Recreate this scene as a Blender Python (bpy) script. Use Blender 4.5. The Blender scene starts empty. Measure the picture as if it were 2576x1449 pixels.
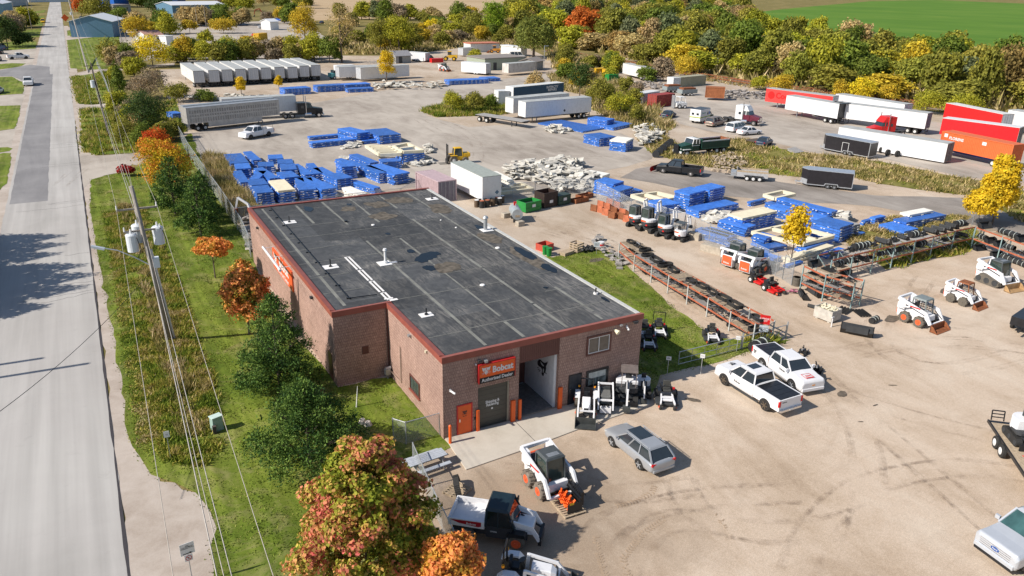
import bpy,math,random
import numpy as np
from mathutils import Vector,Matrix,noise
sc=bpy.context.scene
C=sc.collection
PI=math.pi
R=math.radians
# ---------------------------------------------------------------- camera
F_PX,YAW,PIT,ROLL=1939.541,0.507355,0.380859,0.020307
CAM=Vector((-15.6225,-36.0837,25.4631))
cF=Vector((math.sin(YAW)*math.cos(PIT),math.cos(YAW)*math.cos(PIT),-math.sin(PIT)))
cR=Vector((math.cos(YAW),-math.sin(YAW),0))
cU=cR.cross(cF)
cR2=cR*math.cos(ROLL)+cU*math.sin(ROLL)
cU2=cU*math.cos(ROLL)-cR*math.sin(ROLL)
cd=bpy.data.cameras.new('camera')
cam=bpy.data.objects.new('camera',cd)
C.objects.link(cam)
cam.matrix_world=Matrix(((cR2.x,cU2.x,-cF.x,CAM.x),(cR2.y,cU2.y,-cF.y,CAM.y),(cR2.z,cU2.z,-cF.z,CAM.z),(0,0,0,1)))
cd.sensor_width=36
cd.lens=F_PX/2576*36
cd.clip_end=5000
sc.camera=cam
# ---------------------------------------------------------------- light
SUN_EL,SUN_AZ=R(38.5),R(176) # the sun stands in the -X direction
w=bpy.data.worlds.new('World');sc.world=w;w.use_nodes=True
nt=w.node_tree
sky=nt.nodes.new('ShaderNodeTexSky');sky.sky_type='NISHITA';sky.sun_disc=False
sky.sun_elevation=SUN_EL;sky.sun_rotation=R(-86);sky.air_density=1.0;sky.dust_density=0.6;sky.ozone_density=1.5
nt.links.new(sky.outputs[0],nt.nodes['Background'].inputs[0])
nt.nodes['Background'].inputs[1].default_value=SKY_STR=0.095
sl=bpy.data.lights.new('sun','SUN');sl.energy=5.0;sl.angle=R(0.55);sl.color=(1.0,0.93,0.83)
so=bpy.data.objects.new('sun',sl);C.objects.link(so)
sd=Vector((math.cos(SUN_AZ)*math.cos(SUN_EL),math.sin(SUN_AZ)*math.cos(SUN_EL),math.sin(SUN_EL)))
so.rotation_euler=sd.to_track_quat('Z','Y').to_euler()
so.location=(-40,0,60)
sc.view_settings.view_transform='Standard';sc.view_settings.look='None'
sc.view_settings.exposure=0.22;sc.view_settings.gamma=1
sc.cycles.max_bounces=5;sc.cycles.diffuse_bounces=2;sc.cycles.transparent_max_bounces=12

def g(px,py,z=0.0):
    """a point of the place, at height z, from where it is seen in the photograph"""
    d=cF+cR2*((px-1288)/F_PX)-cU2*((py-724.5)/F_PX)
    return CAM+d*((z-CAM.z)/d.z)
def V(*a):return Vector(a)
rnd=random.Random(7)
# ---------------------------------------------------------------- object helpers
def tag(o,label=None,cat=None,group=None,kind=None):
    if label:o['label']=label
    if cat:o['category']=cat
    if group:o['group']=group
    if kind:o['kind']=kind
    return o
def E(name,label,cat,loc=(0,0,0),rz=0.0,group=None):
    o=bpy.data.objects.new(name,None);C.objects.link(o)
    o.empty_display_size=.3
    o.location=loc;o.rotation_euler=(0,0,rz)
    return tag(o,label,cat,group)
def dup(root,loc=None,rz=None,label=None,group=None):
    def cp(o,par):
        c=o.copy();C.objects.link(c)
        if par is not None:c.parent=par
        for ch in KIDS.get(o.name,[]):cp(ch,c)
        return c
    r=cp(root,None)
    if loc is not None:r.location=loc
    if rz is not None:r.rotation_euler=(0,0,rz)
    if label:r['label']=label
    if group:r['group']=group
    return r
KIDS={}
def linkobj(name,me,parent=None):
    o=bpy.data.objects.new(name,me);C.objects.link(o)
    if parent is not None:
        o.parent=parent;KIDS.setdefault(parent.name,[]).append(o)
    return o
class MB:
    def __init__(s):s.v=[];s.f=[];s.M=None
    def add(s,vs,fs):
        b=len(s.v)
        if s.M is not None:vs=[s.M@Vector(p)for p in vs]
        s.v+=[tuple(p)for p in vs];s.f+=[tuple(i+b for i in f)for f in fs]
        return s
    def box(s,x0,x1,y0,y1,z0,z1,t=(0,0,0,0)):
        # t: the insets of the top face (x0, x1, y0, y1)
        a=[(x0,y0,z0),(x1,y0,z0),(x1,y1,z0),(x0,y1,z0),(x0+t[0],y0+t[2],z1),(x1-t[1],y0+t[2],z1),(x1-t[1],y1-t[3],z1),(x0+t[0],y1-t[3],z1)]
        return s.add(a,[(0,3,2,1),(4,5,6,7),(0,1,5,4),(1,2,6,5),(2,3,7,6),(3,0,4,7)])
    def cbox(s,c,d,rz=0,ry=0,rx=0):
        m=Matrix.Translation(c)@Matrix.Rotation(rz,4,'Z')@Matrix.Rotation(ry,4,'Y')@Matrix.Rotation(rx,4,'X')
        x,y,z=d[0]/2,d[1]/2,d[2]/2
        a=[m@Vector(p)for p in((-x,-y,-z),(x,-y,-z),(x,y,-z),(-x,y,-z),(-x,-y,z),(x,-y,z),(x,y,z),(-x,y,z))]
        return s.add(a,[(0,3,2,1),(4,5,6,7),(0,1,5,4),(1,2,6,5),(2,3,7,6),(3,0,4,7)])
    def beam(s,p,q,w,h=None):
        p=Vector(p);q=Vector(q);d=q-p;L=d.length
        if L<1e-6:return s
        m=Matrix.Translation(p)@d.to_track_quat('X','Z').to_matrix().to_4x4()
        h=h or w;y,z=w/2,h/2
        a=[m@Vector(c)for c in((0,-y,-z),(L,-y,-z),(L,y,-z),(0,y,-z),(0,-y,z),(L,-y,z),(L,y,z),(0,y,z))]
        return s.add(a,[(0,3,2,1),(4,5,6,7),(0,1,5,4),(1,2,6,5),(2,3,7,6),(3,0,4,7)])
    def cyl(s,p,q,r0,r1=None,n=10,cap=True):
        p=Vector(p);q=Vector(q);d=q-p;r1=r0 if r1 is None else r1
        m=d.to_track_quat('Z','Y').to_matrix()
        a=[]
        for c,r in((p,r0),(q,r1)):
            a+=[c+m@Vector((r*math.cos(2*PI*i/n),r*math.sin(2*PI*i/n),0))for i in range(n)]
        fs=[(i,(i+1)%n,n+(i+1)%n,n+i)for i in range(n)]
        if cap:fs+=[tuple(range(n-1,-1,-1)),tuple(range(n,2*n))]
        return s.add(a,fs)
    def tube(s,pts,r,n=6):
        for a,b in zip(pts[:-1],pts[1:]):s.cyl(a,b,r,n=n)
        return s
    def prism(s,pts,y0,y1,t=1.0,c=None):
        # polygon in x,z pushed along y; the y1 end scaled by t about c
        n=len(pts)
        a=[(x,y0,z)for x,z in pts]+[(x,y1,z)for x,z in pts]
        return s.add(a,[tuple(range(n)),tuple(range(2*n-1,n-1,-1))]+[((i+1)%n,i,n+i,n+(i+1)%n)for i in range(n)])
    def poly(s,pts,z0,z1):
        n=len(pts)
        a=[(p[0],p[1],z0)for p in pts]+[(p[0],p[1],z1)for p in pts]
        return s.add(a,[tuple(range(n-1,-1,-1)),tuple(range(n,2*n))]+[(i,(i+1)%n,n+(i+1)%n,n+i)for i in range(n)])
    def loft(s,rings,cap=True):
        n=len(rings[0]);a=[p for r in rings for p in r];fs=[]
        for k in range(len(rings)-1):
            fs+=[(k*n+i,k*n+(i+1)%n,(k+1)*n+(i+1)%n,(k+1)*n+i)for i in range(n)]
        if cap:fs+=[tuple(range(n-1,-1,-1)),tuple(range((len(rings)-1)*n,len(rings)*n))]
        return s.add(a,fs)
    def ring(s,cx,cz,y0,y1,pts_out,pts_in):...
    def build(s,name,m,parent=None,smooth=False,bevel=0,sub=0):
        me=bpy.data.meshes.new(name);me.from_pydata(s.v,[],s.f);me.materials.append(m)
        import bmesh
        if bevel>=0 and len(s.f)<30000:
            bm=bmesh.new();bm.from_mesh(me);bmesh.ops.recalc_face_normals(bm,faces=bm.faces);bm.to_mesh(me);bm.free()
        if smooth:me.polygons.foreach_set('use_smooth',[True]*len(me.polygons))
        o=linkobj(name,me,parent)
        if bevel>0:
            md=o.modifiers.new('b','BEVEL');md.width=bevel;md.segments=2;md.limit_method='ANGLE'
        if sub:
            md=o.modifiers.new('s','SUBSURF');md.levels=md.render_levels=sub;me.polygons.foreach_set('use_smooth',[True]*len(me.polygons))
        return o
def B(name,m,parent,*boxes,**k):
    b=MB()
    for x in boxes:b.box(*x)
    return b.build(name,m,parent,**k)
# ---------------------------------------------------------------- materials
_M={}
def nodes(m):
    m.use_nodes=True;n=m.node_tree.nodes;l=m.node_tree.links
    return n,l,n['Principled BSDF']
def mr_(n,l,x,a,b,c=0.,d=1.):
    m=n.new('ShaderNodeMapRange');l.new(x,m.inputs[0])
    for i,v in enumerate((a,b,c,d)):m.inputs[i+1].default_value=v
    return m.outputs[0]
def mat(name,col=(.5,.5,.5),rough=.6,metal=0.0,var=.12,scale=3.0,spec=.4,bump=0.0,dirt=0.0,emit=0):
    if name in _M:return _M[name]
    m=bpy.data.materials.new(name);_M[name]=m
    n,l,p=nodes(m)
    p.inputs['Roughness'].default_value=rough;p.inputs['Metallic'].default_value=metal
    p.inputs['Specular IOR Level'].default_value=spec
    tc=n.new('ShaderNodeTexCoord');nz=n.new('ShaderNodeTexNoise');nz.inputs['Scale'].default_value=scale;nz.inputs['Detail'].default_value=5
    l.new(tc.outputs['Object'],nz.inputs['Vector'])
    mr=n.new('ShaderNodeMapRange');mr.inputs[1].default_value=.3;mr.inputs[2].default_value=.7;mr.inputs[3].default_value=1-var;mr.inputs[4].default_value=1+var
    l.new(nz.outputs['Fac'],mr.inputs[0])
    vm=n.new('ShaderNodeVectorMath');vm.operation='SCALE';vm.inputs[0].default_value=col
    l.new(mr.outputs[0],vm.inputs['Scale'])
    out=vm.outputs[0]
    if dirt:
        n2=n.new('ShaderNodeTexNoise');n2.inputs['Scale'].default_value=scale*.6;n2.inputs['Detail'].default_value=8;n2.inputs['Roughness'].default_value=.7
        mp=n.new('ShaderNodeMapping');mp.inputs['Scale'].default_value=(1.6,1.6,.5);l.new(tc.outputs['Object'],mp.inputs[0]);l.new(mp.outputs[0],n2.inputs['Vector'])
        r2=n.new('ShaderNodeMapRange');r2.inputs[1].default_value=.52;r2.inputs[2].default_value=.72;r2.inputs[3].default_value=0;r2.inputs[4].default_value=dirt
        l.new(n2.outputs['Fac'],r2.inputs[0])
        mx=n.new('ShaderNodeMixRGB');mx.inputs[2].default_value=(.16,.12,.085,1);l.new(r2.outputs[0],mx.inputs[0]);l.new(out,mx.inputs[1]);out=mx.outputs[0]
    l.new(out,p.inputs['Base Color'])
    if name=='blue_wrap':
        oi=n.new('ShaderNodeObjectInfo');v3=n.new('ShaderNodeVectorMath');v3.operation='SCALE';l.new(out,v3.inputs[0]);l.new(mr_(n,l,oi.outputs['Random'],0,1,.75,1.3),v3.inputs['Scale']);l.new(v3.outputs[0],p.inputs['Base Color'])
    if bump:
        bp=n.new('ShaderNodeBump');bp.inputs['Strength'].default_value=bump;bp.inputs['Distance'].default_value=.05;l.new(nz.outputs['Fac'],bp.inputs['Height']);l.new(bp.outputs[0],p.inputs['Normal'])
    return m
def ramp(n,stops,interp='LINEAR'):
    r=n.new('ShaderNodeValToRGB');r.color_ramp.interpolation=interp
    e=r.color_ramp.elements
    while len(e)<len(stops):e.new(.5)
    for i,(p,c)in enumerate(stops):e[i].position=p;e[i].color=tuple(c)+(1,)
    return r
def noise_tex(n,l,vec,scale,detail=6,rough=.6,dist=0):
    t=n.new('ShaderNodeTexNoise');t.inputs['Scale'].default_value=scale;t.inputs['Detail'].default_value=detail;t.inputs['Roughness'].default_value=rough;t.inputs['Distortion'].default_value=dist
    l.new(vec,t.inputs['Vector']);return t
def mixc(n,l,fac,a,b,blend='MIX'):
    m=n.new('ShaderNodeMixRGB');m.blend_type=blend
    for i,x in((0,fac),(1,a),(2,b)):
        if hasattr(x,'is_linked')or hasattr(x,'links'):l.new(x,m.inputs[i])
        elif i==0:m.inputs[0].default_value=x
        else:m.inputs[i].default_value=tuple(x)+(1,)
    return m.outputs[0]
def ground_mat(name,cols,big=.08,mid=.6,fine=9,rough=.95,stretch=None,extra=None,bump=.3,contrast=(.3,.7)):
    """cols: dark, middle, light of the bare ground"""
    if name in _M:return _M[name]
    m=bpy.data.materials.new(name);_M[name]=m
    n,l,p=nodes(m)
    ge=n.new('ShaderNodeNewGeometry');vec=ge.outputs['Position']
    v2=vec
    if stretch:
        mp=n.new('ShaderNodeMapping');mp.inputs['Scale'].default_value=stretch[:3];mp.inputs['Rotation'].default_value=(0,0,stretch[3]);l.new(vec,mp.inputs[0]);v2=mp.outputs[0]
    a=noise_tex(n,l,vec,big,6,.6,.4);b=noise_tex(n,l,v2,mid,7,.65,.6);c=noise_tex(n,l,vec,fine,4,.8)
    ad=n.new('ShaderNodeMath');ad.operation='MULTIPLY_ADD';l.new(a.outputs[0],ad.inputs[0]);ad.inputs[1].default_value=.45
    b2=n.new('ShaderNodeMath');b2.operation='MULTIPLY';l.new(b.outputs[0],b2.inputs[0]);b2.inputs[1].default_value=.35
    l.new(b2.outputs[0],ad.inputs[2])
    c2=n.new('ShaderNodeMath');c2.operation='MULTIPLY_ADD';l.new(c.outputs[0],c2.inputs[0]);c2.inputs[1].default_value=.2;l.new(ad.outputs[0],c2.inputs[2])
    k=len(cols)-1
    rp=ramp(n,[(contrast[0]+(contrast[1]-contrast[0])*i/k,c_)for i,c_ in enumerate(cols)])
    l.new(c2.outputs[0],rp.inputs[0]);out=rp.outputs[0]
    if extra:out=extra(n,l,vec,out)
    l.new(out,p.inputs['Base Color']);p.inputs['Roughness'].default_value=rough;p.inputs['Specular IOR Level'].default_value=.15
    if bump:
        bp=n.new('ShaderNodeBump');bp.inputs['Strength'].default_value=bump;bp.inputs['Distance'].default_value=.08
        l.new(c2.outputs[0],bp.inputs['Height']);l.new(bp.outputs[0],p.inputs['Normal'])
    return m
def leaf_mat(name,cols=None,nscale=.5,trans=.35,obj=False,var=.5):
    """leaves: cols are the hues of the clumps; every leaf differs a little"""
    if name in _M:return _M[name]
    m=bpy.data.materials.new(name);_M[name]=m
    n,l,p=nodes(m)
    tc=n.new('ShaderNodeTexCoord');ge=n.new('ShaderNodeNewGeometry')
    nz=noise_tex(n,l,tc.outputs['Object'],nscale,3,.6,.3)
    ad=n.new('ShaderNodeMath');ad.operation='MULTIPLY_ADD';l.new(ge.outputs['Random Per Island'],ad.inputs[0]);ad.inputs[1].default_value=.22;
    sb=n.new('ShaderNodeMath');sb.operation='SUBTRACT';l.new(nz.outputs[0],sb.inputs[0]);sb.inputs[1].default_value=.11;l.new(sb.outputs[0],ad.inputs[2])
    if obj:
        oi=n.new('ShaderNodeObjectInfo')
        rp=ramp(n,[(.3,(.75,.8,.7)),(.5,(1,1,1)),(.7,(1.3,1.18,.95))]);l.new(ad.outputs[0],rp.inputs[0])
        out=mixc(n,l,1.0,oi.outputs['Color'],rp.outputs[0],'MULTIPLY')
    else:
        k=len(cols)-1
        rp=ramp(n,[(.3+.4*i/k,c_)for i,c_ in enumerate(cols)]);l.new(ad.outputs[0],rp.inputs[0]);out=rp.outputs[0]
    vv=mr_(n,l,ge.outputs['Random Per Island'],0,1,1-var*.8,1+var)
    sc_=n.new('ShaderNodeVectorMath');sc_.operation='SCALE';l.new(out,sc_.inputs[0]);l.new(vv,sc_.inputs['Scale'])
    l.new(sc_.outputs[0],p.inputs['Base Color']);p.inputs['Roughness'].default_value=.7;p.inputs['Specular IOR Level'].default_value=.2
    tr=n.new('ShaderNodeBsdfTranslucent');l.new(sc_.outputs[0],tr.inputs[0])
    ms=n.new('ShaderNodeMixShader');ms.inputs[0].default_value=trans
    l.new(p.outputs[0],ms.inputs[1]);l.new(tr.outputs[0],ms.inputs[2])
    l.new(ms.outputs[0],n['Material Output'].inputs[0])
    return m
# plain finishes
white=mat('white_paint',(.74,.74,.74),.35,var=.05,dirt=.2)
cleanwhite=mat('clean_white_paint',(.74,.74,.76),.2,var=.02,spec=.5)
offwhite=mat('aged_white_paint',(.68,.68,.66),.5,var=.1,dirt=.45)
silver=mat('silver_paint',(.40,.42,.45),.28,.35,var=.03)
black=mat('black_paint',(.018,.019,.022),.3,var=.2)
dkgrey=mat('dark_grey_plastic',(.045,.048,.052),.6,var=.2)
midgrey=mat('grey_metal',(.25,.26,.28),.5,.2)
galv=mat('galvanised_steel',(.45,.47,.49),.45,.5,var=.15)
rubber=mat('tyre_rubber',(.03,.029,.028),.85,var=.3,scale=14)
dusty=mat('dusty_tyre_rubber',(.13,.115,.095),.9,var=.3,scale=14)
glass=mat('tinted_glass',(.03,.04,.05),.04,var=.1,spec=.8)
glassg=mat('greenish_cab_glass',(.035,.055,.05),.08,var=.4,spec=.8,scale=1.5)
orange=mat('orange_paint',(.85,.13,.02),.45,var=.06)
redor=mat('red_orange_paint',(.8,.12,.04),.4,var=.06)
red=mat('red_paint',(.6,.02,.02),.35,var=.08)
redlamp=mat('red_lamp',(.6,.01,.015),.2,var=.05)
amber=mat('amber_lamp',(.9,.35,.02),.2,var=.05)
headl=mat('headlamp_glass',(.55,.58,.6),.1,.3,var=.1)
chrome=mat('chrome',(.7,.7,.72),.15,1.0,var=.04)
rust=mat('rusty_steel',(.24,.085,.035),.85,var=.35,scale=4)
rustor=mat('weathered_orange_steel',(.5,.15,.07),.7,var=.25,scale=2,dirt=.35)
wood=mat('weathered_pallet_wood',(.42,.33,.23),.85,var=.25,scale=6)
greywood=mat('grey_weathered_wood',(.33,.32,.31),.85,var=.2,scale=5)
yellow=mat('yellow_paint',(.72,.42,.02),.45,var=.1,dirt=.2)
greenp=mat('green_paint',(.02,.24,.05),.45,var=.1,dirt=.2)
dgreen=mat('dark_green_paint',(.015,.06,.045),.45,var=.15,dirt=.15)
concrete=mat('concrete_block',(.42,.37,.3),.9,var=.2,scale=2.5,bump=.3,dirt=.3)
bark=mat('tree_bark',(.13,.1,.08),.9,var=.3,scale=6)
blue=mat('blue_wrap',(.045,.16,.54),.42,var=.2,scale=2.2,spec=.5,bump=.9)
foamw=mat('white_foam_board',(.78,.76,.7),.9,var=.1,scale=2,dirt=.12)
cream=mat('cream_foam',(.75,.68,.5),.9,var=.08,scale=2,dirt=.1)
# ---------------------------------------------------------------- ground sheets
def jit(pts,step,amp,seed=0):
    """a ragged outline"""
    r=random.Random(seed);out=[]
    n=len(pts)
    for i in range(n):
        a=Vector(pts[i][:2]);b=Vector(pts[(i+1)%n][:2]);d=b-a;L=d.length
        k=max(1,int(L/step));nn=Vector((-d.y,d.x))/max(L,1e-6)
        for j in range(k):
            p=a+d*(j/k);o=(noise.noise(Vector((p.x*.35,p.y*.35,seed)))+.5*noise.noise(Vector((p.x*1.3,p.y*1.3,seed))))*amp if j else 0
            out.append(p+nn*o)
    return out
def sheet(name,pts,z,m,step=1.5,amp=.3,px=True,kind='structure'):
    P=[g(*p)[:2]for p in pts]if px else pts
    P=jit(P,step,amp,seed=len(name))
    me=bpy.data.meshes.new(name);me.from_pydata([(p[0],p[1],z)for p in P],[],[tuple(range(len(P)))])
    me.materials.append(m)
    import bmesh
    bm=bmesh.new();bm.from_mesh(me);bmesh.ops.triangulate(bm,faces=bm.faces[:],ngon_method='EAR_CLIP')
    for f in bm.faces:
        if f.normal.z<0:f.normal_flip()
    bm.to_mesh(me);bm.free()
    o=linkobj(name,me);o['kind']=kind
    return o
TAN=[(.36,.27,.19),(.49,.38,.28),(.58,.465,.36),(.63,.525,.42)]
GREY=[(.25,.215,.18),(.36,.315,.27),(.45,.40,.345),(.51,.46,.40)]
def yard_extra(n,l,vec,out):
    # the back yards are greyer crushed stone than the tan front lot; wheels have drawn arcs in it
    sx=n.new('ShaderNodeSeparateXYZ');l.new(vec,sx.inputs[0])
    f=n.new('ShaderNodeMath');f.operation='MULTIPLY_ADD';l.new(sx.outputs[0],f.inputs[0]);f.inputs[1].default_value=-.25;l.new(sx.outputs[1],f.inputs[2])
    nz=noise_tex(n,l,vec,.06,4,.6);nn=n.new('ShaderNodeMath');nn.operation='MULTIPLY_ADD';l.new(nz.outputs[0],nn.inputs[0]);nn.inputs[1].default_value=30;l.new(f.outputs[0],nn.inputs[2])
    fac=mr_(n,l,nn.outputs[0],20,42)
    rp=ramp(n,[(.3,(.84,.86,.88)),(.7,(.92,.94,.95))]);l.new(nz.outputs[0],rp.inputs[0])
    o2=mixc(n,l,1.0,out,rp.outputs[0],'MULTIPLY')
    c=mixc(n,l,fac,out,o2)
    # arcs of wheel tracks
    wv=n.new('ShaderNodeTexWave');wv.wave_type='RINGS';wv.inputs['Scale'].default_value=.35;wv.inputs['Distortion'].default_value=9;wv.inputs['Detail'].default_value=4;wv.inputs['Detail Scale'].default_value=.35
    l.new(vec,wv.inputs['Vector'])
    msk=noise_tex(n,l,vec,.12,3,.5)
    a=mr_(n,l,wv.outputs['Fac'],.9,1.0,0,.1);b=mr_(n,l,msk.outputs[0],.48,.62)
    mu=n.new('ShaderNodeMath');mu.operation='MULTIPLY';l.new(a,mu.inputs[0]);l.new(b,mu.inputs[1])
    c=mixc(n,l,mu.outputs[0],c,(.30,.22,.15))
    dk=noise_tex(n,l,vec,.33,5,.7,.8);d2=mr_(n,l,dk.outputs[0],.58,.76,0,.3)
    c=mixc(n,l,d2,c,(.27,.2,.14))
    # browner, damper soil before the apron
    dv=n.new('ShaderNodeVectorMath');dv.operation='DISTANCE';l.new(vec,dv.inputs[0]);dv.inputs[1].default_value=(1.5,-8.5,0)
    n3=noise_tex(n,l,vec,.45,5,.65,.5);n4=n.new('ShaderNodeMath');n4.operation='MULTIPLY_ADD';l.new(n3.outputs[0],n4.inputs[0]);n4.inputs[1].default_value=-11;l.new(dv.outputs['Value'],n4.inputs[2])
    d3=mr_(n,l,n4.outputs[0],-2,4,.72,0);c=mixc(n,l,d3,c,(.29,.215,.15))
    n5=noise_tex(n,l,vec,.13,5,.7,1.5);d5=mr_(n,l,n5.outputs[0],.52,.68,0,.35);c=mixc(n,l,d5,c,(.36,.265,.185))
    gr=noise_tex(n,l,vec,22,3,.9);g2=mr_(n,l,gr.outputs[0],.35,.65,.74,1.16)
    vm=n.new('ShaderNodeVectorMath');vm.operation='SCALE';l.new(c,vm.inputs[0]);l.new(g2,vm.inputs['Scale'])
    return vm.outputs[0]
def lawn_extra(n,l,vec,out):
    a=noise_tex(n,l,vec,.35,6,.7,.8);c=mixc(n,l,mr_(n,l,a.outputs[0],.5,.7,0,.75),out,(.30,.255,.12))
    mp=n.new('ShaderNodeMapping');mp.inputs['Scale'].default_value=(1.6,.06,1);l.new(vec,mp.inputs[0]);b=noise_tex(n,l,mp.outputs[0],1,2,.5)
    v=n.new('ShaderNodeVectorMath');v.operation='SCALE';l.new(c,v.inputs[0]);l.new(mr_(n,l,b.outputs[0],.35,.65,.8,1.22),v.inputs['Scale']);return v.outputs[0]
def road_extra(n,l,vec,out):
    mp=n.new('ShaderNodeMapping');mp.inputs['Scale'].default_value=(.9,.02,1);l.new(vec,mp.inputs[0]);b=noise_tex(n,l,mp.outputs[0],1.2,3,.6)
    a=noise_tex(n,l,vec,.9,6,.75,.6);c=mixc(n,l,mr_(n,l,a.outputs[0],.6,.78,0,.25),out,(.22,.2,.19))
    v=n.new('ShaderNodeVectorMath');v.operation='SCALE';l.new(c,v.inputs[0]);l.new(mr_(n,l,b.outputs[0],.35,.65,.9,1.08),v.inputs['Scale']);return v.outputs[0]
m_yard=ground_mat('yard_gravel_mat',TAN,.07,.35,7,stretch=(1.0,.45,1,R(-35)),extra=yard_extra,bump=.35,contrast=(.36,.6))
m_grey=ground_mat('grey_gravel_mat',GREY,.05,.4,6,stretch=(1,.4,1,R(20)),bump=.3,contrast=(.36,.62))
m_dkgr=ground_mat('dark_gravel_mat',[(.17,.15,.13),(.27,.24,.215),(.37,.335,.30)],.1,.5,6,stretch=(1,.3,1,R(60)),contrast=(.36,.62))
m_road=ground_mat('road_asphalt_mat',[(.36,.345,.325),(.43,.41,.39),(.48,.465,.44)],.08,.25,30,stretch=(1,.1,1,0),bump=.08,contrast=(.38,.62),extra=road_extra)
m_patch=ground_mat('asphalt_patch_mat',[(.19,.185,.19),(.25,.243,.245),(.31,.30,.30)],.1,.3,25,stretch=(1,.1,1,0),bump=.08,contrast=(.38,.62))
m_should=ground_mat('shoulder_gravel_mat',[(.34,.275,.225),(.45,.385,.33),(.53,.465,.41)],.2,.8,14,bump=.3,contrast=(.36,.62))
m_lawn=ground_mat('lawn_grass_mat',[(.05,.075,.012),(.10,.145,.016),(.17,.21,.03),(.29,.26,.09)],.12,.7,8,bump=.5,contrast=(.33,.66),stretch=(1,.4,1,R(8)),extra=lawn_extra)
m_verge=ground_mat('verge_grass_mat',[(.07,.07,.02),(.15,.15,.03),(.26,.22,.07),(.38,.30,.15)],.15,.8,7,bump=.6,contrast=(.35,.63))
m_dry=ground_mat('dry_grass_mat',[(.08,.08,.02),(.15,.13,.04),(.24,.19,.07),(.32,.25,.12)],.06,.4,4,bump=.5,contrast=(.35,.63))
m_field=ground_mat('green_crop_mat',[(.06,.15,.015),(.10,.20,.022),(.17,.25,.04)],.01,.06,2,stretch=(1,.2,1,R(-8)),bump=.1)
m_brown=ground_mat('stubble_field_mat',[(.36,.25,.14),(.46,.34,.21),(.52,.4,.26)],.01,.06,2,stretch=(.2,1,1,R(-8)),bump=.1)
m_ballast=ground_mat('ballast_mat',[(.16,.12,.09),(.26,.2,.16),(.33,.27,.22)],.3,1,8)

b=MB();b.box(-1500,2500,-300,3500,-2,0);o=b.build('ground',m_dry,bevel=-1);o['kind']='structure'
RX=-17.2
Zs=[.006*i for i in range(1,14)]
# the far ground
sheet('stubble_field',[(790,52),(1000,44),(1230,62),(1480,60),(1560,22),(1620,2),(1300,-12),(1000,-20),(700,-20),(760,30)],.03,m_brown,20,3)
sheet('crop_field',[(1860,52),(1850,36),(2000,20),(2190,3),(2350,0),(2700,14),(3300,60),(3200,220),(2700,170),(2400,130),(2100,95)],.03,m_field,20,2)
sheet('far_gravel_yard',[(470,60),(760,50),(820,95),(800,175),(470,175),(420,130),(330,165),(300,130),(300,60)],.04,m_grey,6,1.5)
# yards
sheet('yard',[(-200,2100),(520,1449),(640,1100),(640,620),(505,445),(450,340),(425,250),(400,175),(520,172),(830,140),(1010,140),(1160,120),(1330,122),(1420,165),(1480,190),
     (1560,140),(1700,180),(1950,230),(2250,268),(2576,312),(3300,420),(3300,900),(3400,2600),(1500,3000)],.012,m_yard,4,.5)
sheet('gravel_lot',[(1585,250),(1640,225),(1760,212),(1900,240),(2300,300),(2700,355),(2700,470),(2420,445),(2200,395),(2050,385),(1960,362),(1850,340),(1780,330),(1710,312),(1640,260)],.026,m_grey,3,.5)
sheet('yard_track',[(1560,447),(1600,425),(1660,415),(1760,425),(1940,455),(2200,492),(2440,498),(2576,530),(2800,600),(2700,640),(2430,560),(2200,520),(1900,500),(1780,490),(1640,460)],.026,m_dkgr,2.5,.8)
sheet('back_yard_gravel',[(470,338),(700,275),(980,225),(1130,215),(1380,185),(1470,200),(1420,215),(1180,245),(1070,290),(1180,320),(1400,305),(1560,335),(1640,370),(1640,400),(1500,440),(1320,500),(1060,470),(560,500),(520,440)],.024,m_grey,3,.6)
# the road, its shoulder and driveways
yr=[-60,-20,20,60,100,150,220,330,480,700,1100]
def strip(name,xl,xr,y0,y1,z,m,amp=.05,kind='structure'):
    ys=[y for y in yr if y0<y<y1]
    pts=[(xl,y0)]+[(xr,y0)]+[(xr,y)for y in ys]+[(xr,y1),(xl,y1)]+[(xl,y)for y in reversed(ys)]
    return sheet(name,pts,z,m,1.5,amp,px=False,kind=kind)
strip('left_forecourt',-60,-24.8,-60,300,.010,m_grey,.5)
strip('shoulder',-17.15,-15.2,-60,420,.020,m_should,.35)
strip('left_shoulder',-26.2,-24.7,-60,420,.022,m_should,.3)
strip('road',-25.2,RX,-60,1100,.034,m_road,.1)
strip('road_edge_crack',-17.28,-17.16,-60,120,.040,mat('tar',(.05,.045,.05),.9),.07)
strip('asphalt_patch',-24.9,-21.0,68,205,.040,m_patch,.1)
sheet('gravel_pull_in',[(286,1100),(318,1095),(345,1140),(380,1195),(440,1215),(492,1240),(528,1285),(545,1330),(528,1380),(560,1449),(560,1600),(330,1600),(326,1440)],.024,m_should,.8,.5)
for i,p in enumerate([[(190,386),(240,392),(330,386),(400,380),(480,350),(520,440),(332,414),(312,432),(262,442),(226,458),(205,480),(203,440)],
          [(178,262),(232,264),(300,258),(302,268),(250,271),(212,276),(200,300),(186,300)],
          [(170,190),(190,184),(228,176),(300,172),(440,158),(438,165),(300,178),(228,186),(182,196)],
          [(165,94),(232,88),(330,82),(330,88),(232,94),(168,101)],[(164,69),(240,65),(300,62),(300,68),(235,70),(168,76)]]):
    sheet('driveway',p,.028+.001*i,m_should if i!=0 else m_grey,1.5,.25)
sheet('side_street',[(0,177),(75,163),(125,168),(126,200),(62,205),(30,192),(0,192)],.045,m_patch,2,.1)
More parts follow.
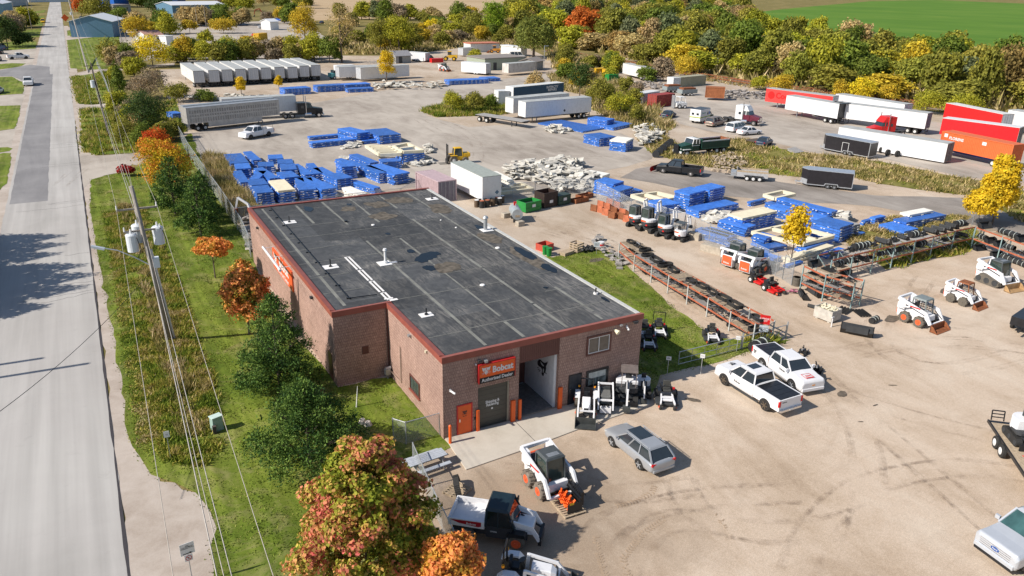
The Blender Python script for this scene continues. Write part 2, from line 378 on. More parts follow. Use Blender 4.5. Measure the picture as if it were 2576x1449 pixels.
# grass
grass_px={
 'roadside_grass':[(230,452),(262,443),(312,432),(345,420),(480,335),(520,440),(640,640),(650,730),(850,975),(985,950),(1114,1104),(1136,1125),(1030,1180),(1085,1310),(1150,1449),(1150,1600),(560,1600),(528,1380),(545,1330),(530,1285),(492,1240),(440,1215),(380,1195),(352,1150),(322,1095),(316,1010),(275,800),(245,640),(226,520)],
 'driveway_grass':[(204,278),(250,271),(302,268),(340,290),(440,250),(470,330),(330,386),(240,390),(212,382),(205,330)],
 'fence_grass':[(180,194),(228,186),(290,178),(292,258),(232,263),(200,262),(188,230)],
 'lot_grass':[(168,101),(232,94),(300,88),(330,158),(300,172),(228,176),(177,172),(172,130)],
 'far_grass':[(168,77),(235,71),(270,69),(272,84),(232,88),(170,90)],
 'farther_grass':[(195,49),(250,48),(256,62),(240,65),(198,66)]}
for k,p in grass_px.items():sheet(k,p,.033,m_lawn,1.2,.35)
left_px=[[(-30,195),(30,193),(58,208),(60,225),(57,236),(-30,242)],[(-60,268),(20,266),(51,265),(49,292),(36,324),(-60,338)],
    [(-60,376),(18,370),(32,374),(24,380),(-60,392)],[(-60,400),(10,385),(28,386),(26,420),(18,462),(-60,520)],[(-40,164),(30,159),(66,160),(50,168),(-40,180)],
    [(0,108),(55,103),(92,105),(90,122),(0,128)],[(55,77),(103,73),(100,92),(58,99)],[(76,30),(116,25),(110,32),(80,34)],[(64,44),(112,40),(106,66),(72,62)]]
for i,p in enumerate(left_px):sheet('neighbour_grass',p,.033+.0005*i,m_lawn,1.5,.3)
right_lawn=[(1340,640),(1390,648),(1440,636),(1500,628),(1552,640),(1600,690),(1700,780),(1800,850),(1925,862),(1990,855),(1935,872),(1830,905),(1660,945),(1640,990),(1590,985),(1400,800)]
sheet('side_lawn',right_lawn,.033,m_lawn,1.0,.35)
weed_px={
 'embankment':[(1600,345),(1640,310),(1690,355),(1760,395),(1800,385),(1830,350),(1900,355),(1965,375),(2100,395),(2200,405),(2440,452),(2576,480),(2700,540),(2576,560),(2500,520),(2440,492),(2330,480),(2210,462),(2140,445),(2000,445),(1850,428),(1780,420),(1700,405),(1640,385)],
 'weed_island':[(1060,280),(1120,262),(1200,250),(1300,262),(1310,280),(1250,290),(1100,295)],
 'weed_bank':[(1380,190),(1460,170),(1560,200),(1600,240),(1650,270),(1700,320),(1650,345),(1560,310),(1480,270),(1480,240),(1400,225)],
 'fence_weeds':[(515,400),(570,400),(600,470),(640,520),(660,540),(600,560),(545,470)],
 'stack_weeds':[(2240,545),(2340,540),(2440,545),(2330,600),(2230,640),(2190,640),(2140,620),(2120,590)],
 'rack_weeds':[(2190,650),(2440,580),(2470,600),(2420,640),(2330,650),(2230,680)],
 'scrub':[(830,110),(1100,100),(1380,60),(1450,90),(1400,125),(1330,120),(1160,118),(1010,138),(840,136),(800,125)]}
for k,p in weed_px.items():sheet(k,p,.042 if k!='scrub' else .05,m_verge if k!='scrub' else m_dry,1.5,.6)
# wet and worn marks that stay on the ground, thin sheets of darker earth
m_stain=mat('oil_dark_soil',(.13,.105,.08),.9,var=.35,scale=3)
m_rut=mat('turned_soil',(.4,.29,.2),.95,var=.3,scale=5,bump=.5)
def blob(px,py,rx,ry,m,name='soil_stain',z=.045,rot=0,z0=0):
    c=g(px,py,z0);pts=[]
    for i in range(36):
        a=2*PI*i/36;k=1+.35*noise.noise(Vector((math.cos(a)*1.2+px,math.sin(a)*1.2,py)))+.12*noise.noise(Vector((math.cos(a)*5+px,math.sin(a)*5,py)))
        x,y=rx*k*math.cos(a),ry*k*math.sin(a)
        pts.append((c.x+x*math.cos(rot)-y*math.sin(rot),c.y+x*math.sin(rot)+y*math.cos(rot)))
    me=bpy.data.meshes.new(name);me.from_pydata([(x,y,z0+z)for x,y in pts],[],[tuple(range(36))]);me.materials.append(m)
    o=linkobj(name,me);return o
for px,py,rx,ry,rot in[(1744,1007,.5,.22,-.9),(2118,992,.45,.3,.5),(2352,810,.8,.55,0),(2243,803,.95,.45,.2),(2202,1020,.25,.05,0),(2405,720,.5,.2,0),(2165,1062,.2,.04,-.4),(2245,970,.3,.05,-.5),(2570,1083,.05,.03,0),
       (1500,655,.9,.4,.2),(1620,838,.3,.1,0),(2088,955,.12,.08,0),(1730,400,3.2,.5,.1),(1900,430,3.5,.5,0),(2380,730,1.2,.3,.2)]:
    tag(blob(px,py,rx,ry,m_stain,rot=rot),kind='structure')
# tyre tracks: two chevroned bands along a path
def track(path,wd=.35,gap=0,name='tyre_track'):
    b=MB();P=[g(*p)for p in path]
    Q=[]
    for a,c in zip(P[:-1],P[1:]):
        k=max(2,int((c-a).length/.18))
        Q+=[a+(c-a)*(i/k)for i in range(k)]
    for i in range(1,len(Q)-1):
        d=(Q[i+1]-Q[i-1]).normalized();s=Vector((-d.y,d.x,0))
        for sg in(-1,1):
            if rnd.random()<.12:continue
            b.cbox(Q[i]+s*sg*wd*.27+Vector((0,0,.012)),(.075,wd*.5,.03),rz=math.atan2(d.y,d.x)+sg*.6)
    o=b.build(name,mat('track_soil',(.36,.27,.19),.95,var=.15),bevel=-1);tag(o,kind='structure')
track([(2232,1215),(2236,1262),(2250,1310),(2290,1365),(2300,1449)][:0]or[(1500,1345),(1502,1380),(1515,1420),(1530,1470)])
track([(1680,1300),(1620,1340),(1568,1405),(1578,1445),(1610,1470)])
track([(1545,1275),(1600,1262),(1640,1240),(1650,1215)])
track([(1790,1290),(1815,1310),(1825,1340)])
m_rut=bpy.data.materials.new('wheel_rut');_M['wheel_rut']=m_rut;n,l,p=nodes(m_rut);ge=n.new('ShaderNodeNewGeometry');nz=noise_tex(n,l,ge.outputs['Position'],1.6,6,.75);n2=noise_tex(n,l,ge.outputs['Position'],.25,3,.5)
mu=n.new('ShaderNodeMath');mu.operation='MULTIPLY';l.new(mr_(n,l,nz.outputs[0],.4,.65),mu.inputs[0]);l.new(mr_(n,l,n2.outputs[0],.4,.6,.0,.26),mu.inputs[1]);l.new(mu.outputs[0],p.inputs['Alpha']);p.inputs['Base Color'].default_value=(.27,.19,.13,1);p.inputs['Roughness'].default_value=1
def rut(path,wd=.26,gap=1.6):
    P=[g(*q)for q in path];Q=[]
    for i in range(len(P)-1):
        a=P[max(i-1,0)];b_,c=P[i],P[i+1];d=P[min(i+2,len(P)-1)]
        for k in range(8):
            t=k/8;Q.append(.5*((2*b_)+(c-a)*t+(2*a-5*b_+4*c-d)*t*t+(3*b_-a-3*c+d)*t**3))
    Q.append(P[-1]);bb=MB()
    for o in(-gap/2,gap/2):
        L=[]
        for i,q in enumerate(Q):
            d=(Q[min(i+1,len(Q)-1)]-Q[max(i-1,0)]);d=Vector((d.x,d.y,0)).normalized();s=Vector((-d.y,d.x,0));L.append((q+s*(o-wd/2),q+s*(o+wd/2)))
        for(a,b_),(c,d)in zip(L[:-1],L[1:]):bb.add([(a.x,a.y,.049),(c.x,c.y,.049),(d.x,d.y,.049),(b_.x,b_.y,.049)],[(0,1,2,3)])
    tag(bb.build('wheel_ruts',m_rut,None,bevel=-1),kind='structure')
for pth in[[(1380,575),(1560,640),(1720,730),(1900,850),(2060,960),(2300,1050),(2620,1130)],[(1400,590),(1580,655),(1750,760),(1930,880),(2120,1010),(2330,1180),(2576,1400)],[(1345,560),(1500,600),(1650,670),(1830,780),(2020,900),(2150,1060),(2180,1250),(2150,1449)],
    [(2560,900),(2400,930),(2260,900),(2200,840),(2240,770),(2360,730)],[(2100,900),(2250,870),(2420,860),(2576,880)],[(1500,1449),(1490,1380),(1530,1320),(1640,1280),(1800,1250),(2000,1240)],[(1700,1200),(1760,1290),(1900,1340),(2100,1330),(2250,1270)],[(1560,1449),(1600,1360),(1700,1310),(1850,1330)],
    [(2000,1449),(2050,1330),(2180,1220),(2400,1180),(2600,1200)],[(2330,700),(2300,760),(2340,820),(2440,840)],[(1130,470),(1250,420),(1400,400),(1560,400),(1700,440)],[(760,330),(900,300),(1080,300),(1180,340),(1200,400),(1120,430)],[(820,260),(1000,250),(1180,240),(1380,210)],[(1050,300),(1150,350),(1350,370),(1540,360)],[(1730,270),(1900,290),(2060,330),(2060,350)],[(1280,1190),(1400,1200),(1560,1240),(1750,1220)],
    [(500,390),(700,370),(900,385),(1050,400)],[(330,400),(260,405),(215,420),(150,470)],[(1250,560),(1400,560),(1500,575),(1620,640)]]:rut(pth);rut([(x+rnd.uniform(-14,14),y+rnd.uniform(-8,8))for x,y in pth],.22)
# ---------------------------------------------------------------- scattered growth
def inside(P,X,Y):
    n=len(P);r=np.zeros(len(X),bool);j=n-1
    for i in range(n):
        xi,yi=P[i][0],P[i][1];xj,yj=P[j][0],P[j][1]
        c=((yi>Y)!=(yj>Y))&(X<(xj-xi)*(Y-yi)/(yj-yi+1e-12)+xi);r^=c;j=i
    return r
def quads_mesh(name,Vt,m,kind=None,parent=None,tri=False):
    k=3 if tri else 4
    n=len(Vt)//k;me=bpy.data.meshes.new(name)
    me.vertices.add(n*k);me.vertices.foreach_set('co',Vt.astype(np.float32).ravel())
    me.loops.add(n*k);me.loops.foreach_set('vertex_index',np.arange(n*k,dtype=np.int32))
    me.polygons.add(n);me.polygons.foreach_set('loop_start',np.arange(0,n*k,k,dtype=np.int32));me.polygons.foreach_set('loop_total',np.full(n,k,dtype=np.int32))
    me.update();me.materials.append(m)
    o=linkobj(name,me,parent)
    if kind:o['kind']=kind
    return o
def patchy(X,Y,s,seed=0):
    r=np.random.RandomState(seed);v=np.zeros(len(X))
    for k in range(6):
        a=r.rand()*6.28;f=s*(1+k*.7);v+=np.sin((X*math.cos(a)+Y*math.sin(a))*f+r.rand()*6.28)
    return v/6
def scatter(name,P,n,h,wd,m,seed=1,dens=None,spread=.35,blades=4):
    r=np.random.RandomState(seed);P=[(p[0],p[1])for p in P]
    x0,x1=min(p[0]for p in P),max(p[0]for p in P);y0,y1=min(p[1]for p in P),max(p[1]for p in P)
    X=r.uniform(x0,x1,n);Y=r.uniform(y0,y1,n)
    k=inside(P,X,Y)
    if dens is not None:k&=patchy(X,Y,dens[0],seed)+r.randn(n)*.12>dens[1]
    X,Y=X[k],Y[k];n=len(X)
    hh=h[0]+(h[1]-h[0])*np.clip(.5+patchy(X,Y,.9,seed+3)*1.2+r.randn(n)*.25,0,1)
    out=[]
    for b_ in range(blades):
        a=r.rand(n)*6.283;bx=X+r.randn(n)*wd*1.5;by=Y+r.randn(n)*wd*1.5;lean=r.randn(n,2)*spread
        q=np.zeros((n,3,3));dx=np.cos(a)*wd/2;dy=np.sin(a)*wd/2
        q[:,0]=np.stack([bx-dx,by-dy,np.zeros(n)+.02],1);q[:,1]=np.stack([bx+dx,by+dy,np.zeros(n)+.02],1)
        hb=hh*r.uniform(.5,1.1,n);q[:,2]=np.stack([bx+lean[:,0]*hb,by+lean[:,1]*hb,hb],1);out.append(q)
    return quads_mesh(name,np.concatenate(out).reshape(-1,3),m,'stuff',tri=True)
lf_lawn=leaf_mat('lawn_blades',[(.07,.105,.014),(.13,.185,.02),(.2,.25,.035),(.34,.3,.1)],.8,.3)
lf_weed=leaf_mat('weed_leaves',[(.09,.14,.018),(.16,.23,.022),(.26,.30,.04),(.4,.32,.07),(.42,.34,.17)],.55,.3)
lf_dryw=leaf_mat('dry_weed_leaves',[(.15,.15,.035),(.27,.23,.07),(.44,.34,.15),(.55,.43,.26)],.4,.3)
G_=lambda L:[g(*p)[:2]for p in L]
lawnP=G_(grass_px['roadside_grass'])
scatter('lawn_grass',[p for p in lawnP],90000,(.05,.13),.09,lf_lawn,2,spread=.6,blades=2)
scatter('lawn_grass',G_(right_lawn),30000,(.05,.13),.09,lf_lawn,3,spread=.6,blades=2)
ditch=[(-14.7,5.0),(-15.2,12),(-15.1,25),(-15.3,47),(-15.3,60),(-11,60),(-10.6,30),(-10.9,12),(-11.8,5),(-12.8,3.5)]
scatter('ditch_weeds',ditch,30000,(.08,.42),.11,lf_weed,4,(.55,-.25),.5,4)
scatter('ditch_reeds',[(-13.8,7),(-13.6,30),(-13.7,62),(-11.9,62),(-12,30),(-12.4,7)],5000,(.25,.75),.10,lf_dryw,5,(.5,.05),.35,5)
scatter('verge_grass',[(-15.9,7),(-15.5,60),(-14.6,60),(-14.4,5)],7000,(.06,.2),.12,lf_weed,6,None,.6,3)
for k,n,h in(('driveway_grass',14000,(.2,.9)),('fence_grass',8000,(.2,.9))):
    scatter('verge_weeds',G_(grass_px[k]),n,h,.2,lf_weed,7,(.3,-.05),.4,3)
scatter('embankment_weeds',G_(weed_px['embankment']),30000,(.15,.8),.2,lf_dryw,8,(.25,-.12),.5,3)
scatter('embankment_grass',G_(weed_px['embankment']),14000,(.1,.45),.2,lf_weed,9,(.3,.05),.5,3)
scatter('island_weeds',G_(weed_px['weed_island']),9000,(.3,1.1),.2,lf_weed,10,None,.4,3)
scatter('bank_weeds',G_(weed_px['weed_bank']),16000,(.4,1.7),.3,lf_dryw,11,None,.4,3)
scatter('tall_fence_weeds',G_(weed_px['fence_weeds']),12000,(.3,1.5),.15,lf_dryw,12,None,.35,4)
scatter('stack_weeds',G_(weed_px['stack_weeds']),9000,(.1,.6),.15,lf_dryw,13,(.4,-.1),.5,3)
scatter('rack_foot_weeds',G_(weed_px['rack_weeds']),7000,(.1,.7),.15,lf_weed,14,(.5,-.05),.5,3)
scatter('scrub_weeds',G_(weed_px['scrub']),30000,(.6,2.2),.7,lf_dryw,15,None,.4,3)
# ---------------------------------------------------------------- the brick building
BW,BD1,BN,BD2,BH=14.23,9.03,3.70,35.6,5.45
def brick_mat():
    m=bpy.data.materials.new('split_face_brick');n,l,p=nodes(m)
    tc=n.new('ShaderNodeTexCoord');ge=n.new('ShaderNodeNewGeometry')
    s=n.new('ShaderNodeSeparateXYZ');l.new(tc.outputs['Object'],s.inputs[0])
    sn=n.new('ShaderNodeSeparateXYZ');l.new(ge.outputs['Normal'],sn.inputs[0])
    ab=n.new('ShaderNodeMath');ab.operation='ABSOLUTE';l.new(sn.outputs[0],ab.inputs[0])
    gt=n.new('ShaderNodeMath');gt.operation='GREATER_THAN';l.new(ab.outputs[0],gt.inputs[0]);gt.inputs[1].default_value=.5
    mx=n.new('ShaderNodeMix');l.new(gt.outputs[0],mx.inputs[0]);l.new(s.outputs[0],mx.inputs[2]);l.new(s.outputs[1],mx.inputs[3])
    cb=n.new('ShaderNodeCombineXYZ');l.new(mx.outputs[0],cb.inputs[0]);l.new(s.outputs[2],cb.inputs[1])
    bt=n.new('ShaderNodeTexBrick');l.new(cb.outputs[0],bt.inputs['Vector'])
    bt.inputs['Scale'].default_value=1;bt.inputs['Brick Width'].default_value=.15;bt.inputs['Row Height'].default_value=.2;bt.inputs['Mortar Size'].default_value=.012
    bt.inputs['Color1'].default_value=(.38,.245,.20,1);bt.inputs['Color2'].default_value=(.46,.305,.25,1);bt.inputs['Mortar'].default_value=(.24,.155,.13,1);bt.inputs['Bias'].default_value=.0
    nz=noise_tex(n,l,tc.outputs['Object'],9,5,.7);n2=noise_tex(n,l,tc.outputs['Object'],.5,3,.6)
    v=mr_(n,l,nz.outputs[0],.3,.7,.72,1.22);v2=mr_(n,l,n2.outputs[0],.3,.7,.88,1.12)
    mu=n.new('ShaderNodeMath');mu.operation='MULTIPLY';l.new(v,mu.inputs[0]);l.new(v2,mu.inputs[1])
    vm=n.new('ShaderNodeVectorMath');vm.operation='SCALE';l.new(bt.outputs[0],vm.inputs[0]);l.new(mu.outputs[0],vm.inputs['Scale'])
    l.new(vm.outputs[0],p.inputs['Base Color']);p.inputs['Roughness'].default_value=.95;p.inputs['Specular IOR Level'].default_value=.1
    h=n.new('ShaderNodeMath');h.operation='SUBTRACT';l.new(nz.outputs[0],h.inputs[0]);l.new(bt.outputs['Fac'],h.inputs[1])
    bp=n.new('ShaderNodeBump');bp.inputs['Strength'].default_value=.2;bp.inputs['Distance'].default_value=.02;l.new(h.outputs[0],bp.inputs['Height']);l.new(bp.outputs[0],p.inputs['Normal'])
    return m
brick=brick_mat()
fascia=mat('brown_red_fascia',(.30,.085,.062),.45,var=.12,scale=1.5,dirt=.08)
brownm=mat('brown_metal_siding',(.13,.05,.042),.5,var=.08,scale=1)
def roof_mat():
    m=bpy.data.materials.new('roof_membrane');n,l,p=nodes(m)
    ge=n.new('ShaderNodeNewGeometry');vec=ge.outputs['Position']
    a=noise_tex(n,l,vec,.22,7,.65,1.2);b=noise_tex(n,l,vec,1.4,6,.7,1.0)
    mp=n.new('ShaderNodeMapping');mp.inputs['Scale'].default_value=(2.2,.35,1);mp.inputs['Rotation'].default_value=(0,0,R(25));l.new(vec,mp.inputs[0])
    c=noise_tex(n,l,mp.outputs[0],1.2,6,.7,2)
    base=ramp(n,[(.35,(.045,.048,.053)),(.65,(.078,.081,.085))]);l.new(b.outputs[0],base.inputs[0])
    # pale dust, thicker towards the front right corner
    sx=n.new('ShaderNodeSeparateXYZ');l.new(vec,sx.inputs[0])
    gx=n.new('ShaderNodeMath');gx.operation='MULTIPLY_ADD';l.new(sx.outputs[0],gx.inputs[0]);gx.inputs[1].default_value=.009;l.new(a.outputs[0],gx.inputs[2])
    gy=n.new('ShaderNodeMath');gy.operation='MULTIPLY_ADD';l.new(sx.outputs[1],gy.inputs[0]);gy.inputs[1].default_value=-.0028;l.new(gx.outputs[0],gy.inputs[2])
    f=mr_(n,l,gy.outputs[0],.44,.64)
    f2=mr_(n,l,c.outputs[0],.42,.66)
    mu=n.new('ShaderNodeMath');mu.operation='MULTIPLY';l.new(f,mu.inputs[0]);l.new(f2,mu.inputs[1])
    m2=n.new('ShaderNodeMath');m2.operation='MULTIPLY';l.new(mu.outputs[0],m2.inputs[0]);m2.inputs[1].default_value=.75
    col=mixc(n,l,m2.outputs[0],base.outputs[0],(.25,.235,.215))
    # big dark rectangles of old patching
    ck=n.new('ShaderNodeTexBrick');ck.inputs['Scale'].default_value=1;ck.inputs['Brick Width'].default_value=5.2;ck.inputs['Row Height'].default_value=2.85;ck.inputs['Mortar Size'].default_value=0
    ck.inputs['Color1'].default_value=(.8,.8,.8,1);ck.inputs['Color2'].default_value=(1.25,1.25,1.25,1)
    mp2=n.new('ShaderNodeMapping');mp2.inputs['Rotation'].default_value=(0,0,PI/2);l.new(vec,mp2.inputs[0]);l.new(mp2.outputs[0],ck.inputs['Vector'])
    col=mixc(n,l,1.0,col,ck.outputs[0],'MULTIPLY')
    l.new(col,p.inputs['Base Color']);p.inputs['Roughness'].default_value=.85;p.inputs['Specular IOR Level'].default_value=.3
    return m
bl=E('brick_building','long low brown brick building with dark flat roof, brown red fascia and orange entrance door','building')
w_=MB();T=.25
w_.box(0,2.27,0,T,0,5.1);w_.box(2.27,4.40,0,T,2.9,5.1);w_.box(4.40,5.05,0,T,0,5.1)
w_.box(7.9,BW,0,T,0,5.1)
w_.box(0,T,T,BD1,0,5.1)
w_.box(-BN,T-.004,BD1,BD1+T,0,5.1)
w_.box(-BN,-BN+T,BD1+T,BD2,0,5.1)
w_.box(BW-T,BW,T,BD2,0,5.1);w_.box(-BN,BW,BD2,BD2+T,0,5.1)
w_.build('wall',brick,bl,bevel=-1)
# entrance recess: side walls, back wall, soffit
B('recess_wall',mat('white_painted_block',(.84,.86,.88),.7,var=.05,scale=4,bump=.2,dirt=.15),bl,(7.72,7.897,T+.002,4.2,0,3.9))
B('recess_back_wall',brownm,bl,(4.9,7.72,3.9,4.1,0,3.9));B('recess_left_wall',brownm,bl,(4.9,5.05,T,3.9,0,3.9));B('soffit',brownm,bl,(5.05,7.72,T,3.9,3.9,4.0))
e_=MB();e_.box(5.35,5.43,3.78,3.88,0,2.5);e_.box(6.35,6.43,3.78,3.88,0,2.5);e_.box(5.43,6.35,3.78,3.88,2.42,2.5);e_.box(6.43,7.6,3.8,3.88,0,.12)
ed=e_.build('entrance_door',galv,bl);B('pane',glassg,ed,(5.43,6.35,3.81,3.86,.1,2.42));B('notice',white,ed,(5.7,6.0,3.79,3.81,1.5,1.95))
s_=MB()
for i in range(19):s_.box(5.05+i*.15,5.05+i*.15+.14,.03,.2,3.9,5.1)
s_.build('metal_panel',brownm,bl)
# roof slab, membrane, fascia
RZ=5.3
rf=MB()
rf.poly([(.3,.3),(BW-.25,.3),(BW-.25,BD2),(-BN+.3,BD2),(-BN+.3,BD1+.3),(.3,BD1+.3)],5.1,RZ)
roof=rf.build('roof',roof_mat(),bl,bevel=-1)
fs=MB()
def fas(x0,y0,x1,y1,ih):
    # an outer drop and a sloped top, along one edge; ih is the inward direction
    o=.06;ix,iy=ih
    for(a,b_,za,c,zb)in((-o,.0,5.05,-o,5.45),):
        p=[Vector((x0-ix*o,y0-iy*o,5.06)),Vector((x1-ix*o,y1-iy*o,5.06)),Vector((x1-ix*o,y1-iy*o,5.45)),Vector((x0-ix*o,y0-iy*o,5.45))]
        q=[v+Vector((ix*(.3+o),iy*(.3+o),0))for v in p];q[2].z=q[3].z=5.38
        fs.add(p+q,[(0,1,2,3),(7,6,5,4),(3,2,6,7),(0,4,5,1),(1,5,6,2),(0,3,7,4)])
fas(-.06,0,BW+.06,0,(0,1));fas(0,.3,0,BD1,(1,0));fas(-BN-.06,BD1,.3,BD1,(0,1));fas(-BN,BD1+.3,-BN,BD2,(1,0))
fs.box(-BN-.05,BW+.05,BD2+.0,BD2+.3,5.1,5.42)
fs.build('fascia',fascia,bl)
B('gravel_stop',mat('pale_roof_edge',(.5,.5,.48),.7),bl,(BW-.25,BW+.04,.3,BD2,5.1,5.36))
# seams in the membrane
sm=mat('seam_tape',(.2,.2,.18),.8,var=.25,scale=1.2);se=MB()
for x,y0,y1 in[(-2.55,10,35.3),(.55,19.4,35.3),(3.08,.6,35.3),(5.8,4,35.3),(8.8,.6,35.3),(11.7,2,35.3),(5.7,.6,3.1),(11.5,.7,1.6)]:
    y=y0
    while y<y1:
        L=rnd.uniform(3.5,7.5)
        if rnd.random()>.12:se.box(x-.09+rnd.uniform(-.05,.05),x+.09,y,min(y+L,y1),RZ,RZ+.006)
        y+=L+rnd.uniform(.0,.25)
for y,xa,xb in[(3.1,.4,13.8),(6.2,2,13.8),(9.4,.4,13.6),(12.5,-3.3,13.8),(15.8,-3.3,13.6),(19,-3.3,13.8),(22.2,-3.3,13.6),(25.4,-3.3,13.8),(28.5,-3.3,13),(31.6,3,13.6),(33.5,-3.3,5)]:
    for x in np.arange(xa,xb,2.87):
        if rnd.random()>.25:yy_=y+rnd.uniform(-.12,.12);se.box(x,min(x+2.87,xb),yy_,yy_+.06,RZ+.007,RZ+.011)
tag(se.build('roof_seam',sm,bl,bevel=-1))
# patches, puddles and vents on the roof
dust=mat('dried_puddle_dust',(.115,.098,.078),.95,var=.5,scale=2.5)
water=mat('rain_puddle',(.008,.011,.014),.12,var=.1,spec=.28)
def rblob(x,y,rx,ry,m,name,z):
    pts=[]
    for i in range(40):
        a=2*PI*i/40;k=1+.45*noise.noise(Vector((math.cos(a)*1.3+x*3,math.sin(a)*1.3,y)))+.15*noise.noise(Vector((math.cos(a)*4,math.sin(a)*4+x,y)))
        pts.append((x+rx*k*math.cos(a),y+ry*k*math.sin(a),z))
    me=bpy.data.meshes.new(name);me.from_pydata(pts,[],[tuple(range(40))]);me.materials.append(m);return linkobj(name,me,bl)
for i,(x,y,rx,ry)in enumerate([(7.5,32.4,1.0,1.1),(9.9,32.9,1.3,1.1),(4.6,32,.7,.8),(12.3,28.5,1.0,1.6),(12.6,18.5,.9,1.5),(13,13,.7,2.8),(6.5,13.8,1.0,1.2),(6.7,28.5,1.1,1.2)]):
    rblob(x,y,rx,ry,dust,'dust_stain',RZ+.013+i*.0005)
for i,(x,y,rx,ry)in enumerate([(6.0,16.6,.75,.75),(6.6,17.0,.6,.55),(5.36,16.0,.5,.55),(5.4,18.3,.3,.5),(5.18,14.15,.42,.62),(7.1,16.8,.16,.24),(1.3,33.6,.42,.9),(5.3,23.3,.2,.3),(13.3,13.8,.5,1.7),(13.2,10.3,.42,.95),(13.1,21.6,.35,.8),(13.55,3.35,.22,.5),(11.0,6.9,.16,.2),(5.1,33.4,.25,.35)]):
    rblob(x,y,rx,ry,water,'puddle',RZ+.019+i*.0006)
pad=mat('white_roof_coating',(.82,.8,.78),.6,var=.05)
for(x,y,h,r,m_,sx)in[(-1.33,30.0,.55,.035,black,.55),(-1.33,17.5,.6,.045,black,.55),(13.0,31.9,.5,.04,black,.55),(1.62,6.2,.45,.045,black,.42)]:
    v=B('vent_pad',pad,bl,(x-sx,x+sx,y-sx*.8,y+sx*.8,RZ+.012,RZ+.05));q=MB();q.cyl((x,y,RZ+.05),(x,y,RZ+.05+h),r);q.cyl((x,y,RZ+.05),(x,y,RZ+.13),.12);q.build('vent_pipe',m_,v,smooth=False)
v=B('vent_pad',pad,bl,(2.05,3.0,16.0,17.0,RZ+.012,RZ+.05),(2.9,3.5,16.3,16.6,RZ+.012,RZ+.04));q=MB();q.cyl((2.6,16.5,RZ),(2.6,16.5,RZ+1.05),.09,n=12);q.cyl((2.6,16.5,RZ),(2.6,16.5,RZ+.2),.18,n=12);q.cyl((2.6,16.5,RZ+1.05),(2.6,16.5,RZ+1.2),.17,.12,n=12);q.build('vent_stack',white,v)
v=B('vent_pad',pad,bl,(12.8,13.8,20.2,21.1,RZ+.012,RZ+.05),(13.6,13.9,21,21.6,RZ+.012,RZ+.04));q=MB();q.cyl((13.2,20.7,RZ),(13.2,20.7,RZ+1.1),.17,n=14);q.cyl((13.2,20.7,RZ+1.1),(13.2,20.7,RZ+1.28),.26,.16,n=14);q.build('vent_stack',galv,v)
q=MB();q.cyl((13.53,4.4,RZ),(13.53,4.4,RZ+.12),.16,n=12);v=q.build('vent_pad',pad,bl);q=MB();q.cyl((13.53,4.4,RZ),(13.53,4.4,RZ+.45),.05);q.build('vent_pipe',black,v)
for x,y,r in[(4.99,26.2,.17),(11.95,16.05,.2),(7.2,9.3,.2),(11.2,22.4,.1),(10.9,25.0,.08)]:
    q=MB();q.cyl((x,y,RZ+.012),(x,y,RZ+.07),r,r*.8,n=12);q.build('roof_drain',pad,bl)
q=MB();q.cyl((3.16,28.1,RZ+.0),(3.16,28.1,RZ+.15),.14,n=10);q.build('roof_drain',black,bl)
q=MB();q.cyl((-2.0,13.6,RZ+.1),(-1.85,35.4,RZ+.1),.035,n=6);q.cyl((-2.0,13.6,RZ+.1),(-2.02,10.9,RZ+.1),.035);q.cyl((-2.02,10.9,RZ+.1),(-.1,10.7,RZ+.1),.035)
for y in np.arange(11,35,2.6):q.box(-2.12,-1.8,y,y+.15,RZ+.012,RZ+.07)
q.build('gas_pipe',black,bl)
q=MB()
for k,(a,c)in enumerate([(19.1,16.1),(15.9,13.6),(13.4,11.2),(11.0,9.6)]):
    for xx in(.22,.5):q.box(xx,xx+.13,c,a,RZ+.012,RZ+.035)
    q.box(.22,.63,a-.1,a,RZ+.036,RZ+.04)
q.box(.35,.9,9.3,9.6,RZ+.04,RZ+.06);q.box(.1,.7,9.7,9.9,RZ+.04,RZ+.06)
q.build('seam_repair',pad,bl)
# doors and windows of the front
d=B('personnel_door',orange,bl,(.94,1.80,-.035,.0,.05,2.0));q=MB()
for a in((.86,.94,-.05,0,0,2.08),(1.80,1.88,-.05,0,0,2.08),(.94,1.80,-.05,0,2.0,2.08)):q.box(*a)
q.build('frame',red,d);B('handle',chrome,d,(1.0,1.06,-.09,-.035,.95,1.15))
gd=MB()
for i in range(9):gd.box(2.29,4.32,.15,.2,i*.322,i*.322+.312)
gd=gd.build('garage_door',mat('dark_olive_door',(.085,.08,.066),.5,var=.08,scale=1.5),bl)
B('frame',mat('door_track',(.4,.36,.28),.6),gd,(4.32,4.40,.06,.2,0,2.9));B('reveal',dkgrey,gd,(2.27,2.29,.02,.2,0,2.9))
dd=B('side_door',mat('charcoal_door',(.03,.035,.045),.4),bl,(8.74,9.6,-.035,0,.08,2.15));q=MB()
for a in((8.68,8.74,-.05,0,0,2.2),(9.6,9.66,-.05,0,0,2.2),(8.74,9.6,-.05,0,2.15,2.2)):q.box(*a)
q.build('frame',black,dd);B('handle',chrome,dd,(8.8,8.86,-.1,-.035,.95,1.25))
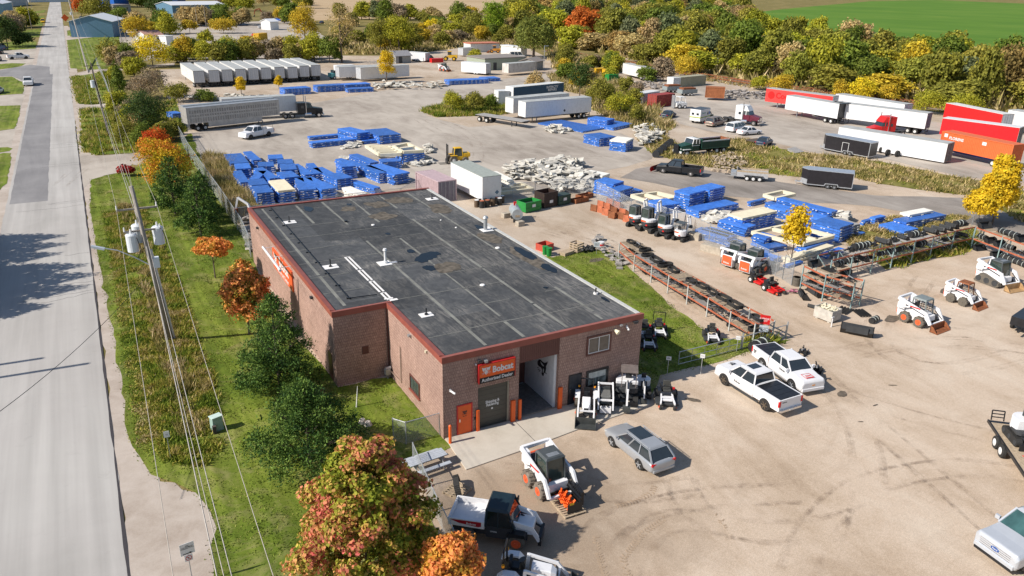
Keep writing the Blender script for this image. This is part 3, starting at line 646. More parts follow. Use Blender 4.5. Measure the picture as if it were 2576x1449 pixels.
def window(name,x0,x1,z0,z1,fm,wm,sp,fw=.12,mull=1):
    q=MB()
    for a in((x0,x1,-.06,0,z0,z0+fw),(x0,x1,-.06,0,z1-fw,z1),(x0,x0+fw,-.06,0,z0+fw,z1-fw),(x1-fw,x1,-.06,0,z0+fw,z1-fw)):q.box(*a)
    f=q.build(name,fm,bl);a0,a1,c0,c1=x0+fw,x1-fw,z0+fw,z1-fw
    B('pane',sp,f,(a0,a1,-.02,0,c0,c1));q=MB();t=.05
    for a in((a0,a1,-.045,-.022,c0,c0+t),(a0,a1,-.045,-.022,c1-t,c1),(a0,a0+t,-.045,-.022,c0+t,c1-t),(a1-t,a1,-.045,-.022,c0+t,c1-t)):q.box(*a)
    for i in range(mull):xm=a0+(a1-a0)*(i+1)/(mull+1);q.box(xm-t/2,xm+t/2,-.045,-.022,c0+t,c1-t)
    q.build('frame',wm,f);return f
window('upper_window',9.9,11.8,3.28,4.65,brownm,white,mat('curtained_pane',(.13,.115,.10),.12,var=.2,spec=.6),.14)
lw=window('shop_window',10.03,11.75,.95,2.17,black,black,mat('office_pane',(.16,.19,.19),.05,var=.75,scale=3,spec=.9),.1)
B('blind',mat('pale_blind',(.55,.56,.52),.5,var=.3),lw,(10.2,11.5,-.05,-.046,1.6,2.02));B('sill_box',white,bl,(10.6,11.2,-.25,-.002,.6,.78))
# wall fixtures
B('light_fitting',dkgrey,bl,(2.2,2.42,-.2,-.061,4.72,4.84));B('light_fitting',dkgrey,bl,(13.4,13.8,-.2,0,5.0,5.05),(13.45,13.75,-.22,-.05,4.92,5.0));B('light_fitting',galv,bl,(2.6,2.8,-.25,-.0,4.6,4.75));B('light_fitting',galv,bl,(12.35,12.52,-.2,0,5.0-.05,5.15-.1))
q=MB();q.cyl((12.1,-.35,4.62),(12.0,0,4.75),.17,.06,n=12);q.build('horn_speaker',cream,bl)
q=MB();q.cyl((12.95,-.3,4.62),(12.95,-.02,4.75),.07);q.box(12.9,13.0,-.1,0,4.7,4.85);q.build('camera',white,bl)
q=MB();q.cyl((.62,-.35,3.12),(.45,-.02,3.22),.065);q.box(.4,.5,-.08,0,3.15,3.3);q.build('camera',white,bl)
B('key_box',black,bl,(2.02,2.12,-.08,0,.85,1.0));q=MB();q.cyl((2.1,-.1,4.55),(2.1,0,4.55),.05);q.build('camera',white,bl)
B('light_fitting',galv,bl,(-.18,0,4.75,4.98,4.72,4.86));B('light_fitting',cream,bl,(-.12,0,2.2,2.34,4.75,4.9));B('light_fitting',dkgrey,bl,(-BN-.2,-BN,13.7,14.0,4.6,4.75));B('light_fitting',dkgrey,bl,(-BN-.2,-BN,31.5,31.8,4.6,4.75))
# side window, pipes, meter, louvre, service door
q=MB()
for a in((-.05,0,3.55,5.22,.9,1.0),(-.05,0,3.55,5.22,1.88,1.98),(-.05,0,3.55,3.67,1.0,1.88),(-.05,0,5.1,5.22,1.0,1.88)):q.box(*a)
sw=q.build('side_window',brownm,bl);B('pane',glassg,sw,(-.015,0,3.67,5.1,1.0,1.88));B('bars',galv,sw,*[(-.04,-.016,y,y+.02,1.0,1.88)for y in(3.9,4.15,4.4,4.65,4.9)]);B('sill',fascia,sw,(-.12,.0,3.5,5.27,.84,.9))
q=MB();q.tube([(-.06,6.75,3.2),(-.06,6.75,.55),(-.1,8.5,.55)],.03);q.tube([(-.06,6.63,3.2),(-.06,6.63,1.5)],.02);q.build('conduit',mat('dusty_pipe',(.35,.25,.2),.6),bl)
q=MB();q.box(-.5,-.15,8.45,8.75,.35,.75);q.cyl((-.32,8.6,.0),(-.32,8.6,.9),.05);q.cyl((-.45,8.6,.8),(-.1,8.6,.8),.12,n=12);q.build('gas_meter',galv,bl)
q=MB();q.tube([(-.08,8.96,.5),(-.08,8.96,5.2)],.04);q.build('downpipe',brownm,bl)
B('louvre',brownm,bl,*[(-1.88,-1.44,BD1-.04,BD1,2.02+i*.08,2.09+i*.08)for i in range(7)])
B('service_door',brownm,bl,(-BN-.03,-BN,9.9,10.75,.05,2.05));
# ---------------------------------------------------------------- writing
def text(body,size,m,parent,M4,bold=0.0,ext=.01,sx=1.0,align='CENTER',name='lettering'):
    cu=bpy.data.curves.new(name,'FONT');cu.body=body;cu.size=size;cu.align_x=align;cu.extrude=ext;cu.offset=bold*size;cu.space_line=.8;cu.resolution_u=3
    t=bpy.data.objects.new(name,cu);C.objects.link(t);bpy.context.view_layer.update()
    me=bpy.data.meshes.new_from_object(t.evaluated_get(bpy.context.evaluated_depsgraph_get()));bpy.data.objects.remove(t);bpy.data.curves.remove(cu)
    me.transform(M4@Matrix.Diagonal((sx,1,1,1)));me.materials.clear();me.materials.append(m);me.name=name
    return linkobj(name,me,parent)
def face(o,xdir,up=(0,0,1)):
    """a frame for writing: origin o, text runs along xdir, upright along up"""
    x=Vector(xdir).normalized();y=Vector(up);y=(y-x*y.dot(x)).normalized();z=x.cross(y)
    return Matrix(((x.x,y.x,z.x,o[0]),(x.y,y.y,z.y,o[1]),(x.z,y.z,z.z,o[2]),(0,0,0,1)))
HEAD=[[(-.5,.42),(-.3,.30),(-.12,.33),(.12,.33),(.3,.30),(.5,.42),(.44,.1),(.38,-.05),(.22,-.12),(.16,-.38),(0,-.5),(-.16,-.38),(-.22,-.12),(-.38,-.05),(-.44,.1)]]
HOLES=[[(-.3,.05),(-.08,-.04),(-.12,-.1),(-.28,-.04)],[(.3,.05),(.08,-.04),(.12,-.1),(.28,-.04)],[(-.06,-.3),(.06,-.3),(0,-.38)],[(-.05,.25),(.05,.25),(.02,.02),(-.02,.02)]]
WHISK=[[(-.28,-.2),(-.62,-.28),(-.28,-.25)],[(-.26,-.3),(-.56,-.46),(-.24,-.34)],[(.28,-.2),(.62,-.28),(.28,-.25)],[(.26,-.3),(.56,-.46),(.24,-.34)]]
def emblem(s,m,m2,parent,M4,name='cat_head_emblem'):
    def mk(polys,z,mm,nm,par):
        b=MB();b.M=M4
        for P in polys:
            b.poly([(x*s,y*s)for x,y in P],z,z+.006)
        return b.build(nm,mm,par,bevel=-1)
    h=mk(HEAD+WHISK,.0,m,name,parent)
    mk(HOLES,.008,m2,'face_marks',h if parent is None else parent);return h
front=lambda x,z,y=0:face((x,y,z),(1,0,0))
sgb=B('sign_board',orange,bl,(2.24,4.6,-.25,-.004,3.68,4.49));B('sign_lower_panel',black,bl,(2.24,4.6,-.25,-.004,3.3,3.676))
B('sign_rim',mat('red_trim',(.45,.02,.02),.3),sgb,(2.2,4.64,-.27,-.0,4.49,4.54),(2.2,2.24,-.27,0,3.3,4.49),(4.6,4.64,-.27,0,3.3,4.49))
text('Bobcat',.56,white,sgb,front(3.78,3.9,-.262),.035,.004,.88)
text('Authorized Dealer',.31,white,bl,front(3.42,3.4,-.262),.022,.004,.88)
emblem(.55,white,orange,sgb,front(2.68,4.12,-.252))
text('Shipping &\nReceiving',.26,white,gd,front(3.32,1.62,.146),.03,.002,.85);q=MB();q.cyl((3.3,.146,1.2),(3.3,.15,1.2),.07);q.build('lettering_dot',white,gd)
emblem(.3,black,orange,d,front(1.38,1.52,-.042));text('SERVICE',.07,black,d,front(1.38,1.25,-.042),.02,.001)
CATS=[[(2.1,2.61),(2.28,2.38),(2.27,2.18),(2.13,2.12),(1.83,2.15),(1.65,2.04),(1.73,1.77),(1.63,1.65),(1.46,1.72),(1.41,1.92),(1.25,2.13),(1.19,2.36),(1.22,2.51),(1.07,2.78),(1.03,2.96),(1.24,2.78),(1.46,2.66),(1.69,2.65),(1.9,2.68)],[(2.28,1.91),(1.89,2.05),(2.28,1.96)],[(2.17,1.8),(1.86,2.01),(2.23,1.83)],[(2.04,1.74),(1.79,1.97),(2.11,1.78)],[(1.36,1.98),(1.02,2.04),(1.31,2.07)]]
for nm_,mm_,LL_,zz_ in(('cat_head_emblem',black,CATS,.004),('face_marks',mat('white_painted_block'),[[(1.94,2.55),(1.79,2.41),(1.56,2.35),(1.45,2.44),(1.68,2.52)],[(1.55,2.25),(1.43,2.15),(1.5,1.91),(1.57,1.91),(1.54,2.09)]],.012)):
    b=MB();b.M=face((7.718,0,0),(0,-1,0))
    for Q in LL_:b.poly([(-y,z)for y,z in Q],0,zz_)
    b.build(nm_,mm_,bl,bevel=-1)
# the sign of the left wall
sg=MB();sg.box(-BN-.12,-BN-.004,19.5,25.9,3.0,4.65);sgo=sg.build('wall_sign_board',redor,bl)
text('Bobcat',1.15,white,sgo,face((-BN-.124,22.1,3.75),(0,-1,0)),.035,.003,.95);emblem(1.1,white,redor,sgo,face((-BN-.124,24.9,4.0),(0,-1,0)))
text('Authorized Dealer',.5,white,sgo,face((-BN-.124,22.6,3.12),(0,-1,0)),.02,.003,1)
q=MB();q.cyl((-BN-.95,19.2,5.0),(-BN-.95,25.2,5.0),.1)
for y in(19.8,22.4,24.9):q.tube([(-BN,y,5.0),(-BN-.95,y,5.0)],.03)
q.build('sign_light_bar',white,bl)
# ---------------------------------------------------------------- apron and bollards
ap=MB();ap.poly([(0.1,0),(-.14,-3.4),(3.8,-3.15),(7.66,-2.75),(13.5,-2.35),(14.6,-1.0),(14.4,0)],.0,.08)
m_conc=ground_mat('apron_concrete_mat',[(.42,.37,.31),(.52,.47,.40),(.58,.53,.46)],.2,.7,9,bump=.1,contrast=(.38,.62))
tag(ap.build('concrete_apron',m_conc,bevel=.01),kind='structure')
q=MB()
for x in(4.7,9.3):q.box(x,x+.03,-3.0,-.02,.08,.084)
tag(q.build('apron_joint',dkgrey),kind='structure')
ps=MB();ps.box(5.05,7.7,T,3.78,.0,.085);tag(ps.build('entrance_floor',mat('grey_pavers',(.2,.185,.17),.85,var=.25,scale=6)),kind='structure')
B('doormat',black,None,(5.2,6.2,2.7,3.5,.086,.1))
tag(bpy.data.objects['doormat'],'black doormat before the glass entrance in the recess','doormat')
for x,y,h,lb in[(2.2,-.14,1.5,'square orange steel bollard at the left edge of the olive garage door'),(4.6,-.16,1.55,'square orange bollard just right of the olive garage door'),(5.08,-.16,1.5,'square orange bollard at the left edge of the entrance recess'),(8.0,-.16,1.6,'wide orange bollard at the right edge of the entrance recess')]:
    q=MB();ww=.09 if x!=4.6 and x!=8.0 else .14;q.box(x-ww,x+ww,y-.06,y+.08,.08,h);q.box(x-ww-.02,x+ww+.02,y-.08,y+.1,.08,.1)
    tag(q.build('bollard',orange,None,bevel=.01),lb,'bollard','orange bollards along the front wall')
q=MB();q.cyl((.16,-.6,0),(.16,-.6,1.25),.09,n=14);q.cyl((.16,-.6,1.25),(.16,-.6,1.31),.09,.03,n=14)
tag(q.build('bollard',orange,None,smooth=False),'round orange pipe bollard standing at the left front corner of the brick building','bollard','orange bollards along the front wall')
# ---------------------------------------------------------------- trees
def projy(P):
    d=P-CAM;return 724.5-F_PX*d.dot(cU2)/d.dot(cF)
def height_at(px,py,top):
    b=g(px,py);lo,hi=.2,60
    for _ in range(30):
        m=(lo+hi)/2
        if projy(Vector((b.x,b.y,m)))>top:lo=m
        else:hi=m
    return b,lo,(b-CAM).length/F_PX # base, height, metres per pixel
def leaf_cloud(blobs,n,size,seed=0,shell=(.72,1.05),lump=.22,radial=False,asp=1.0):
    r=np.random.RandomState(seed);bl_=np.array(blobs,float)
    w_=(bl_[:,3]*bl_[:,4])**1.0*bl_[:,3];w_/=w_.sum()
    k=r.choice(len(bl_),n,p=w_);b=bl_[k]
    d=r.randn(n,3);d/=np.linalg.norm(d,axis=1)[:,None];d[:,2]=np.where(d[:,2]<-.55,-d[:,2],d[:,2])
    ph=r.rand(6,4)*6.28;lm=np.zeros(n)
    for j in range(6):lm+=np.sin(d[:,0]*(3+j)*math.cos(ph[j,0])+d[:,1]*(3+j)*math.sin(ph[j,1])+d[:,2]*(3+j)+ph[j,2]+k*1.7)
    rad=(r.uniform(shell[0],shell[1],n))*(1+lump*lm/6*1.6)
    p=b[:,:3]+d*rad[:,None]*np.stack([b[:,3],b[:,3],b[:,4]],1)
    nn=d*(.9 if not radial else .1)+r.randn(n,3)*.55;nn/=np.linalg.norm(nn,axis=1)[:,None]
    t=np.cross(nn,r.randn(n,3))if not radial else d+r.randn(n,3)*.35
    t/=np.linalg.norm(t,axis=1)[:,None];s=np.cross(nn,t);s/=np.linalg.norm(s,axis=1)[:,None]
    sz=size*r.uniform(.6,1.25,n)[:,None]
    q=np.stack([p-t*sz/2-s*sz*asp/2*.6,p-t*sz*.1+s*sz*asp*-.6,p+t*sz/2,p-t*sz*.1+s*sz*asp*.6],1)
    return q.reshape(-1,3)
def lumpy(rx,rz,cz,n,seed,sub=.42,squash=.85,top=0.0):
    """a crown as one core and many bulges"""
    r=random.Random(seed);L=[(0,0,cz,rx*.72,rz*.72)]
    for i in range(n):
        a=r.uniform(0,6.283);u=r.uniform(-.75,.95);c=math.sqrt(max(0,1-u*u))
        c*=(1-top*max(0,u));k=r.uniform(.55,.8)
        s=rx*sub*r.uniform(.65,1.2)
        L.append((rx*k*c*math.cos(a),rx*k*c*math.sin(a),cz+rz*k*u,s,s*squash))
    return L
def trunk_mesh(name,h,r,m,parent,limbs=6,seed=0,spread=1.5,fork=.35,lean=(0,0)):
    rr=random.Random(seed);b=MB();top=Vector((lean[0],lean[1],h))
    b.cyl((0,0,-.05),top*.5,r,r*.7,n=7);b.cyl(top*.5,top,r*.7,r*.15,n=6)
    for i in range(limbs):
        z=fork+(.9-fork)*i/limbs;a=rr.uniform(0,6.28);s=spread*rr.uniform(.6,1)*(1.15-z)
        p=top*z;q=p+Vector((math.cos(a)*s,math.sin(a)*s,h*.16+s*.35));b.cyl(p,q,r*.42*(1.2-z),r*.12,n=5)
        for j in range(2):
            a2=a+rr.uniform(-.9,.9);p2=p+(q-p)*.55;b.cyl(p2,p2+Vector((math.cos(a2)*s*.5,math.sin(a2)*s*.5,s*.4)),r*.18,r*.05,n=4)
    return b.build(name,m,parent,smooth=False)
# special leaves
lm_maple=leaf_mat('maple_leaves',[(.14,.18,.015),(.27,.31,.03),(.38,.38,.045),(.56,.33,.10),(.62,.22,.13),(.6,.14,.12)],.42,.3,var=.4)
lm_orange=leaf_mat('orange_leaves',[(.45,.3,.04),(.75,.36,.06),(.82,.33,.1),(.82,.24,.09)],.8,.3,var=.35)
lm_omaple=leaf_mat('orange_green_leaves',[(.09,.13,.015),(.26,.25,.03),(.7,.33,.07),(.8,.34,.12),(.78,.24,.1)],.7,.3,var=.4)
lm_yellow=leaf_mat('yellow_leaves',[(.55,.38,.02),(.75,.52,.025),(.8,.56,.03),(.5,.42,.04)],.7,.35,var=.25)
lm_ygr=leaf_mat('yellow_maple_leaves',[(.15,.18,.015),(.45,.38,.02),(.62,.42,.02),(.64,.27,.03),(.58,.16,.05)],.6,.3,var=.35)
lm_pine=leaf_mat('pine_needles',[(.02,.055,.014),(.05,.11,.022),(.10,.17,.03),(.16,.23,.045)],.9,.12,var=.5)
lm_obj=leaf_mat('mixed_tree_leaves',None,.55,.3,obj=True,var=.4)
COL={'olive':(.25,.24,.04),'yellow green':(.37,.36,.035),'mid green':(.15,.20,.03),'dark green':(.06,.10,.025),'golden':(.54,.40,.04),'russet brown':(.32,.22,.08),
       'burnt orange':(.55,.15,.03),'bright green':(.22,.32,.025),'bright yellow':(.68,.55,.03),'tan':(.46,.35,.16),'grey green':(.16,.19,.09),'orange':(.6,.26,.05),'grey brown':(.32,.25,.17)}
def tree(name,label,x,y,h,blobs,n,size,m,tr,seed=0,limbs=6,spread=1.2,th=.75,cat='tree',group=None,shell=(.72,1.05),radial=False,asp=1.0,lump=.22,lean=(0,0),tm=None,fork=.35):
    e=E(name,label,cat,(x,y,0),group=group)
    trunk_mesh('trunk',h*th,tr,tm or bark,e,limbs,seed,spread,fork,lean)
    quads_mesh('crown',leaf_cloud(blobs,n,size,seed,shell,lump,radial,asp),m,parent=e);return e
def P_(px,py):v=g(px,py);return v.x,v.y
# the large maple at the front
_v=g(918,1290,4.2);x,y=_v.x,_v.y
bb=[(0,0,4.2,1.6,2.4)];_r=random.Random(3)
for i in range(58):
    u=(i+.5)/58;zz=1.2+6.3*u;ww=3.0*min(1,(.55+u*1.6))*(1-max(0,u-.35)**1.5*1.55);a=i*2.39996+_r.uniform(-.3,.3);s_=_r.uniform(.5,.85)*(1.1-.3*u);k_=_r.uniform(.62,.95)
    bb.append((ww*k_*math.cos(a),ww*k_*math.sin(a),zz,s_,s_*.72))
tree('maple_tree','large maple turning red, pink and yellow, beside the picnic table at the building corner',x,y,7.6,bb,52000,.16,lm_maple,.16,5,9,2.2,shell=(.5,1.1),lump=.35,th=.85,fork=.15)
_v=g(1135,1430,2.8);x,y=_v.x,_v.y
tree('maple_tree','small orange maple cut by the bottom edge of the photo, beside the utility truck',x,y,4,lumpy(1.35,1.45,2.9,16,8,.4),9000,.15,lm_orange,.09,8,5,1.0,shell=(.6,1.06),lump=.3)
# pines: tufts of needles at the branch ends
def pine(label,x,y,h,rad,n,seed,size=.17,low=.12,per=420,wide=1.0):
    r=random.Random(seed);L=[]
    for i in range(n):
        u=(i+.5)/n;z=low*h+(1-low)*h*u;R_=rad*((1-u)**.62)*wide*(1 if u>.08 else .8);a=i*2.39996+r.uniform(-.4,.4);k=r.uniform(.72,1.05)
        s=rad*.17*r.uniform(.75,1.3)*(1.15-.55*u)
        L.append((R_*k*math.cos(a),R_*k*math.sin(a),min(z+r.uniform(-.3,.3),h-.15),s,s*1.0))
        if r.random()<.65:L.append((R_*k*.55*math.cos(a),R_*k*.55*math.sin(a),z,s*1.3,s*1.1))
    e=E('pine_tree',label,'tree',(x,y,0),group='pines in the grass beside the building')
    trunk_mesh('trunk',h*.93,.11,bark,e,16,seed,rad*.8,.1)
    quads_mesh('crown',leaf_cloud(L,n*per//2,size,seed,(.25,1.1),.2,True,.35),lm_pine,parent=e);return e
pine('bushy dark pine in front of the notch of the brick building, above the lower pine',-7.3,9.7,6.9,2.9,130,1)
pine('broad low pine between the large maple and the fenced grass, dead twigs showing',-7.6,1.3,4.9,3.3,125,2,wide=1.1)
pine('dark pine half hidden behind the yellow maple, left of its twin',-8.3,56.0,6.4,2.9,70,3,.26,per=240)
pine('dark rounded pine just above the small orange tree by the fence',-6.9,46.6,6.2,2.7,75,4,.24,per=260)
pine('dark pine at the far end of the pair by the chain link fence',-5.8,51.5,5.6,2.4,60,5,.26,per=240)
x,y=P_(542,700);tree('orange_tree','small round orange tree on a bare thin trunk in the grass by the fence',x,y,3.9,lumpy(1.5,1.05,2.9,16,4,.42,.6),8000,.17,lm_orange,.07,4,6,1.0,shell=(.55,1.06),lump=.3,th=.8)
x,y=P_(628,842);tree('orange_tree','taller orange tree with green lower leaves beside the wall sign',x,y,6.4,lumpy(1.75,2.2,3.9,24,9,.4,.8,.3)+[(.6,-.8,2.4,1.2,1.2),(-.3,.4,2.2,1.1,1.0),(.8,.4,3,1.2,1.2)],20000,.18,lm_omaple,.1,9,8,1.3,shell=(.55,1.06),lump=.3,th=.7)
x,y=P_(2495,566);tree('yellow_tree','tall bright yellow tree behind the corner of the attachment racks',x,y,9,lumpy(2.3,4.3,4.9,34,12,.28,1.1,.7)+[(-2.0,.5,2.4,1.7,1.5),(1.2,1.2,3,2,1.8)],24000,.24,lm_yellow,.12,12,10,1.5,shell=(.55,1.08),lump=.3)
x,y=P_(1988,668);tree('yellow_tree','thin sparse yellow sapling in front of the blue wrapped stacks',x,y,6.4,lumpy(1.6,2.8,3.6,22,13,.22,.7,.6),2600,.24,lm_yellow,.06,13,16,1.5,shell=(.3,1.1),lump=.4,th=.9,fork=.1)
for px,py,w_,h_,lb in[(322,443,1.0,1.6,'small crimson shrub beside the driveway entrance')]:
    x,y=P_(px,py);tree('red_shrub',lb,x,y,h_,lumpy(w_,.7,.8,8,2,.5),1200,.2,leaf_mat('crimson_leaves',[(.28,.02,.02),(.4,.03,.03)],1,.3),.05,3,3,.5,cat='shrub')
# colour, base pixel, top pixel, crown width in pixels, label
def bgtree(px,py,top,wpx,col,label,name='tree',dens=1.0,kind='round',group=None,cat='tree'):
    b,h,mp=height_at(px,py,top);rw=wpx*mp/2;sd_=int(px*7+py)
    leafs=int(min(9000,max(1800,42*wpx+14*(py-top)))*dens);sz=max(.17,mp*2.5)
    rz=h*.56;cz=h*.5
    if kind=='col':bl_=lumpy(rw,rz*.95,cz,14,sd_,.6,1.2)
    else:bl_=lumpy(rw*.95,rz*.9,cz,20,sd_,.42,.85,.3)
    e=tree(name,label,b.x,b.y,h,bl_,leafs,sz,lm_obj if isinstance(col,str)else col,max(.06,h*.018),sd_,8,rw*.9,cat=cat,group=group,shell=(.5,1.08),lump=.3,th=.8)
    if isinstance(col,str):
        for ch in KIDS[e.name]:
            if ch.name.startswith('crown'):ch.color=COL[col]+(1,)
    return e
LT='roadside and yard trees'
bgs=[
 (20,118,38,75,'dark green','dark evergreen at the far left beside the parked cars'),(58,116,82,40,'dark green','low spreading dark conifer left of the road by its own dark trunk'),
 (205,40,-12,42,'burnt orange','red orange tree beyond the orange road sign'),(246,58,-16,78,'olive','wide olive and brown tree beside the red orange one'),
 (405,42,-14,66,'dark green','dark green tree left of the long blue shed'),(350,108,32,62,'golden','golden green tree just right of the white roofed shed'),
 (428,102,27,58,'yellow green','bright yellow green tree before the end of the long blue shed'),(385,168,88,92,'bright yellow','broad bright yellow tree beside the grey parked car'),
 (288,168,98,88,'olive','olive bushy tree beside the mown roadside grass'),(325,172,112,52,'mid green','green tree between the olive bush and the bright yellow tree'),
 (468,158,84,52,'golden','orange gold tree right of the bright yellow tree'),(520,112,76,40,'yellow green','small lime tree amid the far parked machines'),
 (520,160,102,60,'yellow green','light green tree behind the left of the trailer row'),(578,156,92,62,'yellow green','yellow green tree behind the middle of the trailer row'),
 (640,156,92,52,'tan','tan leaved tree behind the trailer row, left of the yellow container'),(562,84,46,62,'golden','golden tree among the far parked machines below the blue shed'),(478,84,48,36,'golden','small golden tree under the long blue shed'),
 (380,246,174,92,'grey brown','brownish thin leaved shrub tree left of the trailer row'),(450,256,208,66,'olive','olive bush left of the nearest white trailer'),(515,254,226,58,'mid green','low green bush in front of the first trailers'),
 (308,268,150,34,'mid green','tall narrow vine covered green tree on the yard fence'),(335,235,205,30,'grey brown','reddish brown bush at the yard entrance'),
 (368,326,224,124,'dark green','large dark conifer left of the livestock trailer'),(322,372,298,66,'olive','olive bush left of the orange topped maple'),(365,385,300,60,'mid green','green bush below the large dark conifer'),(444,348,300,46,'olive','small olive bush below the wheels of the livestock trailer'),
 (770,128,-6,76,'golden','tall yellow and green tree behind the gravel mound'),(742,152,82,52,'yellow green','green tree at the left of the hedge behind the trailers'),(792,155,78,62,'yellow green','yellow green tree at the right of the hedge behind the trailers'),
 (958,132,34,72,'olive','olive tree with bare lower branches left of the yellow one'),(1004,134,22,84,'yellow green','yellow green tree with bare grey trunks behind the storage yard'),(1040,128,52,60,'olive','greyish olive tree at the right of the yard hedge'),
 (948,56,-6,36,'grey green','grey green tree at the edge of the stubble field'),(972,70,-8,56,'mid green','dark green tree between the stubble field and the hedge'),(1098,62,28,30,'yellow green','small lime tree below the stubble field'),
 (1060,62,33,32,'olive','small olive tree before the stubble field'),(1088,92,50,58,'bright yellow','rounded yellow bush before the brown scrub'),(1155,72,-4,58,'mid green','dark round tree at the right end of the stubble field'),
 (1186,94,44,62,'olive','bushy olive tree under the dark round tree'),(1242,92,0,74,'bright green','bright green tree with yellow patches above the yard buildings'),(1278,64,4,40,'mid green','narrow green tree beside the bright green one'),
 (973,208,116,50,lm_yellow,'bright orange yellow tree in front of the long white box trailers'),(608,242,184,28,lm_yellow,'thin yellow sapling before the fourth trailer'),(702,224,186,22,lm_yellow,'small yellow sapling before the last trailers'),
 (1138,282,226,66,'yellow green','left shrub of the gravel yard island'),(1192,284,232,62,'olive','middle shrub of the gravel yard island'),(1234,284,236,46,'mid green','right shrub of the gravel yard island by the white shed'),
 (1196,158,120,40,'yellow green','lime bush beside the grey green flat roofed building'),(1345,228,180,54,'tan','tan bush above the blue lettered trailer'),(1458,242,150,66,'dark green','dark green tree above the white trailer in the middle yard'),
 (1536,182,128,44,'mid green','green bush at the left end of the white trailer by the railway'),(1508,274,196,84,'olive','olive tree on the weed bank in the middle yard'),(1560,294,226,80,'yellow green','yellow green bush beside the red container'),(1600,310,262,50,'olive','low olive bush below the red container'),
 (1725,196,140,74,'golden','golden tree beside the yellow storage box, before the railway'),(2106,258,196,44,'golden','golden sapling between the white trailers and the track'),(2160,262,188,66,'bright yellow','yellow green thicket between the trailers and the track'),(2234,262,204,50,'golden','golden bush right of the yellow green thicket by the track'),
 (2330,285,232,76,'yellow green','left lime bush behind the red topped trailer'),(2420,296,244,96,'yellow green','wide lime bush behind the red box trailer'),(1960,236,186,66,'golden','rounded golden bush behind the orange sided soda trailer'),(1908,226,192,50,'yellow green','small lime bush behind the end of the soda trailer'),
 (395,400,324,82,leaf_mat('red_orange_leaves',[(.5,.17,.02),(.62,.12,.02),(.6,.07,.02)],.5,.3),'orange red crowned maple just above the big yellow maple'),(424,476,346,142,lm_ygr,'big yellow and orange maple left of the yard fence'),
]
for px,py,top,wp,col,lb in bgs:
    nm='shrub' if('bush' in lb or 'shrub' in lb or 'thicket' in lb)and(py-top)<70 else('conifer' if 'conifer' in lb or 'evergreen' in lb else 'broadleaf_tree')
    bgtree(px,py,top,wp,col,lb,nm,cat='shrub' if nm=='shrub' else 'tree')
bgtree(860,158,-10,96,'tan','tall nearly bare tree with a grey trunk behind the trailer row','bare_tree',dens=.35)
# the willow
b_,h_,mp_=height_at(1342,146,36);rr_=108*mp_/2
r_=random.Random(5);L_=[]
for i in range(46):
    a=r_.uniform(0,6.28);k=math.sqrt(r_.random());zt=h_*(1-.28*k*k)
    L_.append((rr_*.85*k*math.cos(a),rr_*.85*k*math.sin(a),zt*.5+.6,rr_*.2,zt*.46))
we=tree('willow_tree','huge dense weeping willow between the yard buildings and the railway',b_.x,b_.y,h_,L_,9000,.75,lm_obj,.5,3,8,5,shell=(.8,1.05),radial=False,asp=.4)
for ch in KIDS[we.name]:
    if ch.name.startswith('crown'):ch.color=(.2,.23,.05,1)
# the wood beyond the railway: seven crowns, many copies
protos=[]
for k in range(7):
    bl_=lumpy(1.0,1.0,1.05,18,50+k,.44,.85,.2)
    protos.append(leaf_cloud(bl_,4600,.115,60+k,(.55,1.08),.35))
wood_front=[(1340,112),(1400,116),(1560,143),(1700,176),(1830,196),(1900,208),(2100,234),(2300,262),(2576,300),(2760,330)]
wood_back=[(2760,200),(2576,186),(2450,176),(2300,160),(2150,138),(2000,120),(1900,96),(1850,70),(1880,34),(1780,22),(1600,16),(1300,12),(1290,60)]
WP=[g(*p)[:2]for p in wood_front+wood_back]
me_c=[];me_t=None;cnt=0;placed=[]
FR=[g(*p)for p in wood_front]
def dfront(x,y):return min((Vector((x,y,0))-f).length for f in FR)
rw_=random.Random(21);names_row=['front edge','middle','back']
x0,x1=min(p[0]for p in WP),max(p[0]for p in WP);y0,y1=min(p[1]for p in WP),max(p[1]for p in WP)
cand=[]
for _ in range(26000):
    X,Y=rw_.uniform(x0,x1),rw_.uniform(y0,y1);d=math.hypot(X-CAM.x,Y-CAM.y);cand.append((X,Y,d))
ca=inside(WP,np.array([c[0]for c in cand]),np.array([c[1]for c in cand]))
cand=[c for c,ok in zip(cand,ca)if ok];rw_.shuffle(cand)
wcols=['olive','olive','yellow green','mid green','olive','olive','golden','mid green','yellow green','olive','russet brown','yellow green','olive','grey green','tan','mid green']
seen_c={}
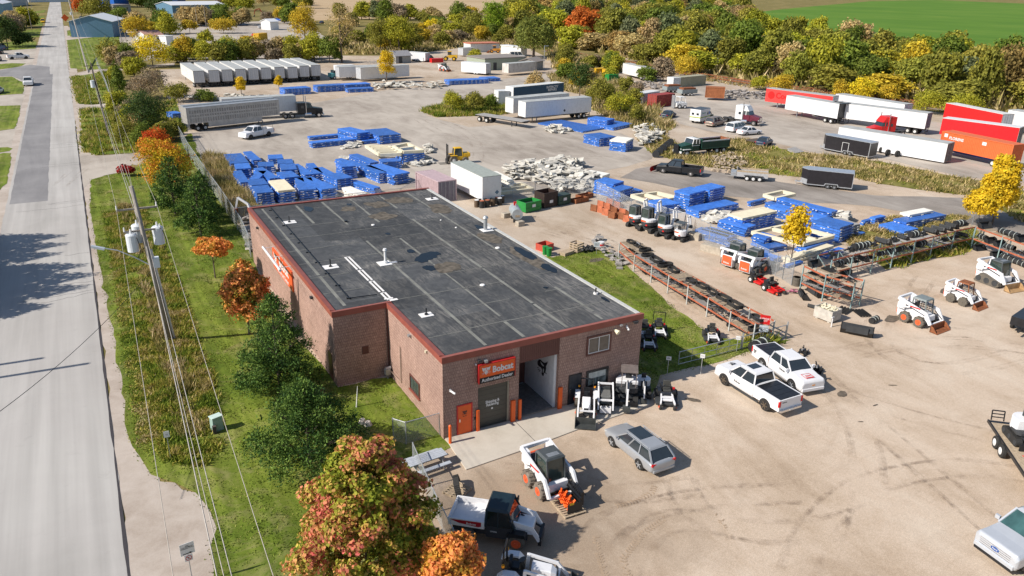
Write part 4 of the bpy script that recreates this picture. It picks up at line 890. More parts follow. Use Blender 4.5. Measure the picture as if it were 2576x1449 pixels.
for X,Y,d in cand:
    sp=4.6+d*.022
    if any((X-a)**2+(Y-b)**2<sp*sp for a,b in placed):continue
    placed.append((X,Y))
    if len(placed)>285:break
    col=rw_.choice(wcols);v=Vector((X,Y,0))-CAM;pxx=1288+F_PX*v.dot(cR2)/v.dot(cF);pyy=projy(Vector((X,Y,0)))
    if 1460<pxx<1520 and 60<pyy<120:col='burnt orange'
    df=min(abs(pyy-np.interp(pxx,[p[0]for p in wood_front],[p[1]for p in wood_front])),200);row='front edge' if df<18 else('middle' if df<62 else 'back')
    zone=next(nm for lim,nm in[(1450,'behind the willow'),(1620,'behind the weathered trailer'),(1800,'above the yellow storage boxes'),(2000,'above the soda trailer'),(2200,'above the pair of white trailers'),(2400,'above the orange container'),(9999,'at the far right of the photo')]if pxx<lim)
    lb='%s tree, %s of the wood, %s'%(col,row,zone)
    nm='wood_tree';e=E(nm,lb,'tree',(X,Y,0),rw_.uniform(0,6.28),'autumn trees of the wood beyond the railway')
    h=rw_.uniform(6.5,12)*(1 if row!='front edge' else .75)*(1+.0006*d);wd=rw_.uniform(.7,1.3)*(3.9+d*.007)
    k=rw_.randrange(7)
    if me_t is None:t0=trunk_mesh('trunk',1.5,.05,bark,e,7,1,.9,.3);me_t=t0.data
    else:t0=linkobj('trunk',me_t,e)
    if len(me_c)<=k or not me_c[k:k+1][0]:
        while len(me_c)<=k:me_c.append(None)
        c0=quads_mesh('crown',protos[k],lm_obj,parent=e);me_c[k]=c0.data
    else:c0=linkobj('crown',me_c[k],e)
    e.scale=(wd,wd,h/1.9);t0.location=(0,0,0);c0.location=(0,0,-.14)
    j=rw_.uniform(.8,1.2);c=COL[col];c0.color=(c[0]*j,c[1]*j*rw_.uniform(.93,1.07),c[2]*j,1)
# undergrowth under the wood and beside the rails
scatter('wood_undergrowth',WP,60000,(1.2,4.2),1.0,lf_dryw,31,(.06,-.6),.4,2)
rail_band=[(1392,132),(1560,162),(1700,192),(1950,232),(2250,262),(2576,302),(2576,290),(2250,252),(1950,218),(1700,178),(1560,150),(1392,122)]
scatter('railside_grass',[g(*p)[:2]for p in rail_band],9000,(.3,1.0),.4,lf_dryw,33,(.1,-.3),.4,2)
scatter('willow_scrub',G_([(1380,130),(1440,138),(1540,160),(1560,180),(1480,200),(1400,175)]),9000,(.5,2.0),.5,lf_dryw,35,None,.4,2)
# railway
RL=[(1385,128),(1528,152),(1680,179),(1890,212),(2100,236),(2307,262),(2576,304),(2900,352)]
def offs(path,o):
    P=[g(*p)for p in path];out=[]
    for i,p in enumerate(P):
        d=(P[min(i+1,len(P)-1)]-P[max(i-1,0)]).normalized();out.append(p+Vector((-d.y,d.x,0))*o)
    return out
def ribbon(name,path,o0,o1,z,m):
    A=offs(path,o0);Bp=offs(path,o1);b=MB()
    for i in range(len(A)-1):b.add([(A[i].x,A[i].y,z),(A[i+1].x,A[i+1].y,z),(Bp[i+1].x,Bp[i+1].y,z),(Bp[i].x,Bp[i].y,z)],[(0,1,2,3)])
    o=b.build(name,m,bevel=-1);return tag(o,kind='structure')
ribbon('railway_ballast',RL,6.5,-4.5,.10,m_ballast)
rails=E('railway_track','rusty double railway track curving behind the trailers, below the wood','railway',g(1680,179))
rl0=g(1680,179)
for o in(-1.9,-.45,2.5,3.95):
    P=[p-rl0 for p in offs(RL,o)];b=MB()
    for a,c in zip(P[:-1],P[1:]):b.beam(a+Vector((0,0,.3)),c+Vector((0,0,.3)),.14,.2)
    b.build('rail',rust,rails)
b=MB()
for o in(-1.17,3.2):
    P=offs(RL,o)
    for a,c in zip(P[:-1],P[1:]):
        L=(c-a).length;d=(c-a)/L;k=int(L/1.4)
        for i in range(k):p=a+d*(i*1.4)-rl0;b.cbox(p+Vector((0,0,.16)),(.3,2.5,.16),rz=math.atan2(d.y,d.x))
tag(b.build('sleepers',mat('sleeper_wood',(.13,.09,.07),.9),rails),kind='stuff')

# scrub trees that close the background
rf_=random.Random(77);FZ=[([(830,128),(850,100),(1020,88),(1120,76),(1240,70),(1320,84),(1325,112),(1180,112),(1010,132)],46,'in the scrub behind the storage yard'),([(800,48),(960,42),(1060,52),(1180,56),(1300,50),(1310,66),(1120,72),(850,70)],34,'along the near side of the stubble field'),([(-40,116),(60,96),(90,60),(40,60),(-60,90)],12,'behind the cars at the far left'),
    ([(430,62),(560,60),(760,52),(780,60),(640,66),(440,70)],16,'behind the far parked machines'),([(440,150),(800,146),(830,158),(700,160),(450,164)],26,'in the hedge behind the trailer row'),([(300,62),(420,56),(430,90),(310,96)],9,'between the two blue sheds'),([(280,170),(330,176),(345,200),(290,205)],5,'by the far roadside fence'),
    ([(290,280),(330,290),(420,300),(440,350),(400,400),(330,380),(310,330)],12,'in the thicket below the dark conifer'),([(1385,175),(1450,180),(1540,205),(1610,250),(1650,285),(1600,300),(1520,262),(1470,230)],16,'on the weed bank of the middle yard'),([(560,12),(760,6),(800,22),(600,30)],14,'beyond the far yard at the top'),([(190,12),(400,8),(420,22),(200,30)],10,'beyond the road sign at the top'),([(1420,152),(1560,178),(1690,208),(1680,216),(1540,190),(1420,165)],10,'in front of the railway, right of the willow')]
for zn,(pl_,n_,ds)in enumerate(FZ):
    P=[g(*p)[:2]for p in pl_];k_=0;t_=0
    while k_<n_ and t_<4000:
        t_+=1;u=rf_.choice(range(len(pl_)));a,b_,c=rf_.choice(P),rf_.choice(P),rf_.choice(P);w1,w2=rf_.random(),rf_.random()
        if w1+w2>1:w1,w2=1-w1,1-w2
        X,Y=a[0]+(b_[0]-a[0])*w1+(c[0]-a[0])*w2,a[1]+(b_[1]-a[1])*w1+(c[1]-a[1])*w2
        if not inside(P,np.array([X]),np.array([Y]))[0]:continue
        k_+=1;d=math.hypot(X-CAM.x,Y-CAM.y);col=rf_.choice(['olive','olive','yellow green','tan','mid green','grey brown','golden']);e=E('scrub_tree','small %s scrub tree %s'%(col,ds),'tree',(X,Y,0),rf_.uniform(0,6.28),'scrub trees of the background')
        linkobj('trunk',me_t,e);c0=linkobj('crown',me_c[rf_.randrange(7)],e);wd=(1.5+d*.0065)*rf_.uniform(.7,1.3)*(.75 if zn in(7,8)else 1);e.scale=(wd,wd,wd*rf_.uniform(.7,1.1));c0.location=(0,0,-.2);c=COL[col];c0.color=(c[0],c[1],c[2],1)
# ---------------------------------------------------------------- wheels and road vehicles (local +x is forward)
def wheel(par,x,y,r,w,rim,spokes=0,tyre=None,z=None,rr=.6,hub=None,nm='wheel'):
    z=r if z is None else z;s=1 if y>=0 else-1;y0=y-w/2;y1=y+w/2
    b=MB();n=18;P=[]
    for yy,k in((y0,.9),(y0+w*.18,1),(y1-w*.18,1),(y1,.9)):
        P.append([(x+r*k*math.cos(2*PI*i/n),yy,z+r*k*math.sin(2*PI*i/n))for i in range(n)])
    b.loft(P);t=b.build(nm,tyre or rubber,par)
    b=MB();yo=y1 if s>0 else y0;R0=r*rr
    if spokes:
        b.cyl((x,yo-s*.02,z),(x,yo+s*.012,z),R0,n=16,cap=True);d=b.build('rim',black,t)
        b=MB()
        for i in range(spokes):
            a=2*PI*i/spokes;b.cbox((x+math.cos(a)*R0*.5,yo+s*.022,z+math.sin(a)*R0*.5),(R0*.95,.02,R0*.24),ry=-a)
        b.cyl((x,yo+s*.01,z),(x,yo+s*.035,z),R0*.26,n=8);b.build('spokes',rim,d)
    else:
        b.cyl((x,yo-s*.02,z),(x,yo+s*.012,z),R0,R0*.9,n=16);b.cyl((x,yo+s*.012,z),(x,yo+s*.05,z),R0*.38,R0*.3,n=8);b.build('rim',rim,t)
    return t
def setg(rear,front,track,z=0):
    """centre and heading of a vehicle whose near side wheels stand at two seen points"""
    r_,f_=g(*rear),g(*front);d=(f_-r_).normalized();s=Vector((-d.y,d.x,0));m=(r_+f_)/2
    m=m-s*track/2 if s.dot(CAM-m)>0 else m+s*track/2
    return Vector((m.x,m.y,z)),math.atan2(d.y,d.x)
def sec(x,z0,zs,zt,w0,wb,wt):
    return[(x,-w0,z0),(x,-wb,z0+.18),(x,-wb,zs),(x,-wt,zt),(x,0,zt+.02),(x,wt,zt),(x,wb,zs),(x,wb,z0+.18),(x,w0,z0),(x,0,z0-.0)]
def greenhouse(par,x0,x1,x2,x3,zb,zr,wb,wt,paint,posts=(),panes=glass,nm='cabin'):
    """x0..x1 at the belt (rear, front), x2..x3 at the roof"""
    b=MB();e=.012;b.loft([[(x0+e,-wb+e,zb),(x1-e,-wb+e,zb),(x1-e,wb-e,zb),(x0+e,wb-e,zb)],[(x2+e,-wt+e,zr-.02),(x3-e,-wt+e,zr-.02),(x3-e,wt-e,zr-.02),(x2+e,wt-e,zr-.02)]])
    gl=b.build('windows',panes,par)
    b=MB();b.loft([[(x2-.04,-wt-.02,zr-.05),(x3+.08,-wt-.02,zr-.05),(x3+.08,wt+.02,zr-.05),(x2-.04,wt+.02,zr-.05)],[(x2+.12,-wt+.12,zr+.035),(x3-.12,-wt+.12,zr+.035),(x3-.12,wt-.12,zr+.035),(x2+.12,wt-.12,zr+.035)]])
    for s in(-1,1):
        for(a,c)in((x0,x2),(x1,x3)):b.beam((a,s*wb,zb-.02),(c,s*wt,zr-.03),.09,.07)
        for u in posts:
            xa=x0+(x1-x0)*u;xb=x2+(x3-x2)*u;b.beam((xa,s*wb,zb),(xb,s*wt,zr-.03),.06,.07)
    b.build(nm,paint,par,smooth=False);return gl
def arches(par,xs,r,y,m=None):
    for x in xs:
        for s in(-1,1):
            b=MB();n=14;P=[(x+r*math.cos(a),max(.12,r*.85+r*math.sin(a)))for a in[PI*i/n*1.16-PI*.08 for i in range(n+1)]]
            b.prism(P,s*(y-.28),s*(y+.004));b.build('wheel_arch',m or black,par)
def lamps(par,x,y,z,d,m,nm):
    for s in(-1,1):b=MB();b.cbox((x,s*y,z),d);b.build(nm,m,par)
def pickup(label,rear,front,paint=None,group='pickup trucks',L=5.85,W=2.02,wb=3.75,cab='crew',cover='black',rim=dkgrey,spokes=6,H=1.92,sunroof=False,grille=dkgrey,z=0,at=None,cat='pickup truck',rim_d=.58,glassm=None):
    paint=paint or cleanwhite
    o,rz=setg(rear,front,W-.25)if at is None else at
    e=E('pickup_truck',label,cat,o,rz,group);fx=wb/2+.95;rx=fx-L;hw=W/2;r=.41
    cf=wb/2-.5;cl=1.75 if cab=='crew' else 1.35;cr_=cf-cl-.35
    b=MB();b.loft([sec(fx+.05,.42,.8,1.0,hw*.84,hw*.93,hw*.82),sec(fx-.06,.36,.97,1.14,hw*.95,hw*1.01,hw*.9),sec(fx-.7,.38,1.05,1.17,hw*.93,hw,hw*.88),sec(cf+.15,.38,1.12,1.25,hw*.93,hw,hw*.9),
        sec(cr_-.05,.38,1.15,1.27,hw*.93,hw,hw*.93)]);b.build('body',paint,e,bevel=.05)
    # bed
    b=MB();b.box(rx,cr_-.08,-hw+.02,hw-.02,.5,.72);b.box(rx,cr_-.08,-hw+.01,-hw+.12,.72,1.3);b.box(rx,cr_-.08,hw-.12,hw-.01,.72,1.3);b.box(rx,rx+.08,-hw+.12,hw-.12,.72,1.28);b.box(cr_-.14,cr_-.08,-hw+.12,hw-.12,.72,1.28)
    bed=b.build('cargo_bed',paint,e)
    if cover:
        b=MB();n=4
        for i in range(n):a=rx+.1+(cr_-.2-rx-.05)*i/n;b.box(a,a+(cr_-.2-rx-.05)/n-.02,-hw+.13,hw-.13,1.27,1.305)
        b.build('bed_cover',black if cover=='black' else dkgrey,bed)
    else:B('bed_liner',dkgrey,bed,(rx+.09,cr_-.15,-hw+.13,hw-.13,.722,.76))
    greenhouse(e,cr_,cf+.18,cr_+.16,cf-.52,1.24,H,hw*.93,hw*.74,paint,(.52,)if cab=='crew' else(.38,),glassm or glass)
    if sunroof:B('sunroof',glass,e,(cf-1.35,cf-.75,-.4,.4,H+.036,H+.045))
    for x in(wb/2,-wb/2):
        for s in(-1,1):wheel(e,x,s*(hw-.13),r,.28,rim,spokes,rr=rim_d)
    arches(e,(wb/2,-wb/2),r*1.16,hw)
    b=MB();b.box(fx-.02,fx+.04,-hw*.55,hw*.55,.62,.98);b.build('grille',grille,e)
    b=MB();b.box(fx-.1,fx+.1,-hw*.92,hw*.92,.38,.6);b.build('bumper',paint if paint is not black else dkgrey,e,bevel=.03);b=MB();b.box(rx-.14,rx+.02,-hw*.9,hw*.9,.45,.62);b.build('bumper',chrome,e,bevel=.02)
    lamps(e,fx-.06,hw*.76,.86,(.14,.3,.16),headl,'headlight');lamps(e,rx+.03,hw-.06,1.02,(.1,.15,.4),redlamp,'taillight')
    lamps(e,cf+.0,hw+.12,1.32,(.12,.22,.2),paint,'mirror');B('licence_plate',white,e,(rx-.16,rx-.142,-.15,.15,.5,.6))
    B('handle_strip',dkgrey,e,(-wb/2+.55,wb/2-.55,-hw-.04,-hw+.06,.3,.37),(-wb/2+.55,wb/2-.55,hw-.06,hw+.04,.3,.37))if paint is not black else None
    e['rx']=rx;return e
def clean(e):
    for k in('rx',):
        if k in e:del e[k]
def car(label,rear,front,paint,style='sedan',group='cars parked in the yards',L=4.6,W=1.78,wb=2.65,H=1.45,rim=silver,spokes=5,at=None,name='car',cat='car',lens=redlamp,roofm=None):
    o,rz=setg(rear,front,W-.2)if at is None else at
    e=E(name,label,cat,o,rz,group);fx=wb/2+(L-wb)*.46;rx=fx-L;hw=W/2;r=.33
    hz=.95 if style!='suv' and style!='van' else 1.08;tz={'sedan':.98,'wagon':.95,'suv':1.1,'van':1.1}[style]
    b=MB();b.loft([sec(fx+.05,.33,.5,.64,hw*.62,hw*.7,hw*.6),sec(fx-.1,.25,.62,.76,hw*.9,hw*.98,hw*.84),sec(fx-.55,.22,.74,hz-.12,hw*.9,hw,hw*.82),sec(wb/2-.35,.22,.82,hz,hw*.92,hw,hw*.88),
        sec(-wb/2,.22,.84,tz,hw*.92,hw,hw*.9),sec(rx+.12,.25,.82,tz+.02,hw*.94,hw*1.02,hw*.9),sec(rx-.06,.34,.72,tz-.05,hw*.84,hw*.94,hw*.8)])
    b.build('body',paint,e,sub=2)
    if style=='sedan':gh=(-wb/2-.15,wb/2-.35,-wb/2+.5,wb/2-1.05,.45)
    elif style=='van':gh=(rx+.12,wb/2+.15,rx+.35,wb/2-.75,.5)
    else:gh=(rx+.1,wb/2-.3,rx+.62,wb/2-1.05,.5)
    greenhouse(e,gh[0],gh[1],gh[2],gh[3],hz-.03,H,hw*.9,hw*.7,paint,(.36,.66)if style!='sedan' else(.5,))
    if style=='wagon':
        B('sunroof',glass,e,(-.75,.45,-hw*.52,hw*.52,H+.036,H+.045))
        b=MB();b.tube([(-1.6,-hw*.68,H+.06),(.4,-hw*.68,H+.07)],.02);b.build('roof_rail',paint,e);b=MB();b.tube([(-1.6,hw*.68,H+.06),(.4,hw*.68,H+.07)],.02);b.build('roof_rail',paint,e)
    for x in(wb/2,-wb/2):
        for s in(-1,1):wheel(e,x,s*(hw-.1),r,.22,rim,spokes,rr=.68)
    arches(e,(wb/2,-wb/2),r*1.14,hw)
    lamps(e,fx-.2,hw*.75,.66,(.22,.3,.12),headl,'headlight');lamps(e,rx+.06,hw*.78,.82,(.12,.28,.14),lens,'taillight');lamps(e,wb/2-.55,hw+.08,1.0,(.1,.16,.12),paint,'mirror')
    B('licence_plate',white,e,(rx-.012,rx+.02,-.2,.2,.62,.74));b=MB();b.cbox((rx+.02,0,.42),(.16,W*.84,.2));b.build('bumper',paint,e,bevel=.05)
    return e
w=car('silver estate car with a glass roof panel, parked by itself before the concrete apron',(1609,1180),(1541,1123),silver,'wagon',None,4.56,1.78,2.58,1.48,name='estate_car',cat='estate car')
p1=pickup('white crew cab pickup with black bed cover and dark sunroof, nose to the lawn',(1924,1032),(1823,968),spokes=6,sunroof=True,group='white dealer pickups by the gate',rim=mat('bronze_rim',(.16,.13,.10),.4,.5),rim_d=.66)
p2=pickup('smaller white pickup with a red panel drawn on its bonnet, facing the lot',(1915,925),(1996,985),L=5.5,W=1.9,wb=3.25,H=1.8,group='white dealer pickups by the gate',rim=silver,grille=chrome)
M_side=lambda x,s,z,hw:face((x,s*(hw+.006),z),(-s,0,0))
blk=mat('black_lettering',(.02,.02,.02),.5)
text('Bobcat',.2,blk,p1,M_side(.7,1,.78,1.01),.03,.002);text('Bobcat',.2,blk,p1,M_side(.7,-1,.78,1.01),.03,.002);text('Bobcat',.14,blk,p1,face((p1['rx']-.004,.55,1.05),(0,-1,0)),.02,.002)
emblem(.42,blk,cleanwhite,p1,face((2.3,0,1.235),(0,1,0),(-1,0,.1)))
text('Bobcat',.2,blk,p2,M_side(.5,-1,.95,.95),.03,.002);text('PARTS & SERVICE',.2,red,p2,M_side(-1.6,-1,.98,.93),.02,.002,.9);emblem(.35,blk,cleanwhite,p2,M_side(-2.6,-1,.95,.93))
b=MB();b.M=Matrix.Translation((2.05,-.1,1.215));
for a in((-.3,.3,-.34,-.31,0,.008),(-.3,.3,.31,.34,0,.008),(-.3,-.27,-.31,.31,0,.008),(.27,.3,-.31,.31,0,.008),(.18,.26,-.28,.28,0,.008)):b.box(*a)
b.build('bonnet_decal',red,p2);text('RENT',.2,red,p2,face((2.1,-.05,1.222),(0,1,0),(-1,0,.1)),.02,.002);B('badge',amber,p2,(2.6,2.63,-.12,.12,.76,.84))
clean(p1);clean(p2)
# the silver pickup cut by the right bottom corner
A_,B__=g(2447,1376),g(2556,1456);dd_=(B__-A_).normalized();nn_=Vector((-dd_.y,dd_.x,0));nn_=nn_ if nn_.dot(CAM-A_)>0 else-nn_
fc=(A_+B__)/2;rz_=math.atan2(nn_.y,nn_.x);wb_=3.9
p4=pickup('large silver grey pickup cut off by the bottom right corner of the photo',None,None,mat('silver_blue_paint',(.56,.59,.64),.28,.3,var=.03),at=(Vector((fc.x,fc.y,0))-nn_*(wb_/2+.95),rz_),L=6.2,W=2.1,wb=wb_,H=2.0,group=None,rim=chrome,spokes=0,grille=black,sunroof=True,glassm=mat('teal_windscreen',(.04,.10,.10),.08,var=.4,scale=1.5,spec=.8))
b=MB();b.M=face((wb_/2+.95+.045,0,.82),(0,1,0));b.poly([(.2*math.cos(i*PI/10),.1*math.sin(i*PI/10))for i in range(20)],0,.02);bd_=b.build('badge',mat('blue_badge',(.02,.08,.3),.3),p4);text('Ford',.13,white,bd_,face((wb_/2+.95+.068,0,.78),(0,1,0)),.01,.001)
b=MB()
for i in range(4):b.box(wb_/2+.99,wb_/2+1.0,-.75,.75,.64+i*.1,.67+i*.1)
b.build('grille_bars',chrome,p4);B('lower_bumper',black,p4,(wb_/2+.9,wb_/2+1.06,-.9,.9,.28,.42));p4.scale=(1.06,1.06,1.06);clean(p4)
for lb,r_,f_,kw in[('white pickup with a headache rack parked beside the livestock trailer',(680,342),(627,352),dict(cover=None,L=5.9)),
      ('white pickup facing right among the parked cars left of the road',(27,150),(71,148),dict(cover=None)),
      ('white pickup half hidden by dark trees beyond the parked cars at far left',(52,56),(62,60),dict(cover=None,at=(g(57,57),R(-80))))]:
    e=pickup(lb,r_,f_,group='white pickups in the background',spokes=0,rim=black,**kw);clean(e)
    if 'rack' in lb:b=MB();b.tube([(-.75,-.85,1.3),(-.75,-.85,2.05),(-.75,.85,2.05),(-.75,.85,1.3)],.03);b.tube([(-2.9,.85,1.3),(-2.9,.85,1.9),(-.75,.85,2.05)],.025);b.build('rack',black,e)
e=pickup('white pickup driving along the road towards the camera',None,None,at=(g(73,214),R(-90)),group='white pickups in the background',spokes=0,cover=None);clean(e)
e=pickup('black pickup carrying a red snow plough blade, on the dark gravel track',(1739,445),(1665.5,436),black,L=6.3,W=2.05,wb=4.0,cover=None,rim=chrome,spokes=0,group=None,H=1.98);clean(e)
b=MB();b.M=Matrix.Translation((3.6,0,0))@Matrix.Rotation(-.2,4,'Z')
for i in range(8):
    a0,a1=-1.1+i*.28,-1.1+(i+1)*.28;b.add([(.25*math.cos(a0)**2-.2,-1.25,.5+.42*math.sin(a0)),(.25*math.cos(a0)**2-.2,1.25,.5+.42*math.sin(a0)),(.25*math.cos(a1)**2-.2,1.25,.5+.42*math.sin(a1)),(.25*math.cos(a1)**2-.2,-1.25,.5+.42*math.sin(a1))],[(0,1,2,3)])
pl_=b.build('snow_plough',red,e,bevel=-1);b=MB();b.beam((3.0,0,.5),(3.55,0,.4),.3);b.beam((3.4,-.9,.6),(3.4,.9,.6),.1);b.build('plough_frame',black,e)
brn=mat('champagne_paint',(.30,.24,.20),.35,.4);dkb=mat('dark_blue_paint',(.03,.05,.09),.3)
car('light brown minivan with tinted windows behind the ambulance',(1791,322),(1826,313),brn,'van',L=5.1,W=1.95,wb=3.05,H=1.75,name='minivan',cat='minivan')
car('white minivan parked between the brown one and the white saloon',(1846,335),(1880,328),white,'van',L=5.1,W=1.95,wb=3.05,H=1.75,name='minivan',cat='minivan')
car('white saloon car nearest the weed bank below the white lorry cab',(1874,342),(1911,339),cleanwhite,'sedan',L=4.7,W=1.8,wb=2.75)
car('dark blue saloon car with red lamps facing away beside the wooden platform',(1922,372),(1944,362),dkb,'sedan')
car('dark car half hidden in weeds left of the ambulance',(1680,300),(1700,294),dkb,'sedan')
for i,(a,b_2,c,s,lb)in enumerate([((2,138),(12,132),black,'suv','black car at the left edge behind the white pickup'),((10,128),(24,124),dkb,'sedan','dark blue car left of the road, in the shade of the conifer'),((4,122),(18,118),black,'sedan','black car farthest back in the group at the left edge'),
      ((0,156),(6,150),dkb,'suv','dark car cut by the left edge beside the grass'),((2,236),(9,232),white,'sedan','white car cut by the left edge on the mown grass'),
      ((392,145),(420,143),mat('grey_blue_car',(.25,.3,.32),.4,.3),'sedan','grey car parked under the broad bright yellow tree'),((236,52),(250,50),white,'sedan','white car under the olive and brown tree'),((258,48),(272,46),silver,'suv','silver car right of the white one near the tall stack'),((196,46),(210,48),black,'sedan','black car left of the white one beyond the road sign'),
      ((303,18),(317,17),white,'sedan','white car before the bright blue far building'),((380,44),(396,44),white,'sedan','white car left of the long blue shed'),((500,62),(516,63),black,'suv','black car below the middle of the long blue shed'),((608,66),(622,66),dkb,'sedan','dark car right of the golden tree in the far yard'),
      ((676,52),(690,52),silver,'sedan','silver car in the far yard near the red excavator'),((690,52),(706,53),mat('bright_blue_car',(.02,.1,.5),.3),'suv','bright blue car below the red excavator'),((712,56),(724,56),black,'sedan','black car right of the bright blue one'),
      ((744,62),(764,64),white,'sedan','white car behind the foot of the tall yellow tree'),((806,60),(820,58),dkb,'sedan','dark car right of the tall yellow tree'),((632,92),(650,94),red,'suv','dark red vehicle in the far yard right of the small lime tree'),((455,64),(470,64),silver,'sedan','silver car at the left end of the far yard'),((655,72),(668,72),white,'suv','white car before the white shed in the far yard')]):
    car(lb,a,b_2,c,s,'small cars parked in the distance')
yv=car('small yellow delivery truck on the left verge far up the road',(112,58),(106,56),yellow,'van',None,at=(g(109,57),R(-92)),L=5.5,W=2.1,wb=3.2,H=2.0,name='yellow_truck',cat='truck')
# ---------------------------------------------------------------- lorries and trailers
def dual(par,x,y,rim=offwhite,r=.5):wheel(par,x,y,r,.5,rim,0,tyre=rubber,rr=.52)
def box_trailer(label,rear,front=None,L=14.6,W=2.55,H=2.8,z0=1.2,side=white,top=None,group='white box trailers',at=None,wheels=(1.6,2.9),gear=True,doors=True,rearcol=None,name='box_trailer',ribs=0,skirt=False,cat='trailer'):
    """origin at the rear bottom centre, +x towards the front"""
    o,rz=setg(rear,front,W)if at is None else at
    if at is None:
        L=L or(g(*front)-g(*rear)).length;o=o-Vector((math.cos(rz),math.sin(rz),0))*L/2
    e=E(name,label,cat,o,rz,group)
    b=MB();b.box(0,L,-W/2,W/2,z0,z0+H)
    if ribs:
        for i in range(ribs):
            x=.3+(L-.6)*i/(ribs-1)
            for s in(-1,1):b.box(x,x+.09,s*(W/2)-(.02 if s<0 else 0),s*(W/2)+(.02 if s>0 else 0),z0+.15,z0+H-.15)
    b.build('cargo_box',side,e,bevel=.0)
    b=MB();b.box(-.02,L+.02,-W/2-.02,W/2+.02,z0+H,z0+H+.06);b.build('roof',top or mat('trailer_roof',(.42,.43,.42),.6,var=.15,scale=.8,dirt=.3),e)
    if doors:
        for s in(-1,1):
            b=MB();b.box(-.04,-.0,s*.03 if s>0 else-W/2+.1,W/2-.1 if s>0 else-.03,z0+.12,z0+H-.12);d=b.build('door',rearcol or mat('trailer_door',(.55,.57,.6),.5,var=.1,dirt=.2),e)
            b=MB()
            for u in(.3,.75):b.cyl((-.07,s*u,z0+.15),(-.07,s*u,z0+H-.15),.025,n=5)
            b.build('lock_bar',galv,d)
        b=MB();b.box(-.05,-.01,-W/2,-W/2+.09,z0,z0+H);b.box(-.05,-.01,W/2-.09,W/2,z0,z0+H);b.box(-.05,-.01,-W/2+.09,W/2-.09,z0+H-.11,z0+H);b.box(-.05,-.01,-W/2+.09,W/2-.09,z0,z0+.1);b.build('door_frame',mat('dirty_frame',(.3,.28,.26),.6),e)
    if wheels:
        B('chassis',dkgrey,e,(.2,min(L-.4,6),-.55,.55,z0-.35,z0-.01),(0,.12,-1,1,.45,.6),(0,.1,-.9,-.8,.55,z0),(0,.1,.8,.9,.55,z0))
        for x in wheels:
            for s in(-1,1):dual(e,x,s*(W/2-.27))
    if gear:
        for s in(-1,1):B('landing_leg',midgrey,e,(L-3.0,L-2.85,s*.75-.07,s*.75+.07,0,z0),(L-3.1,L-2.75,s*.75-.15,s*.75+.15,0,.05))
    return e
# the row of parked trailers, backs to the camera
d0=(g(453,160,4.1)-g(486,181,4.1));rzT=math.atan2(d0.y,d0.x);LT_=d0.length
lbls=['first trailer at the left end of the parked row, its long white side in view','second trailer from the left of the parked row, with rust streaked doors','third trailer from the left of the parked row','fourth trailer from the left, behind the thin yellow sapling','fifth trailer from the left in the parked row','sixth trailer in the parked row, grimy doors','seventh trailer in the parked row, above the small sapling','eighth trailer, its roof lower than its neighbours','ninth trailer, second from the right end of the parked row','last trailer at the right end of the parked row']
xs_=[(487,522),(525,559),(558,592),(594,624),(626,655),(657,687),(690,722),(724,753),(755,781),(783,810)]
for i,(xa,xb)in enumerate(xs_):
    f=i/9;c=g((xa+xb)/2,221+(203-221)*f)
    e=box_trailer(lbls[i],None,None,L=LT_,H=2.75,W=2.5,at=(Vector((c.x,c.y,0)),rzT),side=white if i%3 else offwhite,group='row of parked white trailers',z0=1.15 if i!=7 else 1.0,wheels=(1.2,2.5))
# livestock trailer
alu=mat('punched_aluminium',(.46,.44,.42),.5,.3,var=.12,scale=2,dirt=.15)
o,rz=setg((475,333),(706,307),2.5);LL=(g(706,307)-g(475,333)).length;o=o-Vector((math.cos(rz),math.sin(rz),0))*LL/2
e=E('livestock_trailer','long punched aluminium livestock trailer parked beside the black lorry','trailer',o,rz)
B('cargo_box',alu,e,(0,LL,-1.28,1.28,1.35,4.05),(3.6,LL-3.6,-1.28,1.28,.55,1.349));B('roof',galv,e,(0,LL,-1.3,1.3,4.05,4.12),(.1,LL-.1,.2,1.28,4.12,4.3))
b=MB()
for s in(-1,1):
    for row,(za,zb_)in enumerate([(3.55,3.0),(2.75,2.45),(2.2,1.5)]):
        x=.5
        while x<LL-.4:
            n=4 if row!=1 else 2
            for k in range(n):
                z=za-(za-zb_)*k/n
                b.box(x,x+.3,s*1.283-.004,s*1.283+.004,z-.06,z)
            x+=.44
b.build('vent_slot',black,e,bevel=-1)
b=MB()
for i in range(38):x=.2+(LL-.4)*i/37;b.box(x,x+.05,-1.31,-1.281,1.4,4.0)
b.build('rib',alu,e,bevel=-1)
for x in(1.7,3.0):
    for s in(-1,1):dual(e,x,s*1.0,galv)
for s in(-1,1):B('landing_leg',midgrey,e,(LL-3.4,LL-3.25,s*.8-.07,s*.8+.07,0,.6))
